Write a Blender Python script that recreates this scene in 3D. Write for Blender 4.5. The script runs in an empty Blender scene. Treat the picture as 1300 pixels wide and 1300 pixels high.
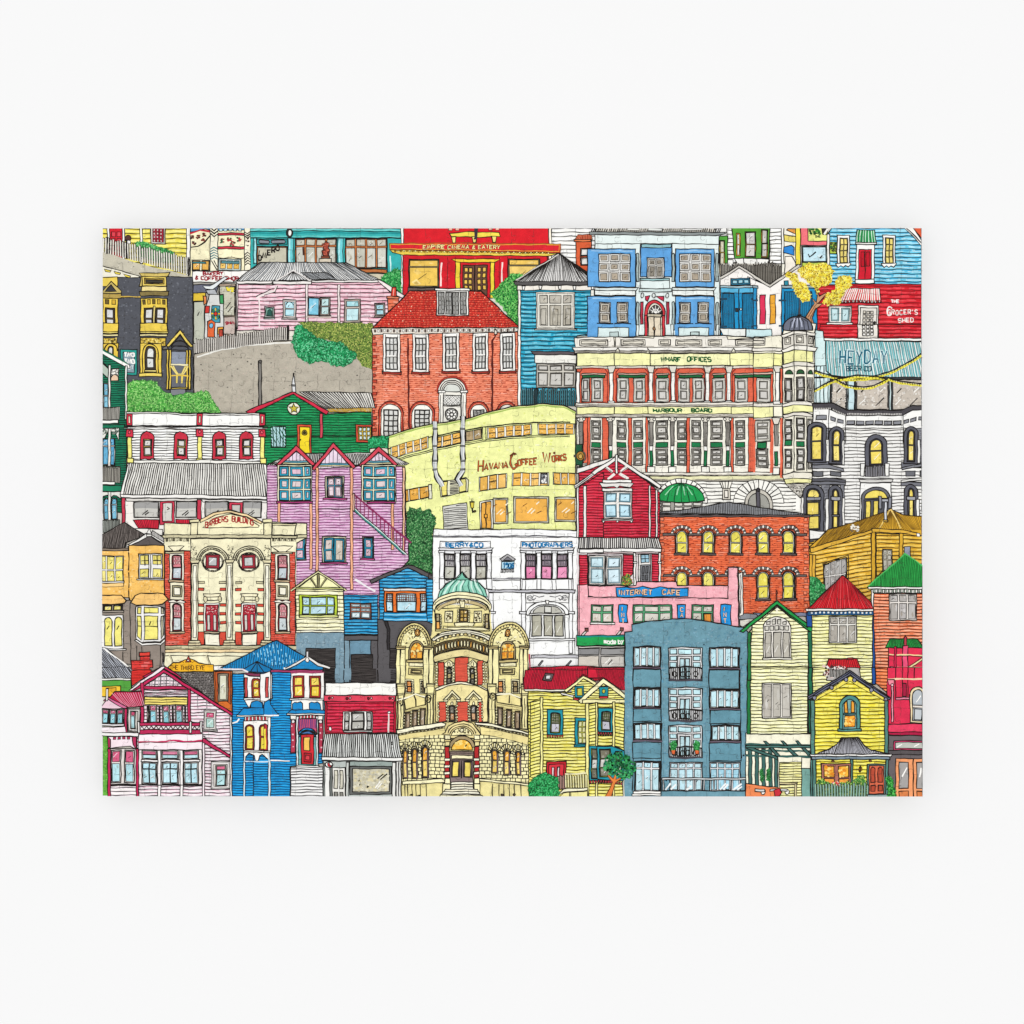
import bpy, math, random
from math import sin, cos, pi, hypot, atan2
random.seed(11)
RND = random.Random(5)
SC = bpy.context.scene
COL = SC.collection
PX = 0.00066                      # metres per unit of the print (the sheet is 686 x 475 mm)
CX, CY = 650.0, 650.0
BX0, BY0, BX1, BY1 = 130.5, 290.0, 1169.5, 1010.0
TOP = 0.0150                      # height of the printed face above the table
STEP = 0.000011
L_TOP, L_DOME = 232.0, .655
SEAM_A0, SEAM_A1 = .03, .50
K_LIGHT = 1.10                    # print colours are what the eye sees under this light: albedo = seen / K

INK = '#17120f'; W = '#fdfbf5'; CR = '#faf3d2'; GL = '#cfc9c0'; BL = '#b9e6f0'; YG = '#f6e678'; AM = '#f4bb55'
GR = '#9b9a97'; DG = '#55565a'; MG = '#77787a'

_cc = {}
def lin(h):
    if h in _cc: return _cc[h]
    v = [int(h[i:i+2], 16)/255 for i in (1, 3, 5)]
    r = [(c/12.92 if c <= .04045 else ((c+.055)/1.055)**2.4)/K_LIGHT for c in v]
    _cc[h] = r
    return r

def mixc(a, b, t):
    va = [int(a[i:i+2], 16) for i in (1, 3, 5)]; vb = [int(b[i:i+2], 16) for i in (1, 3, 5)]
    return '#%02x%02x%02x' % tuple(int(max(0, min(255, p+(q-p)*t))) for p, q in zip(va, vb))
def lt(c, t=.35): return mixc(c, '#ffffff', t)
def dk(c, t=.25): return mixc(c, '#000000', t)

# ---------------------------------------------------------------- printed parts
class Sheet:
    def __init__(s, name, label, parent):
        s.name, s.label, s.parent = name, label, parent
        s.v, s.f, s.c = [], [], []
SHEETS = []; STACK = []
def B(name, label=None):
    """start a printed part of the puzzle"""
    s = Sheet(name, label, None); SHEETS.append(s); STACK[:] = [s]
def S(name, label=None):
    s = Sheet(name, label, STACK[0]); SHEETS.append(s); STACK.append(s)
def E():
    STACK.pop()

# ---------------------------------------------------------------- frames: drawing units -> sheet units
OX, OY, K = 0, 0, 1
WARP = None
CO = [126, 336, 546, 756, 956]; RO = [284, 414, 554, 694, 850]
def at(c, r):
    global OX, OY, K, WARP
    OX, OY, K, WARP = CO[c], RO[r], 220/1300, None
def at2(x, y, w):
    global OX, OY, K, WARP
    OX, OY, K, WARP = x, y, w/1300, None
def warp(f=None):
    global WARP
    WARP = f
def quad(p00, p10, p11, p01):
    def f(u, v):
        u /= 100; v /= 100
        return tuple((1-u)*(1-v)*p00[i]+u*(1-v)*p10[i]+u*v*p11[i]+(1-u)*v*p01[i] for i in (0, 1))
    return f
def P(p):
    x, y = p
    if WARP: x, y = WARP(x, y)
    return (OX+x*K, OY+y*K)

def disp(p):
    x, y = p
    return (x+.30*sin(y*.23+1.7*sin(x*.05))+.16*sin(y*.61+x*.2), y+.32*sin(x*.19+1.3*sin(y*.06))+.17*sin(x*.53-y*.17))

def subdiv(pts, closed, step=5.0):
    out = []; n = len(pts)
    for i in range(n if closed else n-1):
        a, b = pts[i], pts[(i+1) % n]
        k = max(1, int(hypot(b[0]-a[0], b[1]-a[1])/step))
        for j in range(k):
            t = j/k; out.append((a[0]+(b[0]-a[0])*t, a[1]+(b[1]-a[1])*t))
    if not closed: out.append(pts[-1])
    return out

def clip(poly):
    if all(BX0 <= x <= BX1 and BY0 <= y <= BY1 for x, y in poly): return poly
    for ax, lim, sg in ((0, BX0, 1), (0, BX1, -1), (1, BY0, 1), (1, BY1, -1)):
        out = []; n = len(poly)
        for i in range(n):
            a, b = poly[i], poly[(i+1) % n]
            da, db = (a[ax]-lim)*sg, (b[ax]-lim)*sg
            if da >= 0: out.append(a)
            if (da >= 0) != (db >= 0):
                t = da/(da-db); out.append((a[0]+(b[0]-a[0])*t, a[1]+(b[1]-a[1])*t))
        poly = out
        if len(poly) < 3: return None
    return poly

GRID = {}; CELL = 3.0; MAXL = [0]
def emit(polys, jit=0.0):
    """polys: [(points in sheet units, colour)] all on one level above whatever was printed there before"""
    q = []
    for pts, c in polys:
        p = clip([disp(t) for t in pts])
        if p and len(p) >= 3: q.append((p, c))
    if not q: return
    cells = set()
    for p, c in q:
        xs = [t[0] for t in p]; ys = [t[1] for t in p]
        for i in range(int(min(xs)//CELL), int(max(xs)//CELL)+1):
            for j in range(int(min(ys)//CELL), int(max(ys)//CELL)+1): cells.add((i, j))
    L = max(GRID.get(k, 0) for k in cells)+1
    for k in cells: GRID[k] = L
    MAXL[0] = max(MAXL[0], L)
    s = STACK[-1]
    for j, (p, c) in enumerate(q):
        z = TOP+(L+(j % 8)/9)*STEP                  # strokes of one level may cross: never two faces in one plane
        col = lin(c); k = 1+RND.uniform(-jit, jit)
        b = len(s.v)
        s.v += [((x-CX)*PX, (CY-y)*PX, z) for x, y in p]
        s.f.append(tuple(range(b, b+len(p))))
        s.c.append((col[0]*k, col[1]*k, col[2]*k, 1))

def ribbon(pts, w, c, out, closed=False):
    """pts in sheet units -> quads of width w, a little uneven like a pen line"""
    if closed: pts = pts+[pts[0]]
    n = len(pts)
    if n < 2: return
    if c == INK: w = w*1.22+.06
    L = []; R = []; ph = RND.uniform(0, 9)
    for i in range(n):
        a = pts[i-1] if i else (pts[-2] if closed else pts[0]); b = pts[i+1] if i < n-1 else (pts[1] if closed else pts[-1])
        o = pts[i]
        d1 = (o[0]-a[0], o[1]-a[1]); d2 = (b[0]-o[0], b[1]-o[1])
        l1 = hypot(*d1) or 1e-9; l2 = hypot(*d2) or 1e-9
        if l1 < 1e-8: d1, l1 = d2, l2
        if l2 < 1e-8: d2, l2 = d1, l1
        nx, ny = -(d1[1]/l1+d2[1]/l2), d1[0]/l1+d2[0]/l2
        m = hypot(nx, ny)
        if m < .3: nx, ny, m = -d1[1]/l1, d1[0]/l1, 1
        h = w/2*min(1.6, 2/m)*(1+.22*sin(i*1.3+ph))
        nx, ny = nx/m*h, ny/m*h
        L.append((o[0]+nx, o[1]+ny)); R.append((o[0]-nx, o[1]-ny))
    for i in range(n-1): out.append(([L[i], L[i+1], R[i+1], R[i]], c))

def fill(pts, c): emit([(subdiv([P(p) for p in pts], True), c)], .01)
def outline(pts, w=.85, c=INK, closed=True):
    o = []; ribbon(subdiv([P(p) for p in pts], closed), w, c, o, closed); emit(o)
def poly(pts, c, w=.85, oc=INK):
    fill(pts, c)
    if w: outline(pts, w, oc)
def box(x0, y0, x1, y1): return [(x0, y0), (x1, y0), (x1, y1), (x0, y1)]
def rect(x0, y0, x1, y1, c, w=.85, oc=INK): poly(box(x0, y0, x1, y1), c, w, oc)
def line(*pts, w=.8, c=INK): outline(pts, w, c, False)
def lines(segs, w=.8, c=INK):
    o = []
    for s in segs: ribbon(subdiv([P(p) for p in s], False), w, c, o)
    emit(o)
def arc(cx, cy, rx, ry, a0=0, a1=360, n=None):
    n = n or max(8, int(abs(a1-a0)/14))
    return [(cx+rx*cos(math.radians(a0+(a1-a0)*i/n)), cy-ry*sin(math.radians(a0+(a1-a0)*i/n))) for i in range(n+1)]
def oval(cx, cy, rx, ry, c, w=.7, oc=INK): poly(arc(cx, cy, rx, ry, 0, 360, 14)[:-1], c, w, oc)

def inside(p, poly):
    x, y = p; r = False; n = len(poly)
    for i in range(n):
        (x1, y1), (x2, y2) = poly[i], poly[i-1]
        if (y1 > y) != (y2 > y) and x < (x2-x1)*(y-y1)/(y2-y1)+x1: r = not r
    return r
def spans(poly, ang, off):
    """pieces of the line at angle ang (deg) and offset off that lie inside poly (sheet units)"""
    a = math.radians(ang); c, s = cos(a), sin(a)
    q = [(x*c+y*s, -x*s+y*c) for x, y in poly]; t = []
    for i in range(len(q)):
        (x1, y1), (x2, y2) = q[i], q[i-1]
        if (y1 > off) != (y2 > off): t.append(x1+(x2-x1)*(off-y1)/(y2-y1))
    t.sort()
    return [(t[i], t[i+1]) for i in range(0, len(t)-1, 2)], lambda u, v: (u*c-v*s, u*s+v*c)
def rng(poly, ang):
    a = math.radians(ang); v = [-x*sin(a)+y*cos(a) for x, y in poly]
    return min(v), max(v)
def hatch(pts, ang, sp, w=.6, c=INK, wob=.35, dash=None, jit=.12, off0=.5):
    pl = [P(p) for p in pts]; sp *= K; lo, hi = rng(pl, ang); v = lo+sp*off0; o = []
    while v < hi-.15*sp:
        vv = v+RND.uniform(-jit, jit)*sp
        sps, back = spans(pl, ang, vv)
        for a, b in sps:
            if dash:
                u = a+RND.uniform(0, dash[1])
                while u < b:
                    e = min(b, u+RND.uniform(.4, 1.3)*dash[0]); ribbon([back(u, vv), back(e, vv)], w, c, o); u = e+RND.uniform(.4, 1.6)*dash[1]
                continue
            n = max(1, int((b-a)/6)); ph = RND.uniform(0, 6.3); f = RND.uniform(.12, .3)
            ribbon([back(a+(b-a)*i/n, vv+wob*sin(ph+f*(a+(b-a)*i/n))) for i in range(n+1)], w, c, o)
        v += sp
    emit(o)
def boards(pts, c, sp=22, lite=None, w=.7, ang=0, ow=.85, ink=INK, dark=None):
    """weatherboard wall: colour, lighter streaks along each board, ink lines"""
    fill(pts, c)
    hatch(pts, ang, sp, sp*K*.46, mixc(c, lite or lt(c, .35), .62), 0, (34, 6), .06, 1.0)
    hatch(pts, ang, sp, sp*K*.2, lite or lt(c, .4), 0, (12, 14), .06, 1.0)
    if dark: hatch(pts, ang, sp, sp*K*.26, dark, 0, (20, 8), .06, .72)
    hatch(pts, ang, sp, w+.12, ink, .35, None, .07)
    if ow: outline(pts, ow)
def brick(pts, c, sp=8, mort=None, dark=None, ow=.85):
    fill(pts, lt(c, .06))
    hatch(pts, 0, sp*2.7, sp*K*1.1, lt(c, .30), 0, (14, 18), .4)
    hatch(pts, 0, sp*1.9, .6, mort or dk(c, .38), .12)
    hatch(pts, 0, sp*1.9, .75, dark or dk(c, .5), 0, (4.0, 6), .3)
    hatch(pts, 0, sp*3.7, 1.0, dark or dk(c, .5), 0, (3.0, 22), .4)
    if ow: outline(pts, ow)
def slope(a, b0, b1, n, w=.7, c=INK, k=.5):
    """iron ribs of a pyramid roof: nearly parallel, ending on the hips"""
    o = []
    for i in range(1, n):
        t = (i+RND.uniform(-.15, .15))/n; bx, by = b0[0]+(b1[0]-b0[0])*t, b0[1]+(b1[1]-b0[1])*t
        e = b0 if bx < a[0] else b1; tx = a[0]+(bx-a[0])*k; q = (tx-a[0])/((e[0]-a[0]) or 1e-6); ty = a[1]+(e[1]-a[1])*q
        ribbon(subdiv([P((tx, ty)), P((bx, by))], False, 7), w, c, o)
    emit(o)
def fan(a0, a1, b0, b1, n, w=.6, c=INK):
    o = []
    for i in range(n+1):
        t = (i+RND.uniform(-.12, .12))/n; t = max(0, min(1, t))
        ribbon(subdiv([P((a0[0]+(a1[0]-a0[0])*t, a0[1]+(a1[1]-a0[1])*t)), P((b0[0]+(b1[0]-b0[0])*t, b0[1]+(b1[1]-b0[1])*t))], False, 7), w, c, o)
    emit(o)
def corr(a0, a1, b1, b0, c, n, w=.6, ink=INK, lite=None):
    fill([a0, a1, b1, b0], c)
    if hypot(a1[0]-a0[0], a1[1]-a0[1]) < .15*hypot(b1[0]-b0[0], b1[1]-b0[1]):
        if lite: slope(a0, b0, b1, n//3, .9, lite)
        slope(a0, b0, b1, int(n*.8), w, ink)
    else:
        if lite: fan(a0, a1, b0, b1, n//3, .8, lite)
        fan(a0, a1, b0, b1, int(n*.74), w, ink)
    outline([a0, a1, b1, b0])
def shade(x0, y0, x1, y1, c='#8f897e', w=.5, sp=4.5):
    """band of fine pen hatching"""
    hatch(box(x0, y0, x1, y1), 0, sp, w, c, .15, (22, 9), .3)
def fringe(x0, y0, x1, y1, h, n, c, w=.5, alt=None):
    """row of small blocks hanging along an edge (dentils, scallops)"""
    o = []
    for i in range(n):
        t = (i+.2)/n; t2 = (i+.75)/n
        a = (x0+(x1-x0)*t, y0+(y1-y0)*t); b = (x0+(x1-x0)*t2, y0+(y1-y0)*t2)
        o.append(([P(a), P(b), P((b[0], b[1]+h)), P((a[0], a[1]+h))], alt if alt and i % 2 else c))
    emit(o)
    if w:
        q = []
        for pl, _ in o: ribbon(pl, w, INK, q, True)
        emit(q)
def ruffle(pl, amp):
    out = []
    for p in subdiv(pl, True, 2.6): out.append((p[0]+RND.uniform(-amp, amp), p[1]+RND.uniform(-amp, amp)))
    return out
def bush(pts, c, cols, dens=.30, s=1.5, ruf=1.0, edge=None):
    pl = ruffle([P(p) for p in pts], ruf); emit([(pl, c)])
    xs = [p[0] for p in pl]; ys = [p[1] for p in pl]
    n = int((max(xs)-min(xs))*(max(ys)-min(ys))*dens)
    for layer in range(2):
        o = []
        for _ in range(n//2):
            p = (RND.uniform(min(xs), max(xs)), RND.uniform(min(ys), max(ys)))
            if not inside(p, pl): continue
            a = RND.uniform(0, 6.3); r = s*RND.uniform(.6, 1.3); cc = RND.choice(cols)
            b = (p[0]+r*cos(a), p[1]+r*sin(a)); m = ((p[0]+b[0])/2-.5*r*sin(a), (p[1]+b[1])/2+.5*r*cos(a))
            ribbon([p, m, b], s*.5, cc, o)
        emit(o)
    if edge: 
        o = []; ribbon(pl, .6, edge, o, True); emit(o)
def leaves(pts, cols, n, s):
    """loose dabs inside an outline, what is behind shows between them"""
    pl = [P(p) for p in pts]; xs = [p[0] for p in pl]; ys = [p[1] for p in pl]; o = []
    for _ in range(n):
        p = (RND.uniform(min(xs), max(xs)), RND.uniform(min(ys), max(ys)))
        if not inside(p, pl): continue
        a = RND.uniform(0, 6.3); r = s*RND.uniform(.6, 1.3)
        o.append(([(p[0]+r*cos(a+t), p[1]+r*sin(a+t)) for t in (0, 1.9, 2.9, 4.4)], RND.choice(cols)))
    emit(o)
def specks(pts, cols, n, s=.8):
    pl = [P(p) for p in pts]; xs = [p[0] for p in pl]; ys = [p[1] for p in pl]; o = []
    for _ in range(n):
        p = (RND.uniform(min(xs), max(xs)), RND.uniform(min(ys), max(ys)))
        if inside(p, pl):
            r = s*RND.uniform(.4, 1.2); o.append(([(p[0]+r*cos(t), p[1]+r*.8*sin(t)) for t in (0, 1.3, 2.5, 3.8, 5)], RND.choice(cols)))
    emit(o)

def win(x0, y0, x1, y1, fr=W, pane=GL, nx=1, ny=2, b=9, g=6, arch=0, cols=None, rows=None, ow=.8, pw=.65, name='window', tick=True, dbl=None, pi=INK, sill=0, inn=None):
    """a window with frame and panes; arch = rise of a round head"""
    if name: S(name)
    cx, hw = (x0+x1)/2, (x1-x0)/2
    def top(x, r=0):
        if not arch: return y0+r
        h = hw-r; t = max(-1, min(1, (x-cx)/max(h, .1)))
        return y0+r+(arch-(r if arch > r else 0))*(1-math.sqrt(max(0, 1-t*t)))
    def head(xa, xb, r): 
        if not arch: return [(xa, y0+r), (xb, y0+r)]
        n = max(3, int(10*(xb-xa)/(2*hw))); return [(xa+(xb-xa)*i/n, top(xa+(xb-xa)*i/n, r)) for i in range(n+1)]
    poly(head(x0, x1, 0)+[(x1, y1), (x0, y1)], fr, ow)
    if b >= 7 and x1-x0 > 38: outline(head(x0+b*.42, x1-b*.42, b*.42)+[(x1-b*.42, y1-b*.42), (x0+b*.42, y1-b*.42)], .38)
    C = cols or [1]*nx; R = rows or [1]*ny; sc, sr = sum(C), sum(R)
    iw, ih = x1-x0-2*b-g*(len(C)-1), y1-y0-2*b-g*(len(R)-1)
    py = y0+b; fl, ol, tk, hi = [], [], [], []
    for ri, r in enumerate(R):
        h = ih*r/sr; px = x0+b
        for ci, c in enumerate(C):
            w = iw*c/sc
            pc = pane[ri % len(pane)] if isinstance(pane, (list, tuple)) else pane
            cell = (head(px, px+w, b) if ri == 0 else [(px, py), (px+w, py)])+[(px+w, py+h), (px, py+h)]
            if ri == 0 and arch: cell = [(a, min(q, py+h)) for a, q in cell]
            cell = [P(p) for p in cell]
            fl.append((cell, mixc(pc, '#ffffff', RND.uniform(0, .18)) if RND.random() < .5 else mixc(pc, '#6a5f50', RND.uniform(0, .1)))); ribbon(cell, pw*(.72 if min(w, h) < 26 else 1), pi, ol, True)
            if dbl and w > 14 and h > 14:
                d = dbl; q = [P(p) for p in box(px+d, py+d+(3 if arch and ri == 0 else 0), px+w-d, py+h-d)]
                hi.append((q, inn or lt(pc, .45))); ribbon(q, pw*.75, pi, tk, True)
                if RND.random() < .5: ribbon([P((px+w*.4, py+h*.6)), P((px+w*.6, py+h*.45))], .5, INK, tk)
            elif tick and w > 10 and h > 14:
                mx, my = px+w*RND.uniform(.35, .6), py+h*RND.uniform(.35, .6); s = min(w, h)*.28
                for _ in range(3):
                    ax, ay, r = px+w*RND.uniform(.2, .8), py+h*RND.uniform(.15, .85), RND.uniform(.08, .2)
                    hi.append(([P((ax-w*r, ay)), P((ax, ay-h*r)), P((ax+w*r, ay+h*r*.4)), P((ax, ay+h*r))], mixc(pc, '#ffffff' if RND.random() < .7 else '#8a7a60', RND.uniform(.15, .35))))
                if RND.random() < .3: ribbon([P((mx-s, my+s)), P((mx+s, my-s))], .8, lt(pc, .8), hi)
                if RND.random() < .7: k = RND.uniform(.3, .9); ribbon([P((mx-s*k, my+s*.9)), P((mx+s*k, my-s*.2))], .45, INK, tk)
            px += w+g
        py += h+g
    emit(fl); emit(hi); emit(ol); emit(tk)
    if sill: rect(x0-sill, y1, x1+sill, y1+9, fr, ow)
    if name: E()

FONT = {k: v for k, v in (e.split('=') for e in (
 'A=06 20 46|14 34;B=06 00 30 41 42 33 03|33 44 45 36 06;C=41 30 10 01 05 16 36 45;D=06 00 20 41 45 26 06;E=40 00 06 46|03 33;F=40 00 06|03 33;'
 'G=41 30 10 01 05 16 36 45 43 23;H=00 06|40 46|03 43;I=20 26;J=40 45 36 16 05;K=00 06|40 03 46;L=00 06 46;M=06 10 25 30 46;N=06 00 46 40;'
 'O=10 30 41 45 36 16 05 01 10;P=06 00 30 41 42 33 03;Q=10 30 41 45 36 16 05 01 10|24 46;R=06 00 30 41 42 33 03|23 46;S=41 30 10 01 02 13 33 44 45 36 16 05;'
 'T=00 40|20 26;U=00 05 16 36 45 40;V=00 26 40;W=00 16 21 36 40;X=00 46|40 06;Y=00 23 40|23 26;Z=00 40 06 46;&=46 12 20 31 04 16 44;'
 '1=11 20 26;9=42 02 01 10 30 41 45 16;0=10 30 41 45 36 16 05 01 10;6=40 11 04 16 36 45 44 33 04;m=06 02 22 26|22 42 46;a=42 12 04 16 46|42 46;'
 "d=40 46 16 04 12 42;e=04 44 42 12 05 16 46;b=00 06 36 45 43 32 02;y=02 24 42|24 08;'=20 22").split(';'))}
def text(s, x, y, h, c=INK, w=.7, cw=None, gap=.35, up=None, base=None):
    """hand lettering in strokes; up(x) lifts the baseline along the word; base = (colour, width) drawn behind"""
    cw = cw or h*.62; out = []; px = x
    for ch in s:
        if ch != ' ' and ch in FONT:
            k = .25 if ch in "'" else 1.3 if ch in 'MW' else 1
            if ch == 'I': px -= cw*.28
            dx = RND.uniform(-.05, .05)*h
            for st in FONT[ch].split('|'):
                out.append([(px+int(t[0])/4*cw*k, y-h+int(t[1])/6*h+(up(px) if up else 0)+dx) for t in st.split()])
        px += cw*(1.3 if ch in 'MW' else .73 if ch == 'I' else .45 if ch in "' " else 1)+cw*gap
    if base:
        o = []
        for st in out: ribbon([P(p) for p in st], base[1], base[0], o)
        emit(o)
    o = []
    for st in out: ribbon([P(p) for p in st], w, c, o)
    emit(o)
def pickets(x0, y0, x1, y1, h, n, c=W, w=.5, pw=.5, name='fence', rail=True, h1=None):
    """row of pales whose feet run from (x0,y0) to (x1,y1)"""
    if name: S(name)
    if rail:
        for f in (.25, .75):
            line((x0, y0-h*f), (x1, y1-(h1 or h)*f), w=1.0, c=dk(c, .35))
    o = []; q = []; d = (x1-x0)/n; w *= .68; pw = max(pw, .64)
    for i in range(n+1):
        t = i/n; x = x0+(x1-x0)*t; y = y0+(y1-y0)*t; hh = h+((h1 or h)-h)*t; a = RND.uniform(-.08, .08)*h; r = d*pw/2
        pl = [P(p) for p in ((x-r, y), (x-r+a*.1, y-hh*.92+a), (x, y-hh+a), (x+r+a*.1, y-hh*.92+a), (x+r, y))]
        o.append((pl, c)); ribbon(pl[2:], w+.15, INK, q); ribbon(pl[:3], w*.7, '#5c554c', q)
    emit(o); emit(q)
    if name: E()
def vouss(cx, cy, r0x, r0y, r1x, r1y, n, c1, c2=W, a0=0, a1=180, w=.5):
    o = []; q = []
    for i in range(n):
        A, D = a0+(a1-a0)*i/n, a0+(a1-a0)*(i+1)/n
        pl = [P(p) for p in arc(cx, cy, r0x, r0y, A, D, 2)+arc(cx, cy, r1x, r1y, D, A, 2)]
        o.append((pl, c1 if i % 2 else c2)); ribbon(pl, w, INK, q, True)
    emit(o); emit(q)
def blocks(pts, c, rh=30, bw=44, w=.7):
    """ashlar courses"""
    fill(pts, c); pl = [P(p) for p in pts]; xs = [p[0] for p in pl]; lo, hi = rng(pl, 0); o = []; v = lo; r = 0; H = rh*K; BW = bw*K
    while v < hi:
        for y in (v,):
            for a, b in spans(pl, 0, y+.01)[0]: ribbon(subdiv([(a, y), (b, y)], False), w, INK, o)
        x = min(xs)+(BW/2 if r % 2 else 0)
        while x < max(xs):
            if inside((x, v+H*.5), pl): ribbon([(x, v), (x, min(hi, v+H))], w, INK, o)
            x += BW*RND.uniform(.85, 1.15)
        v += H; r += 1
    emit(o)
def zig(x0, x1, y0, dy, n, h, c=INK, w=.6):
    """stacked chevrons"""
    m = (x0+x1)/2
    lines([[(x0, y0+i*dy), (m, y0+i*dy-h), (x1, y0+i*dy)] for i in range(n)], w, c)
B('printed_sheet', 'cream paper face of the puzzle under the drawing')
fill([(BX0-9, BY0-9), (BX1+9, BY0-9), (BX1+9, BY1+9), (BX0-9, BY1+9)], '#f4efe2')
# ================================================================= top band, furthest houses first
B('yellow_house', 'yellow weatherboard house with a red door behind white pickets')
at(0, 0)
boards(box(20, 20, 662, 400), '#f5e765', 36, '#fbf29a', dark='#e6cf4a')
rect(305, 20, 324, 300, W)
rect(655, 20, 684, 400, W)
S('door'); rect(60, 20, 190, 330, W); rect(78, 20, 172, 330, '#d2202f')
for y in (60, 110, 165):
    for x in (92, 132): rect(x, y, x+28, y+36, '#e04450', .6)
E()
win(385, 10, 496, 152, '#f7f0e4', '#a81f33', 1, 1, 14, 4, name='window')
for i in range(3):
    for j in range(4): rect(408+i*25, 42+j*26, 420+i*25, 58+j*26, '#e9c8c2', .4)
oval(214, 112, 24, 24, '#5b3a33'); oval(219, 140, 16, 14, W, .5)
bush([(268, 140), (330, 128), (420, 165), (500, 190), (565, 225), (570, 260), (560, 300), (420, 290), (300, 240)], '#3f9a52', ['#2c7a3d', '#66c06c', '#8fd68a', '#1f5f30'], .5, 1.6)
B('hill_path', 'sandy grey path below the white picket fence')
poly([(20, 200), (180, 262), (330, 310), (520, 352), (700, 392), (700, 420), (20, 420)], '#c9c3b0', 0)
specks([(20, 220), (700, 395), (700, 415), (20, 415)], ['#a9a390', '#dcd7c8', '#8d8a80'], 160, .8)
B('picket_fence', 'white picket fence climbing beside the yellow house')
pickets(32, 215, 690, 388, 118, 36, '#f3efe2', .75, .42, None, True, 130)
line((60, 100), (60, 225), w=1.6); line((205, 120), (205, 265), w=1.8); line((672, 250), (672, 395), w=1.6)

B('striped_shop', 'cream shop front with stars, red bands and black chevrons')
rect(684, 20, 1135, 400, '#fbf3cb')
poly([(684, 20), (1130, 20), (1130, 45), (840, 52), (800, 40), (684, 62)], '#5b9fd0')
line((684, 72), (760, 48), (840, 62), w=2.2, c='#c8283e')
line((684, 176), (740, 172), (790, 140), (835, 85), w=1.4)
for x, y in ((700, 95), (740, 98), (782, 84), (712, 145), (782, 124)):
    specks(box(x-12, y-12, x+12, y+12), ['#7a2b22', '#3d2020'], 9, 1.6)
rect(832, 20, 890, 400, '#fbf5da', .8)
zig(835, 888, 75, -22, 3, -22, INK, 1.2); zig(835, 888, 190, 19, 5, 16, '#3f7f86', 1.2)
lines([[(840, 275), (885, 350)], [(860, 275), (888, 325)]], .9)
rect(890, 70, 1090, 86, '#d1374a'); rect(890, 172, 1090, 190, '#d1374a')
for x, y in ((920, 128), (975, 118), (1050, 116), (1000, 150)):
    specks(box(x-14, y-14, x+14, y+14), ['#7a2b22', '#b3303a', '#2f5a3a'], 10, 1.7)
for i in range(5): rect(900+i*36, 36, 924+i*36, 56, '#bfe0e6', .5)
rect(1090, 20, 1136, 400, '#fbf5da'); zig(1093, 1134, 60, 16, 3, -14, INK, 1.1); specks(box(1100, 110, 1122, 170), ['#3d2020'], 8, 1.5); zig(1093, 1134, 232, 20, 5, 16, INK, 1.0)
line((890, 255), (930, 262), (990, 250), (1060, 262), (1090, 256), w=.6)
win(696, 274, 828, 352, '#efe9c8', ['#f4bb55'], 2, 1, 6, 18, name='window'); rect(696, 286, 800, 300, '#3f7f86', .5)
win(895, 264, 1064, 352, '#dff0ea', ['#f2c159'], 3, 1, 14, 12, name='window'); rect(915, 280, 1050, 300, '#55888f', .5)
S('sign'); poly([(700, 358), (1140, 352), (1140, 440), (700, 440)], W)
text('BAKERY', 782, 386, 24, '#9a1f2e', 1.5, 19)
text('& COFFEE SHOP', 722, 422, 25, '#9a1f2e', 1.5, 20)
E()

B('teal_shop', 'teal shop front with brown timber windows')
at(0, 0)
rect(1136, 20, 1300, 400, '#35b2b1')
at(1, 0)
rect(-105, 20, 1030, 420, '#3ab5b3', 0)
for y, c in ((48, '#7fd8d2'), (72, '#1f8f93'), (98, '#69cfc8')): line((-105, y), (400, y-4), (1030, y+2), w=1.5, c=c)
line((-105, 60), (300, 54), (1028, 62), w=.8); line((-105, 108), (1028, 106), w=1.0); line((-105, 36), (1028, 38), w=.6)
for x in (-82, 175, 548): rect(x, 110, x+(40 if x > 0 else 22), 300, '#6fd0d6', .7); line((x+12, 120), (x+12, 290), w=1.6, c='#b9eef0')
rect(920, 110, 1028, 420, '#3ab5b3', .7); line((942, 240), (946, 400), w=1.5, c='#d7f6f4')
oval(188, 70, 26, 33, '#33302e'); oval(191, 70, 13, 23, W, .4)
S('sign'); rect(-62, 118, 168, 156, '#2d9ea0', .8)
for x0, x1 in ((-45, 38), (50, 155)): poly(arc(x1-12, 136, 12, 12, -90, 90)+arc(x0+12, 136, 12, 12, 90, 270), '#8a8f98', .8)
E()
win(-60, 170, 172, 320, '#b9794b', '#cdc8b2', 1, 1, 9, 4, tick=False)
line((-40, 200), (-40, 290), w=.7); text('OMERO', -48, 272, 38, INK, 1.4, 24, .3, up=lambda x: -.52*(x+48))
for x0, n, y1 in ((228, 4, 305), (604, 4, 335)):
    win(x0, 112, x0+312, y1, '#c4743f', ['#c9c5b4', '#d0cfc2'], n, 2, 8, 14, rows=[.34, 1], tick=True)
poly([(604, 335), (916, 345), (916, 372), (740, 364)], '#c4743f'); poly([(740, 372), (916, 378), (900, 420), (860, 420)], '#cfc7ae')
for x in (690, 765, 842): line((x, 320), (x, 342), w=.8)
line((290, 175), (292, 240), w=1.8, c='#4a2a20')
S('statue', 'dark red statue on a pale plinth'); rect(408, 262, 498, 300, '#d9cdb8'); rect(424, 244, 486, 262, '#8a4a35')
poly([(438, 244), (430, 205), (446, 190), (440, 150), (462, 135), (484, 150), (480, 185), (490, 200), (478, 244)], '#9c4333'); specks(box(432, 145, 486, 240), ['#4a1f1a', '#c96a50'], 40, 1.2)
E()

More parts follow.
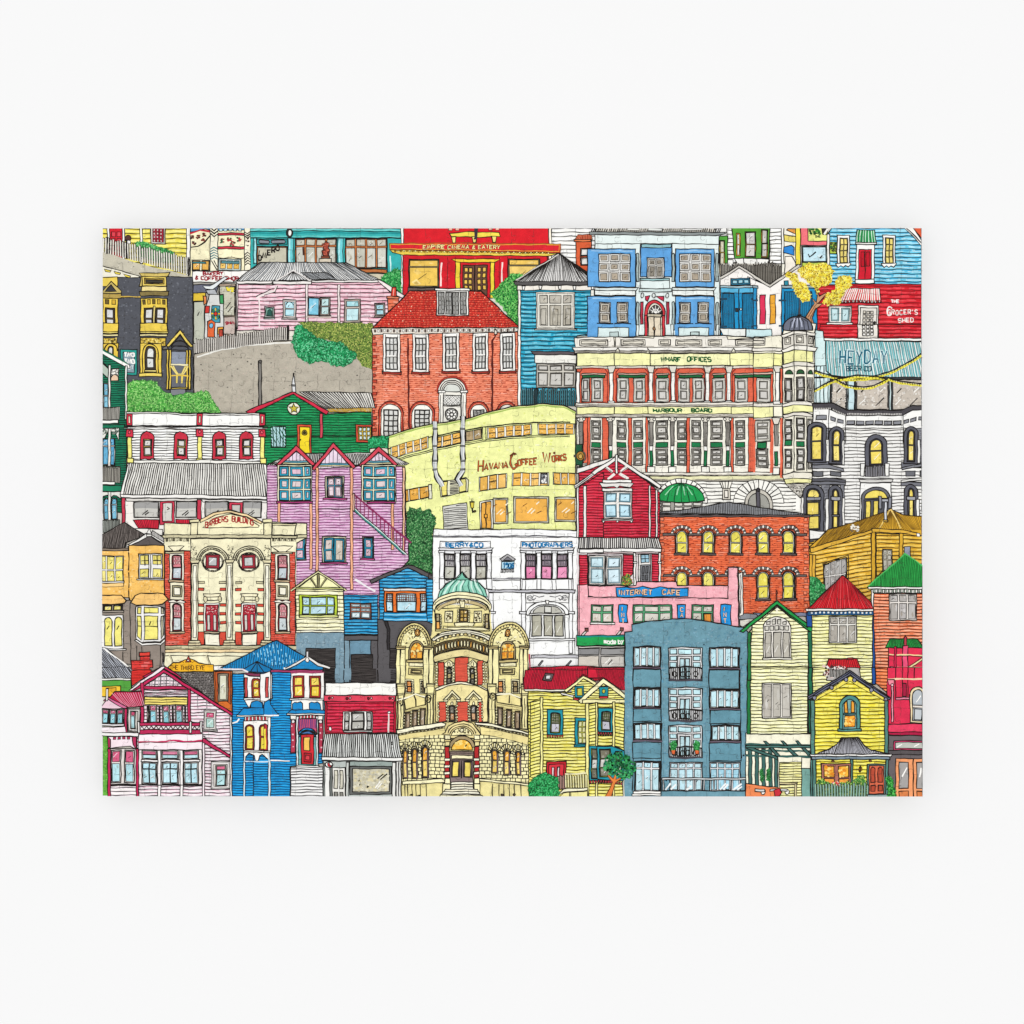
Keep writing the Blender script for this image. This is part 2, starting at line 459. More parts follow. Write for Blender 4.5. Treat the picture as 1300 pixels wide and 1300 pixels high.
B('weatherboard_wall', 'white weatherboard wall between the red cinema and the blue mansion')
at(2, 0)
boards(box(900, 20, 1240, 420), '#fdfcf6', 31, '#ffffff')
B('orange_tower', 'narrow orange brick tower with a red cap')
poly([(1092, 120), (1210, 120), (1210, 420), (1100, 420)], '#e2643a'); poly([(1112, 82), (1210, 78), (1216, 120), (1085, 122)], '#a73a24')
fan((1112, 82), (1210, 80), (1092, 120), (1210, 120), 9, .6, '#e98a60'); rect(1082, 118, 1205, 134, '#ee8450')
for y in (184, 254): win(1128, y, 1200, y+60, '#f3e8d4', '#e8e6e0', 1, 1, 8)

B('cinema', 'bright red cinema with gold trim and a double door')
at(2, 0)
rect(-200, 20, 890, 330, '#dc1f2b'); rect(890, 20, 912, 330, '#f8f0dc')
at(1, 0); poly([(1022, 20), (1044, 20), (1034, 300), (1052, 500), (1036, 560), (1018, 560), (1026, 300)], W, .6)
at(2, 0)
poly([(-204, 205), (880, 240), (870, 560), (-204, 560)], '#d41d2a')
specks(box(-150, 240, 560, 520), ['#e8404a', '#b81522'], 60, 1.2)
poly([(-306, 150), (-260, 148), (200, 145), (978, 152), (976, 218), (-300, 196)], '#dc2531', .9, '#8a5a18')
outline([(-300, 155), (970, 158), (966, 208), (-296, 188)], .8, '#e6b63c')
text('EMPIRE CINEMA & EATERY', -50, 188, 26, '#fbeaa0', 1.0, 20, .42, base=('#7a1a18', 2.2))
poly([(-300, 196), (976, 222), (880, 244), (300, 238), (-204, 236), (-280, 214)], '#f0d054', .8)
fringe(-270, 198, 900, 214, 13, 54, '#b48a25', .4, '#fff2a0')
poly([(148, 72), (300, 60), (520, 66), (525, 96), (400, 102), (250, 100), (160, 96)], '#f6dc52')
for x in (160, 315, 462): poly([(x, 96), (x+36, 96), (x+28, 142), (x+8, 142)], '#f6e27a')
line((345, 20), (345, 118), w=4, c='#3b3540'); line((345, 90), (332, 118), w=2, c='#3b3540')
for x in (140, 190, 440, 492): rect(x, 20, x+28, 50, '#f4b9a0', .5)
S('door'); poly([(160, 266), (526, 264), (480, 292), (200, 290)], '#f4cf3c'); rect(190, 290, 226, 490, '#f7da42'); rect(452, 290, 482, 560, '#f7da42')
rect(246, 312, 428, 540, '#6c4a3a')
line((334, 315), (334, 520), w=1.2)
for x in (258, 290, 356, 394):
    for y in (330, 374, 420, 464): rect(x, y, x+24, y+32, '#ecc258', .7)
E()
for x in (85, 542): line((x, 290), (x-6, 470), w=1.8, c='#fbe2dc')
for x in (132, 190, 520, 580): line((x, 250), (x, 480), w=.6, c='#5a0f14')
win(-160, 268, 66, 478, '#8f8262', '#f3c95c', 1, 2, 9, 9, rows=[.32, 1])
poly([(-165, 482), (72, 482), (60, 560), (-165, 580)], '#6d5d58')
win(585, 266, 822, 430, '#8f8262', '#f3c95c', 1, 2, 10, 9, rows=[.35, 1])

B('shrub', 'rounded green shrub between the teal shop and the cinema')
at(1, 0)
bush([(870, 420), (920, 370), (985, 335), (1022, 350), (1026, 540), (950, 510), (870, 450)], '#2f9a4b', ['#1f7437', '#4fbf66', '#156030', '#7cd686'], .5, 1.7)
B('shrub', 'green bush behind the red tiled roof')
at(2, 0)
bush([(450, 530), (500, 480), (560, 420), (610, 375), (700, 380), (690, 470), (665, 560), (672, 800), (560, 650)], '#3c9b43', ['#236f2f', '#68c65c', '#8bd876', '#1b5a2a'], .5, 1.7)

B('pink_cottage', 'long pink weatherboard cottage with a grey iron roof')
at(1, 0)
S('roof'); corr((-30, 290), (610, 292), (870, 425), (-215, 430), '#f0f0ee', 78, .6, lite='#9aa0a6')
line((-225, 438), (-30, 288), (25, 292), w=1.2)
poly([(-235, 430), (0, 430), (350, 425), (600, 424), (870, 424), (862, 442), (600, 440), (340, 462), (60, 462), (60, 450), (-235, 452)], '#f3eee9')
E()
poly([(850, 420), (880, 430), (1110, 575), (1060, 600), (860, 450)], '#f5e9e6')
boards([(-210, 452), (60, 460), (60, 440), (860, 442), (935, 510), (1100, 590), (1000, 700), (850, 800), (200, 800), (-210, 800)], '#efbfcb', 31, '#fae6ec', dark='#e6a5b6')
S('gable'); corr((85, 425), (345, 425), (215, 352), (215, 352), '#e9e9e8', 16, .7); line((85, 432), (215, 348), (345, 432), w=1.6, c='#efeae6'); rect(64, 432, 350, 456, '#f3eee9')
E()
poly([(275, 368), (460, 366), (545, 418), (350, 418)], '#b7babd'); fan((275, 368), (460, 366), (350, 418), (545, 418), 14, .5)
for x in (308, 548): rect(x, 456, x+18, 775, '#f8ebe8', .7)
at(0, 0); line((1180, 560), (1300, 498), w=2.4, c='#f3e6e4'); line((1180, 546), (1300, 485), w=.8); line((1202, 560), (1202, 785), w=2, c='#f3e6e4')
poly([(1025, 450), (1042, 450), (1038, 785), (1020, 785)], '#f8ebe8'); at(1, 0)
line((-5, 528), (70, 505), (92, 470), w=1.8, c='#f1e6e2'); line((-5, 536), (76, 512), (98, 470), w=.7)
win(0, 622, 72, 705, '#dfeae4', '#7fb7a6', 1, 1, 11, sill=4)
poly([(18, 690), (22, 650), (40, 640), (52, 655), (56, 695)], '#2c5c52', .5)
win(138, 570, 236, 710, '#eee6e0', BL, 1, 2, 16, 7, sill=8); outline(arc(187, 612, 26, 24, 0, 180), .8, INK, False)
win(324, 556, 412, 690, '#e5ded8', '#86d0ea', 1, 1, 6); win(416, 550, 492, 690, '#b7a69c', '#bfe3e2', 1, 2, 12, 8, sill=6); line((310, 700), (500, 704), w=2, c='#c8b9b0')
win(598, 566, 720, 742, '#cbbcb0', ['#a7dbe2', '#bfe9ee'], 1, 2, 16, 16, rows=[.45, 1], sill=12)
win(826, 596, 902, 692, '#b9a89e', '#a9dbe6', 1, 2, 12, 6, sill=6)
S('chimney', 'orange brick chimney with a red pot'); brick([(924, 560), (1005, 555), (1005, 700), (924, 760)], '#e8704c', 15); poly([(955, 475), (985, 475), (992, 548), (948, 548)], '#d8402f'); line((968, 485), (966, 540), w=1.3, c='#f6b0a0'); rect(918, 546, 1010, 562, '#e88a66')
E()
poly([(1010, 600), (1055, 592), (1040, 640), (1012, 660)], '#d5cfc9')

# ---- grey and gold house at the left edge
B('dark_grey_house', 'dark grey house with gold window surrounds')
at(0, 0)
poly([(20, 400), (310, 400), (530, 398), (702, 402), (706, 1300), (20, 1300)], '#55575e')
specks(box(25, 400, 700, 1290), ['#64676f', '#484a50', '#6f727a'], 700, 1.3)
poly([(20, 315), (110, 340), (300, 392), (300, 404), (20, 404)], '#f6f1dd')
for i in range(3): poly([(40+i*72, 340+i*20), (90+i*72, 352+i*20), (84+i*72, 364+i*20), (50+i*72, 358+i*20)], '#f2d94f', .7)
S('pediment'); poly([(300, 372), (530, 368), (520, 392), (505, 400), (505, 470), (300, 470), (316, 392)], '#d8c06a'); rect(322, 398, 504, 468, '#f0d469'); rect(338, 412, 488, 452, '#c6a545'); rect(348, 422, 478, 444, '#3f3b34')
rect(318, 470, 504, 510, '#f6e29a'); poly([(302, 508), (522, 506), (516, 540), (310, 542)], '#8d7c4b'); poly([(20, 402), (136, 400), (140, 470), (20, 470)], '#efd25c')
E()
poly([(28, 505), (88, 430), (170, 508), (165, 524), (25, 522)], '#c9b468'); poly([(45, 508), (88, 455), (132, 508)], '#3c3c40')
rect(28, 524, 166, 560, '#b79d52'); line((160, 548), (310, 548), w=1.3, c='#d9b64e'); line((160, 556), (310, 556), w=.6)
for x0, x1 in ((28, 140), (312, 512)):
    rect(x0, 560, x1, 822, '#f1d055'); fringe(x0+6, 570, x1-6, 570, 34, (x1-x0)//38, '#6d5a2c', .6, '#d4ac3a')
    rect(x0-4, 795, x1+4, 822, '#f5df7c')
win(46, 632, 118, 790, '#5f5240', '#d9dadb', 1, 2, 12, 12); 
for x in (338, 424): win(x, 632, x+70, 796, '#5b4c38', '#dcdcda', 1, 2, 12, 12)
rect(406, 620, 418, 800, '#f6e08a', .6)
at(0, 1)
for x0, x1 in ((28, 144), (306, 510)):
    rect(x0, -22, x1, 42, '#efd055'); rect(x0, 60, x1, 76, '#f4e6a8'); rect(x0+4, 88, x1-10, 150, '#dcbc4c'); specks(box(x0+8, 92, x1-14, 146), ['#6b5a28', '#8d7430', '#f4e08a'], 60, 1.4)
rect(28, 130, 144, 250, '#ecc94e'); outline(arc(86, 190, 52, 60, 0, 180), 1.1, INK, False); win(62, 150, 108, 250, '#5d513f', '#d9d8d2', 1, 1, 8, arch=24)
rect(306, 130, 468, 358, '#efcf55'); rect(300, 352, 470, 378, '#f3d96a'); outline([(325, 350)]+arc(384, 200, 58, 66, 180, 0)+[(444, 350)], 1, INK, False)
win(344, 150, 424, 328, '#4f453a', '#dfe3de', 1, 2, 16, 8, arch=38); rect(340, 330, 428, 345, '#f2df8a')
at(0, 0); poly([(570, 827), (605, 795), (642, 827)], '#e8cb55'); at(0, 1)
S('porch'); rect(508, 180, 690, 476, '#6a6c74'); rect(530, 190, 672, 290, '#9098a8')
poly([(500, 155), (606, 28), (706, 155), (685, 158), (606, 62), (528, 155)], '#f0d566'); poly([(545, 150), (606, 70), (672, 150)], '#4b4b50')
outline(arc(606, 170, 64, 60, 10, 170), 1.2, INK, False); outline(arc(606, 185, 70, 38, 10, 170), .8, INK, False); poly([(478, 160), (510, 150), (520, 175), (478, 178)], '#77736a')
for x in (506, 526, 652, 672): rect(x, 178, x+14, 474, '#efcf58', .8)
lines([[(540, 300), (580, 362), (630, 362), (668, 300)], [(556, 300), (590, 362)], [(650, 300), (618, 362)]], 1.6, '#f0dc80'); line((540, 290), (668, 290), w=1.8, c='#f7eec0')
line((540, 372), (668, 372), w=1.6, c='#e9c64e')
for x in (582, 622): line((x, 375), (x, 430), w=2.2, c='#efd66a')
rect(545, 462, 665, 472, '#f0d566'); rect(536, 474, 650, 520, '#84868c')
E()
S('sign', 'teal framed notice board'); rect(160, 176, 284, 368, '#2b9b8f'); rect(182, 196, 264, 350, '#8a9ea8')
text('TMO', 190, 228, 28, W, 1.6, 20, .2); text('TMO', 190, 280, 32, W, 1.7, 20, .2); text('AUT', 192, 322, 24, '#dfe8ea', 1, 18, .3)
E()

B('painted_pole_shop', 'grey shop porch with a column painted in bright shapes')
at(0, 0)
rect(704, 440, 1030, 1000, '#a9a59c'); poly([(704, 460), (900, 452), (880, 520), (704, 520)], '#696c7c')
rect(706, 520, 800, 580, '#e3c23f'); rect(710, 585, 790, 900, '#c2c5b4'); line((740, 690), (752, 660), w=.8)
rect(900, 452, 1022, 905, '#b5a08c'); rect(905, 470, 1016, 690, '#c9c6b2'); poly([(950, 475), (1016, 478), (1010, 520), (960, 505)], '#efdf3e', .4); specks(box(910, 480, 1012, 680), ['#dfe0d0', '#b0ac98'], 60, 1.2)
lines([[(950, 640), (985, 590)], [(968, 665), (1000, 620)]], .8); rect(930, 700, 1020, 830, '#c9b8ae'); text('SHIM', 948, 756, 20, '#a02438', 1.3, 15, .2)
poly([(775, 470), (830, 468), (940, 400), (962, 410), (850, 495), (800, 490)], '#e8eced'); poly([(800, 500), (870, 490), (890, 530), (820, 530)], '#b9bcc0')
S('column', 'white column painted with flowers and blocks of colour'); poly([(830, 530), (932, 530), (936, 900), (790, 900), (795, 640)], '#dcdcd8')
rect(795, 620, 828, 672, '#d33a35'); poly([(782, 545), (806, 548), (804, 600), (784, 610)], '#e58a52'); poly([(902, 535), (930, 532), (932, 600), (905, 598)], '#3f9d5e'); rect(845, 615, 906, 740, '#4a9fb2')
for k in range(8):
    a = k*pi/4; poly([(875+8*cos(a), 675+8*sin(a)), (875+34*cos(a-.25), 675+44*sin(a-.25)), (875+34*cos(a+.25), 675+44*sin(a+.25))], ['#f2d13c', '#3e8c4a'][k % 2], .5)
oval(875, 675, 13, 15, '#d8382e'); poly([(812, 735), (840, 722), (868, 740), (866, 850), (814, 850)], '#e2693a'); oval(840, 764, 16, 18, '#79c0e4'); rect(888, 776, 930, 830, '#efa53c'); rect(900, 795, 930, 850, '#cc4b38')
E()

B('retaining_wall', 'speckled grey brown retaining wall with a rail on top')
at(0, 1)
poly([(712, 210), (850, 172), (1100, 130), (1300, 118), (1440, 108), (2050, 200), (2050, 560), (1700, 700), (712, 650)], '#bab2a2')
specks([(716, 215), (1100, 150), (2040, 210), (2040, 500), (1700, 650), (720, 640)], ['#aaa192', '#c6bfb1', '#a09889', '#c9b6aa', '#aeab9f'], 3000, .6)
specks([(716, 215), (1100, 150), (2040, 210), (2040, 500), (1700, 650), (720, 640)], ['#5d5850', '#77726a'], 60, 1.1)
line((735, 235), (860, 190), (1100, 145), (1440, 122), w=2.0, c='#f0eee6'); line((714, 214), (860, 172), (1100, 130), (1440, 106), w=1.0)
S('pipe'); rect(1196, 262, 1218, 620, '#807c76', 1); oval(1209, 265, 12, 12, '#5d5a56'); E()
B('picket_fence', 'grey picket fence on top of the retaining wall')
pickets(730, 205, 1300, 118, 108, 40, '#efe9e0', .8, .4, None, True, 96)
at(1, 1); pickets(0, 112, 178, 100, 100, 13, '#efe9e0', .8, .4, None, True, 96); line((176, -5), (176, 110), w=1.6)

B('hedge', 'olive green hedge along the top of the retaining wall')
bush([(260, -30), (810, -20), (812, 330), (740, 300), (690, 235), (560, 130), (400, 90), (300, 20)], '#6f8a3c', ['#4a662a', '#97ad4f', '#c2c86a', '#3a4f24'], .6, 1.4)
B('hedge', 'bright green bush spilling over the retaining wall')
bush([(215, 60), (225, 0), (260, -14), (320, 30), (400, 95), (500, 122), (580, 118), (620, 165), (690, 215), (680, 250), (610, 300), (540, 300), (460, 275), (400, 262), (330, 278), (260, 240), (222, 190), (205, 110)], '#239a5b', ['#15703f', '#4cc283', '#0f5a33', '#78d8a2'], .55, 1.6, 1.3, '#1c6a40')
B('bush', 'light green bush below the dark grey house')
at(0, 1)
bush([(208, 440), (250, 412), (330, 405), (410, 415), (470, 470), (520, 500), (560, 525), (640, 505), (700, 500), (770, 485), (815, 500), (860, 570), (915, 650), (205, 655)], '#5cb24c', ['#3c8a36', '#8bd36f', '#a9e388', '#2e7030'], .6, 1.5, 1.2, '#3a7a38')

B('red_tiled_house', 'tall red brick house with a red tiled roof')
at(2, 1)
brick([(-432, 55), (665, 45), (665, 610), (400, 660), (270, 700), (-200, 790), (-432, 840)], '#f58a68', 8, '#d0603f', '#a83a26')
S('roof', 'red scalloped tile roof with a white dormer'); at(2, 0); pts = [(-430, 780), (-150, 505), (10, 500), (380, 505), (670, 780)]
fill(pts, '#d93a2e'); hatch(pts, 0, 17, .8, '#7e1413', .2); hatch(pts, 0, 17, 1.3, '#e8644c', 0, (2.4, 3.2), .1, .9); hatch(pts, 0, 17, 1.0, '#6a1010', 0, (.7, 3), .1, 1.0); hatch(pts, 0, 34, 1.3, '#fbd7b8', 0, (.9, 26), .1, .6); outline(pts, 1.1)
poly([(-440, 785), (680, 780), (672, 812), (-432, 835)], '#efe6d8'); fringe(-425, 795, 665, 788, 20, 46, '#6c5a54', .4, W)
poly([(36, 488), (300, 486), (296, 504), (38, 504)], W); rect(50, 504, 288, 690, W)
for x in (62, 118, 168, 226):
    win(x, 514, x+46, 680, W, '#9c9c98', 2, 5, 3, 4, name=None, tick=False, pw=.5)
E()
at(2, 1)
for x0, x1, y0, y1 in ((-352, -224, 58, 345), (28-0, 0, 0, 0), (95, 218, 52, 338), (320, 436, 52, 340), (526, 638, 52, 338), (-130, -10, 60, 345)):
    if x1 <= x0: continue
    rect(x0-8, y1-8, x1+8, y1+16, '#a8382c'); rect(x0, y0, x1, y1, W)
    line((x0+18, y0+10), (x0+18, y1-8), w=.6); line((x1-18, y0+10), (x1-18, y1-8), w=.6)
    win(x0+20, y0+28, x1-20, y1-20, '#8e8e8a', ['#e6e6e2', '#cfcfca'], 3, 5, 5, 5, tick=False, pw=.6)
    line((x0+26, y0+165), (x1-26, y0+165), w=1.6, c=W)
for x0, x1, yb in ((-382, -205, 830), (-150, 30, 790), (290, 440, 690), (500, 650, 620)):
    c = (x0+x1)/2; outline([(x0, yb)]+arc(c, 655, (x1-x0)/2, 85, 180, 0)+[(x1, yb)], 2.4, '#b2382a', False); outline([(x0-4, yb)]+arc(c, 655, (x1-x0)/2+4, 92, 180, 0)+[(x1+4, yb)], .8, INK, False)
    poly([(x0+14, yb)]+arc(c, 655, (x1-x0)/2-14, 68, 180, 0)+[(x1-14, yb)], '#fbf8ee')
    win(x0+34, 628, x1-34, max(yb, 700), '#a9a9a4', '#dcdcd6', 3, 5, 5, 5, tick=False, pw=.6)
lines([[(-200+34, 92), (-166, 106), (-158, 760)]], 2.2, '#5b1c18')
lines([[(492, 60), (488, 80), (468, 110), (466, 650)]], 2.4, '#5b1c18'); rect(482, 30, 502, 62, '#efe6d8')
pl = [(-432+i*0, 0) for i in range(1)]
for i in range(16): rect(-432, 80+i*46, -400 if i % 2 else -412, 102+i*46, '#c24632', .8, '#4a1512')
rect(658, 40, 682, 600, W)
S('door'); poly([(52, 500)]+arc(165, 500, 108, 112, 180, 0)+[(278, 500), (258, 510), (258, 760), (74, 760), (74, 510)], '#f2efe4'); outline(arc(165, 495, 114, 118, 0, 180), 2.0, '#a8352a', False)
for r in (92, 78): outline(arc(165, 495, r, r*.98, 0, 180), .9, INK, False)
poly(arc(165, 492, 66, 60, 0, 180), '#dfe2da'); rect(60, 484, 112, 502, W); rect(228, 484, 282, 502, W)
for x in (66, 236): rect(x, 502, x+34, 760, '#f7f4ea', .8); line((x+12, 520), (x+12, 740), w=.6)
rect(100, 520, 228, 592, '#8c8c86'); hatch(box(104, 524, 224, 588), 45, 14, .7, W); hatch(box(104, 524, 224, 588), -45, 14, .7, W); outline(box(100, 520, 228, 592))
rect(98, 600, 232, 760, '#f1eee4'); oval(160, 662, 48, 48, '#a8a8a2', 1.1)
for k in range(8): oval(160+28*cos(k*pi/4), 662+28*sin(k*pi/4), 11, 11, W, .6)
oval(160, 662, 12, 12, W, .7); line((160, 712), (160, 735), w=1)
E()

B('turquoise_house', 'turquoise weatherboard house with a grey pyramid roof')
at(2, 0)
boards(box(668, 500, 1220, 840), '#2ba3c2', 32, '#8ad9ec', dark='#1784a4')
at(2, 1); boards([(680, 0), (1200, 0), (1200, 60), (1100, 70), (1095, 600), (680, 600)], '#2ba3c2', 32, '#8ad9ec', dark='#1784a4'); at(2, 0)
S('roof'); corr((964, 226), (972, 226), (1280, 440), (632, 440), '#f3f1ee', 58, .7, lite='#9c9a98'); poly([(625, 436), (968, 432), (1288, 440), (1240, 462), (640, 462)], '#5d5a5a')
line((625, 438), (966, 224), (1290, 440), w=1.5); line((640, 426), (966, 230), w=1.2, c='#d9d4cc'); E()
rect(655, 464, 1240, 500, '#f5efe4')
for x in (690, 815, 960, 1070, 1205): poly([(x, 466), (x+24, 466), (x+18, 496), (x+6, 496)], W)
rect(660, 500, 680, 840, '#f5f2e8'); rect(1205, 498, 1232, 840, '#f5f2e8')
win(796, 514, 1084, 790, '#e9e5d9', '#b9b3a4', 3, 2, 26, 16, cols=[.7, 1, .7], rows=[.38, 1], sill=14)
for x in (850, 940, 1035): outline(box(x-18, 640, x+18, 760), .5)
at(2, 1)
poly([(756, 190), (1092, 192), (1080, 214), (778, 216)], '#5f5557'); rect(786, 216, 1098, 280, '#f4f2e8')
win(796, 282, 1092, 462, '#d5d0c4', '#aea89c', 3, 2, 14, 16, cols=[.8, 1, .8], rows=[.4, 1], dbl=6)
pickets(686, 600, 1090, 600, 130, 26, '#2d8290', 1.0, .35, 'balcony_rail'); rect(782, 470, 806, 600, '#22383e')
# ================================================================= top right
B('blue_mansion', 'blue and white mansion with a red arched doorway')
at(3, 0)
boards(box(900, 20, 1060, 120), '#fdfcf6', 30, '#ffffff')
rect(-5, 70, 935, 840, '#eaf5f2')
poly([(-45, 62), (960, 66), (975, 78), (900, 90), (-40, 84)], '#8e9594'); fan((-20, 36), (940, 36), (-30, 60), (930, 62), 60, .9)
rect(240, 36, 330, 50, '#efefe8', .4); rect(395, 36, 500, 54, '#e4e7e2', .5); rect(650, 38, 800, 50, '#f3f3ee', .5)
line((0, 152), (335, 150), w=.8); line((570, 150), (935, 156), w=.8)
for x0, x1 in ((-60, 300), (600, 890)):
    rect(x0, 190, x1, 475, '#66a8e0', 1); rect(x0, 545, x1, 840, '#66a8e0', 1)
    line((x0+30, 205), (x1-20, 206), w=1.5, c='#9cc8ee'); line((x0+40, 562), (x1-30, 560), w=1.5, c='#a9d0f0')
for x0 in (24, 630):
    win(x0, 226, x0+236, 436, '#f7f6f1', '#efece4', 3, 3, 3, 12, rows=[.8, .8, 1], dbl=11, inn='#aea18e')
for x0 in (28, 160, 628, 765): 
    win(x0, 590, x0+84, 745, W, '#cfc8ba', 1, 2, 10, 10, dbl=13, inn='#a89c8a'); line((x0-20, 750), (x0+105, 750), w=1)
for x0, x1 in ((14, 250), (622, 860)): rect(x0, 782, x1, 840, '#dff0ee'); rect(x0+90, 812, x0+150, 840, '#c9dbd8')
for y0, x0, x1 in ((480, -5, 320), (480, 575, 905)):
    poly([(x0, y0), (x1, y0), (x1-14, y0+22), (x0, y0+22)], '#dfe9e6'); poly([(x0, y0+22), (x1-18, y0+22), (x1-18, y0+58), (x0, y0+58)], '#f5faf6'); line((x0, y0+66), (x1-20, y0+64), w=.9)
for x in (305, 574, 900): poly(arc(x+10, 235, 10, 12, 0, 180)+[(x, 435), (x+20, 435)], '#a9bab8'); poly(arc(x+10, 600, 10, 12, 0, 180)+[(x, 800), (x+20, 800)], '#a9bab8')
rect(337, 152, 572, 400, '#60a2dc', 1.1); poly([(340, 156), (570, 156), (562, 182), (348, 182)], '#8fbcc2')
win(386, 256, 516, 412, W, '#d9d4c8', 2, 2, 12, 8, rows=[.5, 1], dbl=9, inn='#8f887c')
rect(334, 412, 555, 488, '#e5f1ef'); rect(334, 412, 555, 428, '#9fc7c8'); rect(328, 488, 568, 512, '#cfdedb')
for x in (340, 425, 525): oval(x+12, 540, 12, 18, '#dfe6e2')
poly([(375, 548), (410, 542), (390, 585), (375, 575)], '#cf3450'); poly([(455, 545), (512, 545), (512, 582)], '#cf3450')
for x in (336, 532): rect(x, 588, x+20, 755, '#b93247')
S('door'); poly([(368, 850)]+arc(444, 660, 76, 86, 180, 0)+[(520, 850)], '#d83a44', 1); poly([(388, 850)]+arc(446, 665, 54, 68, 180, 0)+[(500, 850)], '#f1ead8')
poly(arc(448, 672, 46, 58, 0, 180), '#4b4845'); lines([[(448, 672), (448+44*cos(a), 672-56*sin(a))] for a in (.4, .9, 1.57, 2.2, 2.7)]+[arc(448, 672, 24, 30, 0, 180)], .8, W)
at(3, 1); poly([(368, -80), (368, 92), (388, 92), (388, -80)], '#d83a44'); rect(500, -80, 520, 92, '#d83a44'); rect(396, -80, 488, 92, '#e3d5bd'); line((440, -80), (440, 70), w=1.2); oval(438, 20, 10, 14, '#8c6a4a'); line((438, 30), (438, 64), w=1.2)
at(3, 0); rect(390, 678, 492, 700, '#c9bda6'); E()
at(3, 1)
for x0, x1 in ((-60, 300), (594, 885)): rect(x0, -10, x1, 90, '#66a8e0', 0); 
for x0, x1 in ((18, 250), (622, 850)): rect(x0, 12, x1, 90, '#dff0ee'); rect(x0+90, 46, x0+155, 90, '#c9dbd8')
for x in (306, 565, 905): rect(x, -10, x+18, 90, '#e6efec', .6)

B('green_bay_house', 'green trimmed bay window house behind grey palings')
at(3, 0)
boards(box(985, 36, 1100, 300), '#fdfcf6', 30, '#ffffff'); rect(925, 95, 990, 300, '#4e9e3a'); win(930, 128, 968, 400, '#e8c24a', '#d3cdb4', 1, 3, 6, name=None)
poly([(1040, 20), (1300, 20), (1300, 262), (1045, 262)], '#5aa534', 1)
at(4, 0); poly([(-160, 20), (125, 20), (118, 262), (-140, 262)], '#58a336', 1)
boards(box(125, 20, 215, 300), '#fdfcf6', 30, '#ffffff')
at(3, 0)
for x0, x1, a in ((1055, 1086, 10), (1122, 1202, 0), (1246, 1290, -8)):
    win(x0, 62+a, x1, 252-a, '#f0b23c', ['#dcd8d4', '#e6e1da'], 1, 2, 8, 6)
at(4, 0); win(62, 45, 108, 252, '#edb53f', '#c9c4bd', 1, 2, 6, 6)
at(3, 0); poly([(1040, 262), (1240, 262), (1300, 268), (1300, 300), (1070, 320)], '#f6f5ef'); lines([[(1110, 262), (1110, 300)], [(1210, 262), (1210, 300)]], .7)
B('paling_fence', 'weathered grey paling fence behind the boat sheds')
at(3, 0); rect(936, 300, 1300, 480, '#cfcabf', 0); rect(990, 270, 1030, 400, W, .6)
pickets(940, 470, 1340, 475, 170, 34, '#b7b2a8', .9, .6, None, True, 180)
at(4, 0); pickets(0, 480, 250, 478, 175, 20, '#8f8a80', .9, .7, None)

B('painted_house', 'yellow and pink painted house side with a blue roofed dormer')
at(4, 0)
rect(212, 20, 320, 500, '#f6f2e2'); rect(212, 20, 230, 300, '#fbf9f2')
poly([(262, 38), (330, 38), (326, 80), (250, 48)], '#efa04a'); poly([(232, 85), (320, 95), (318, 140), (232, 132)], '#f0dc6e')
poly([(228, 175), (285, 160), (308, 180), (308, 240), (228, 215)], '#2f86d4'); poly([(240, 245), (290, 245), (318, 300), (318, 420), (232, 420)], '#f7efe2')
rect(318, 20, 354, 310, '#f7e24e'); rect(356, 20, 556, 164, '#f0747c'); rect(410, 20, 556, 132, '#eef08a')
specks(box(425, 38, 500, 80), ['#2f6e32', '#4f9a3a', '#1f4a24'], 40, 2.0); S('sign'); text('THE', 462, 106, 18, '#3c4a2a', 1.1, 12, .2, up=lambda x: -.15*(x-462)); E()
poly([(515, 38), (548, 38), (545, 84), (518, 80)], '#3a3432'); line((530, 80), (560, 42), w=2, c=W)
win(366, 172, 552, 292, '#8aa7a0', '#c5e8f2', 1, 1, 8); lines([[(412, 228), (420, 250), (470, 212)], [(498, 262), (518, 240)]], 1.2)
rect(366, 292, 556, 330, '#c8dc5a')

B('light_blue_house', 'light blue weatherboard house with a red door and green awning')
at(4, 0)
boards([(556, 80), (605, 20), (1262, 20), (1262, 460), (556, 460)], '#6fcbe8', 31, '#c6eefa', dark='#49b3dc')
rect(552, 80, 572, 330, '#f6f5ec'); rect(575, 140, 626, 226, '#b4cc4a'); specks(box(580, 145, 622, 215), ['#2e6a32', '#56522a'], 30, 1.8)
S('roof'); poly([(1120, 20), (1190, 20), (1262, 125), (1262, 165)], W); line((1150, 36), (1262, 145), w=1.2); poly([(1185, 20), (1262, 20), (1262, 110)], '#e0603c'); E()
S('awning', 'green scalloped awning over the red door'); poly([(778, 50), (910, 50), (922, 140), (768, 142)], '#1c8a48'); fan((785, 52), (905, 52), (775, 140), (915, 140), 6, 1.1, '#c8ead2'); rect(766, 142, 924, 156, '#f3f2ea'); E()
S('door'); poly([(775, 158), (908, 158), (908, 450), (765, 450)], W); poly([(792, 194), (886, 194), (886, 418), (788, 418)], '#d71f33'); rect(808, 212, 834, 320, '#c01428', .6); rect(846, 212, 872, 320, '#c01428', .6); line((838, 200), (838, 412), w=.8); line((765, 420), (908, 418), w=.8); E()
for x0 in (630, 972):
    rect(x0, 88, x0+92, 300, W); win(x0+18, 108, x0+78, 298, '#a9986c', '#f2dc74', 2, 4, 6, 5, tick=False)
    poly([(x0-14, 298), (x0+102, 298), (x0+96, 312), (x0+80, 328), (x0+60, 316), (x0+44, 328), (x0+26, 316), (x0+8, 328), (x0-8, 312)], W)

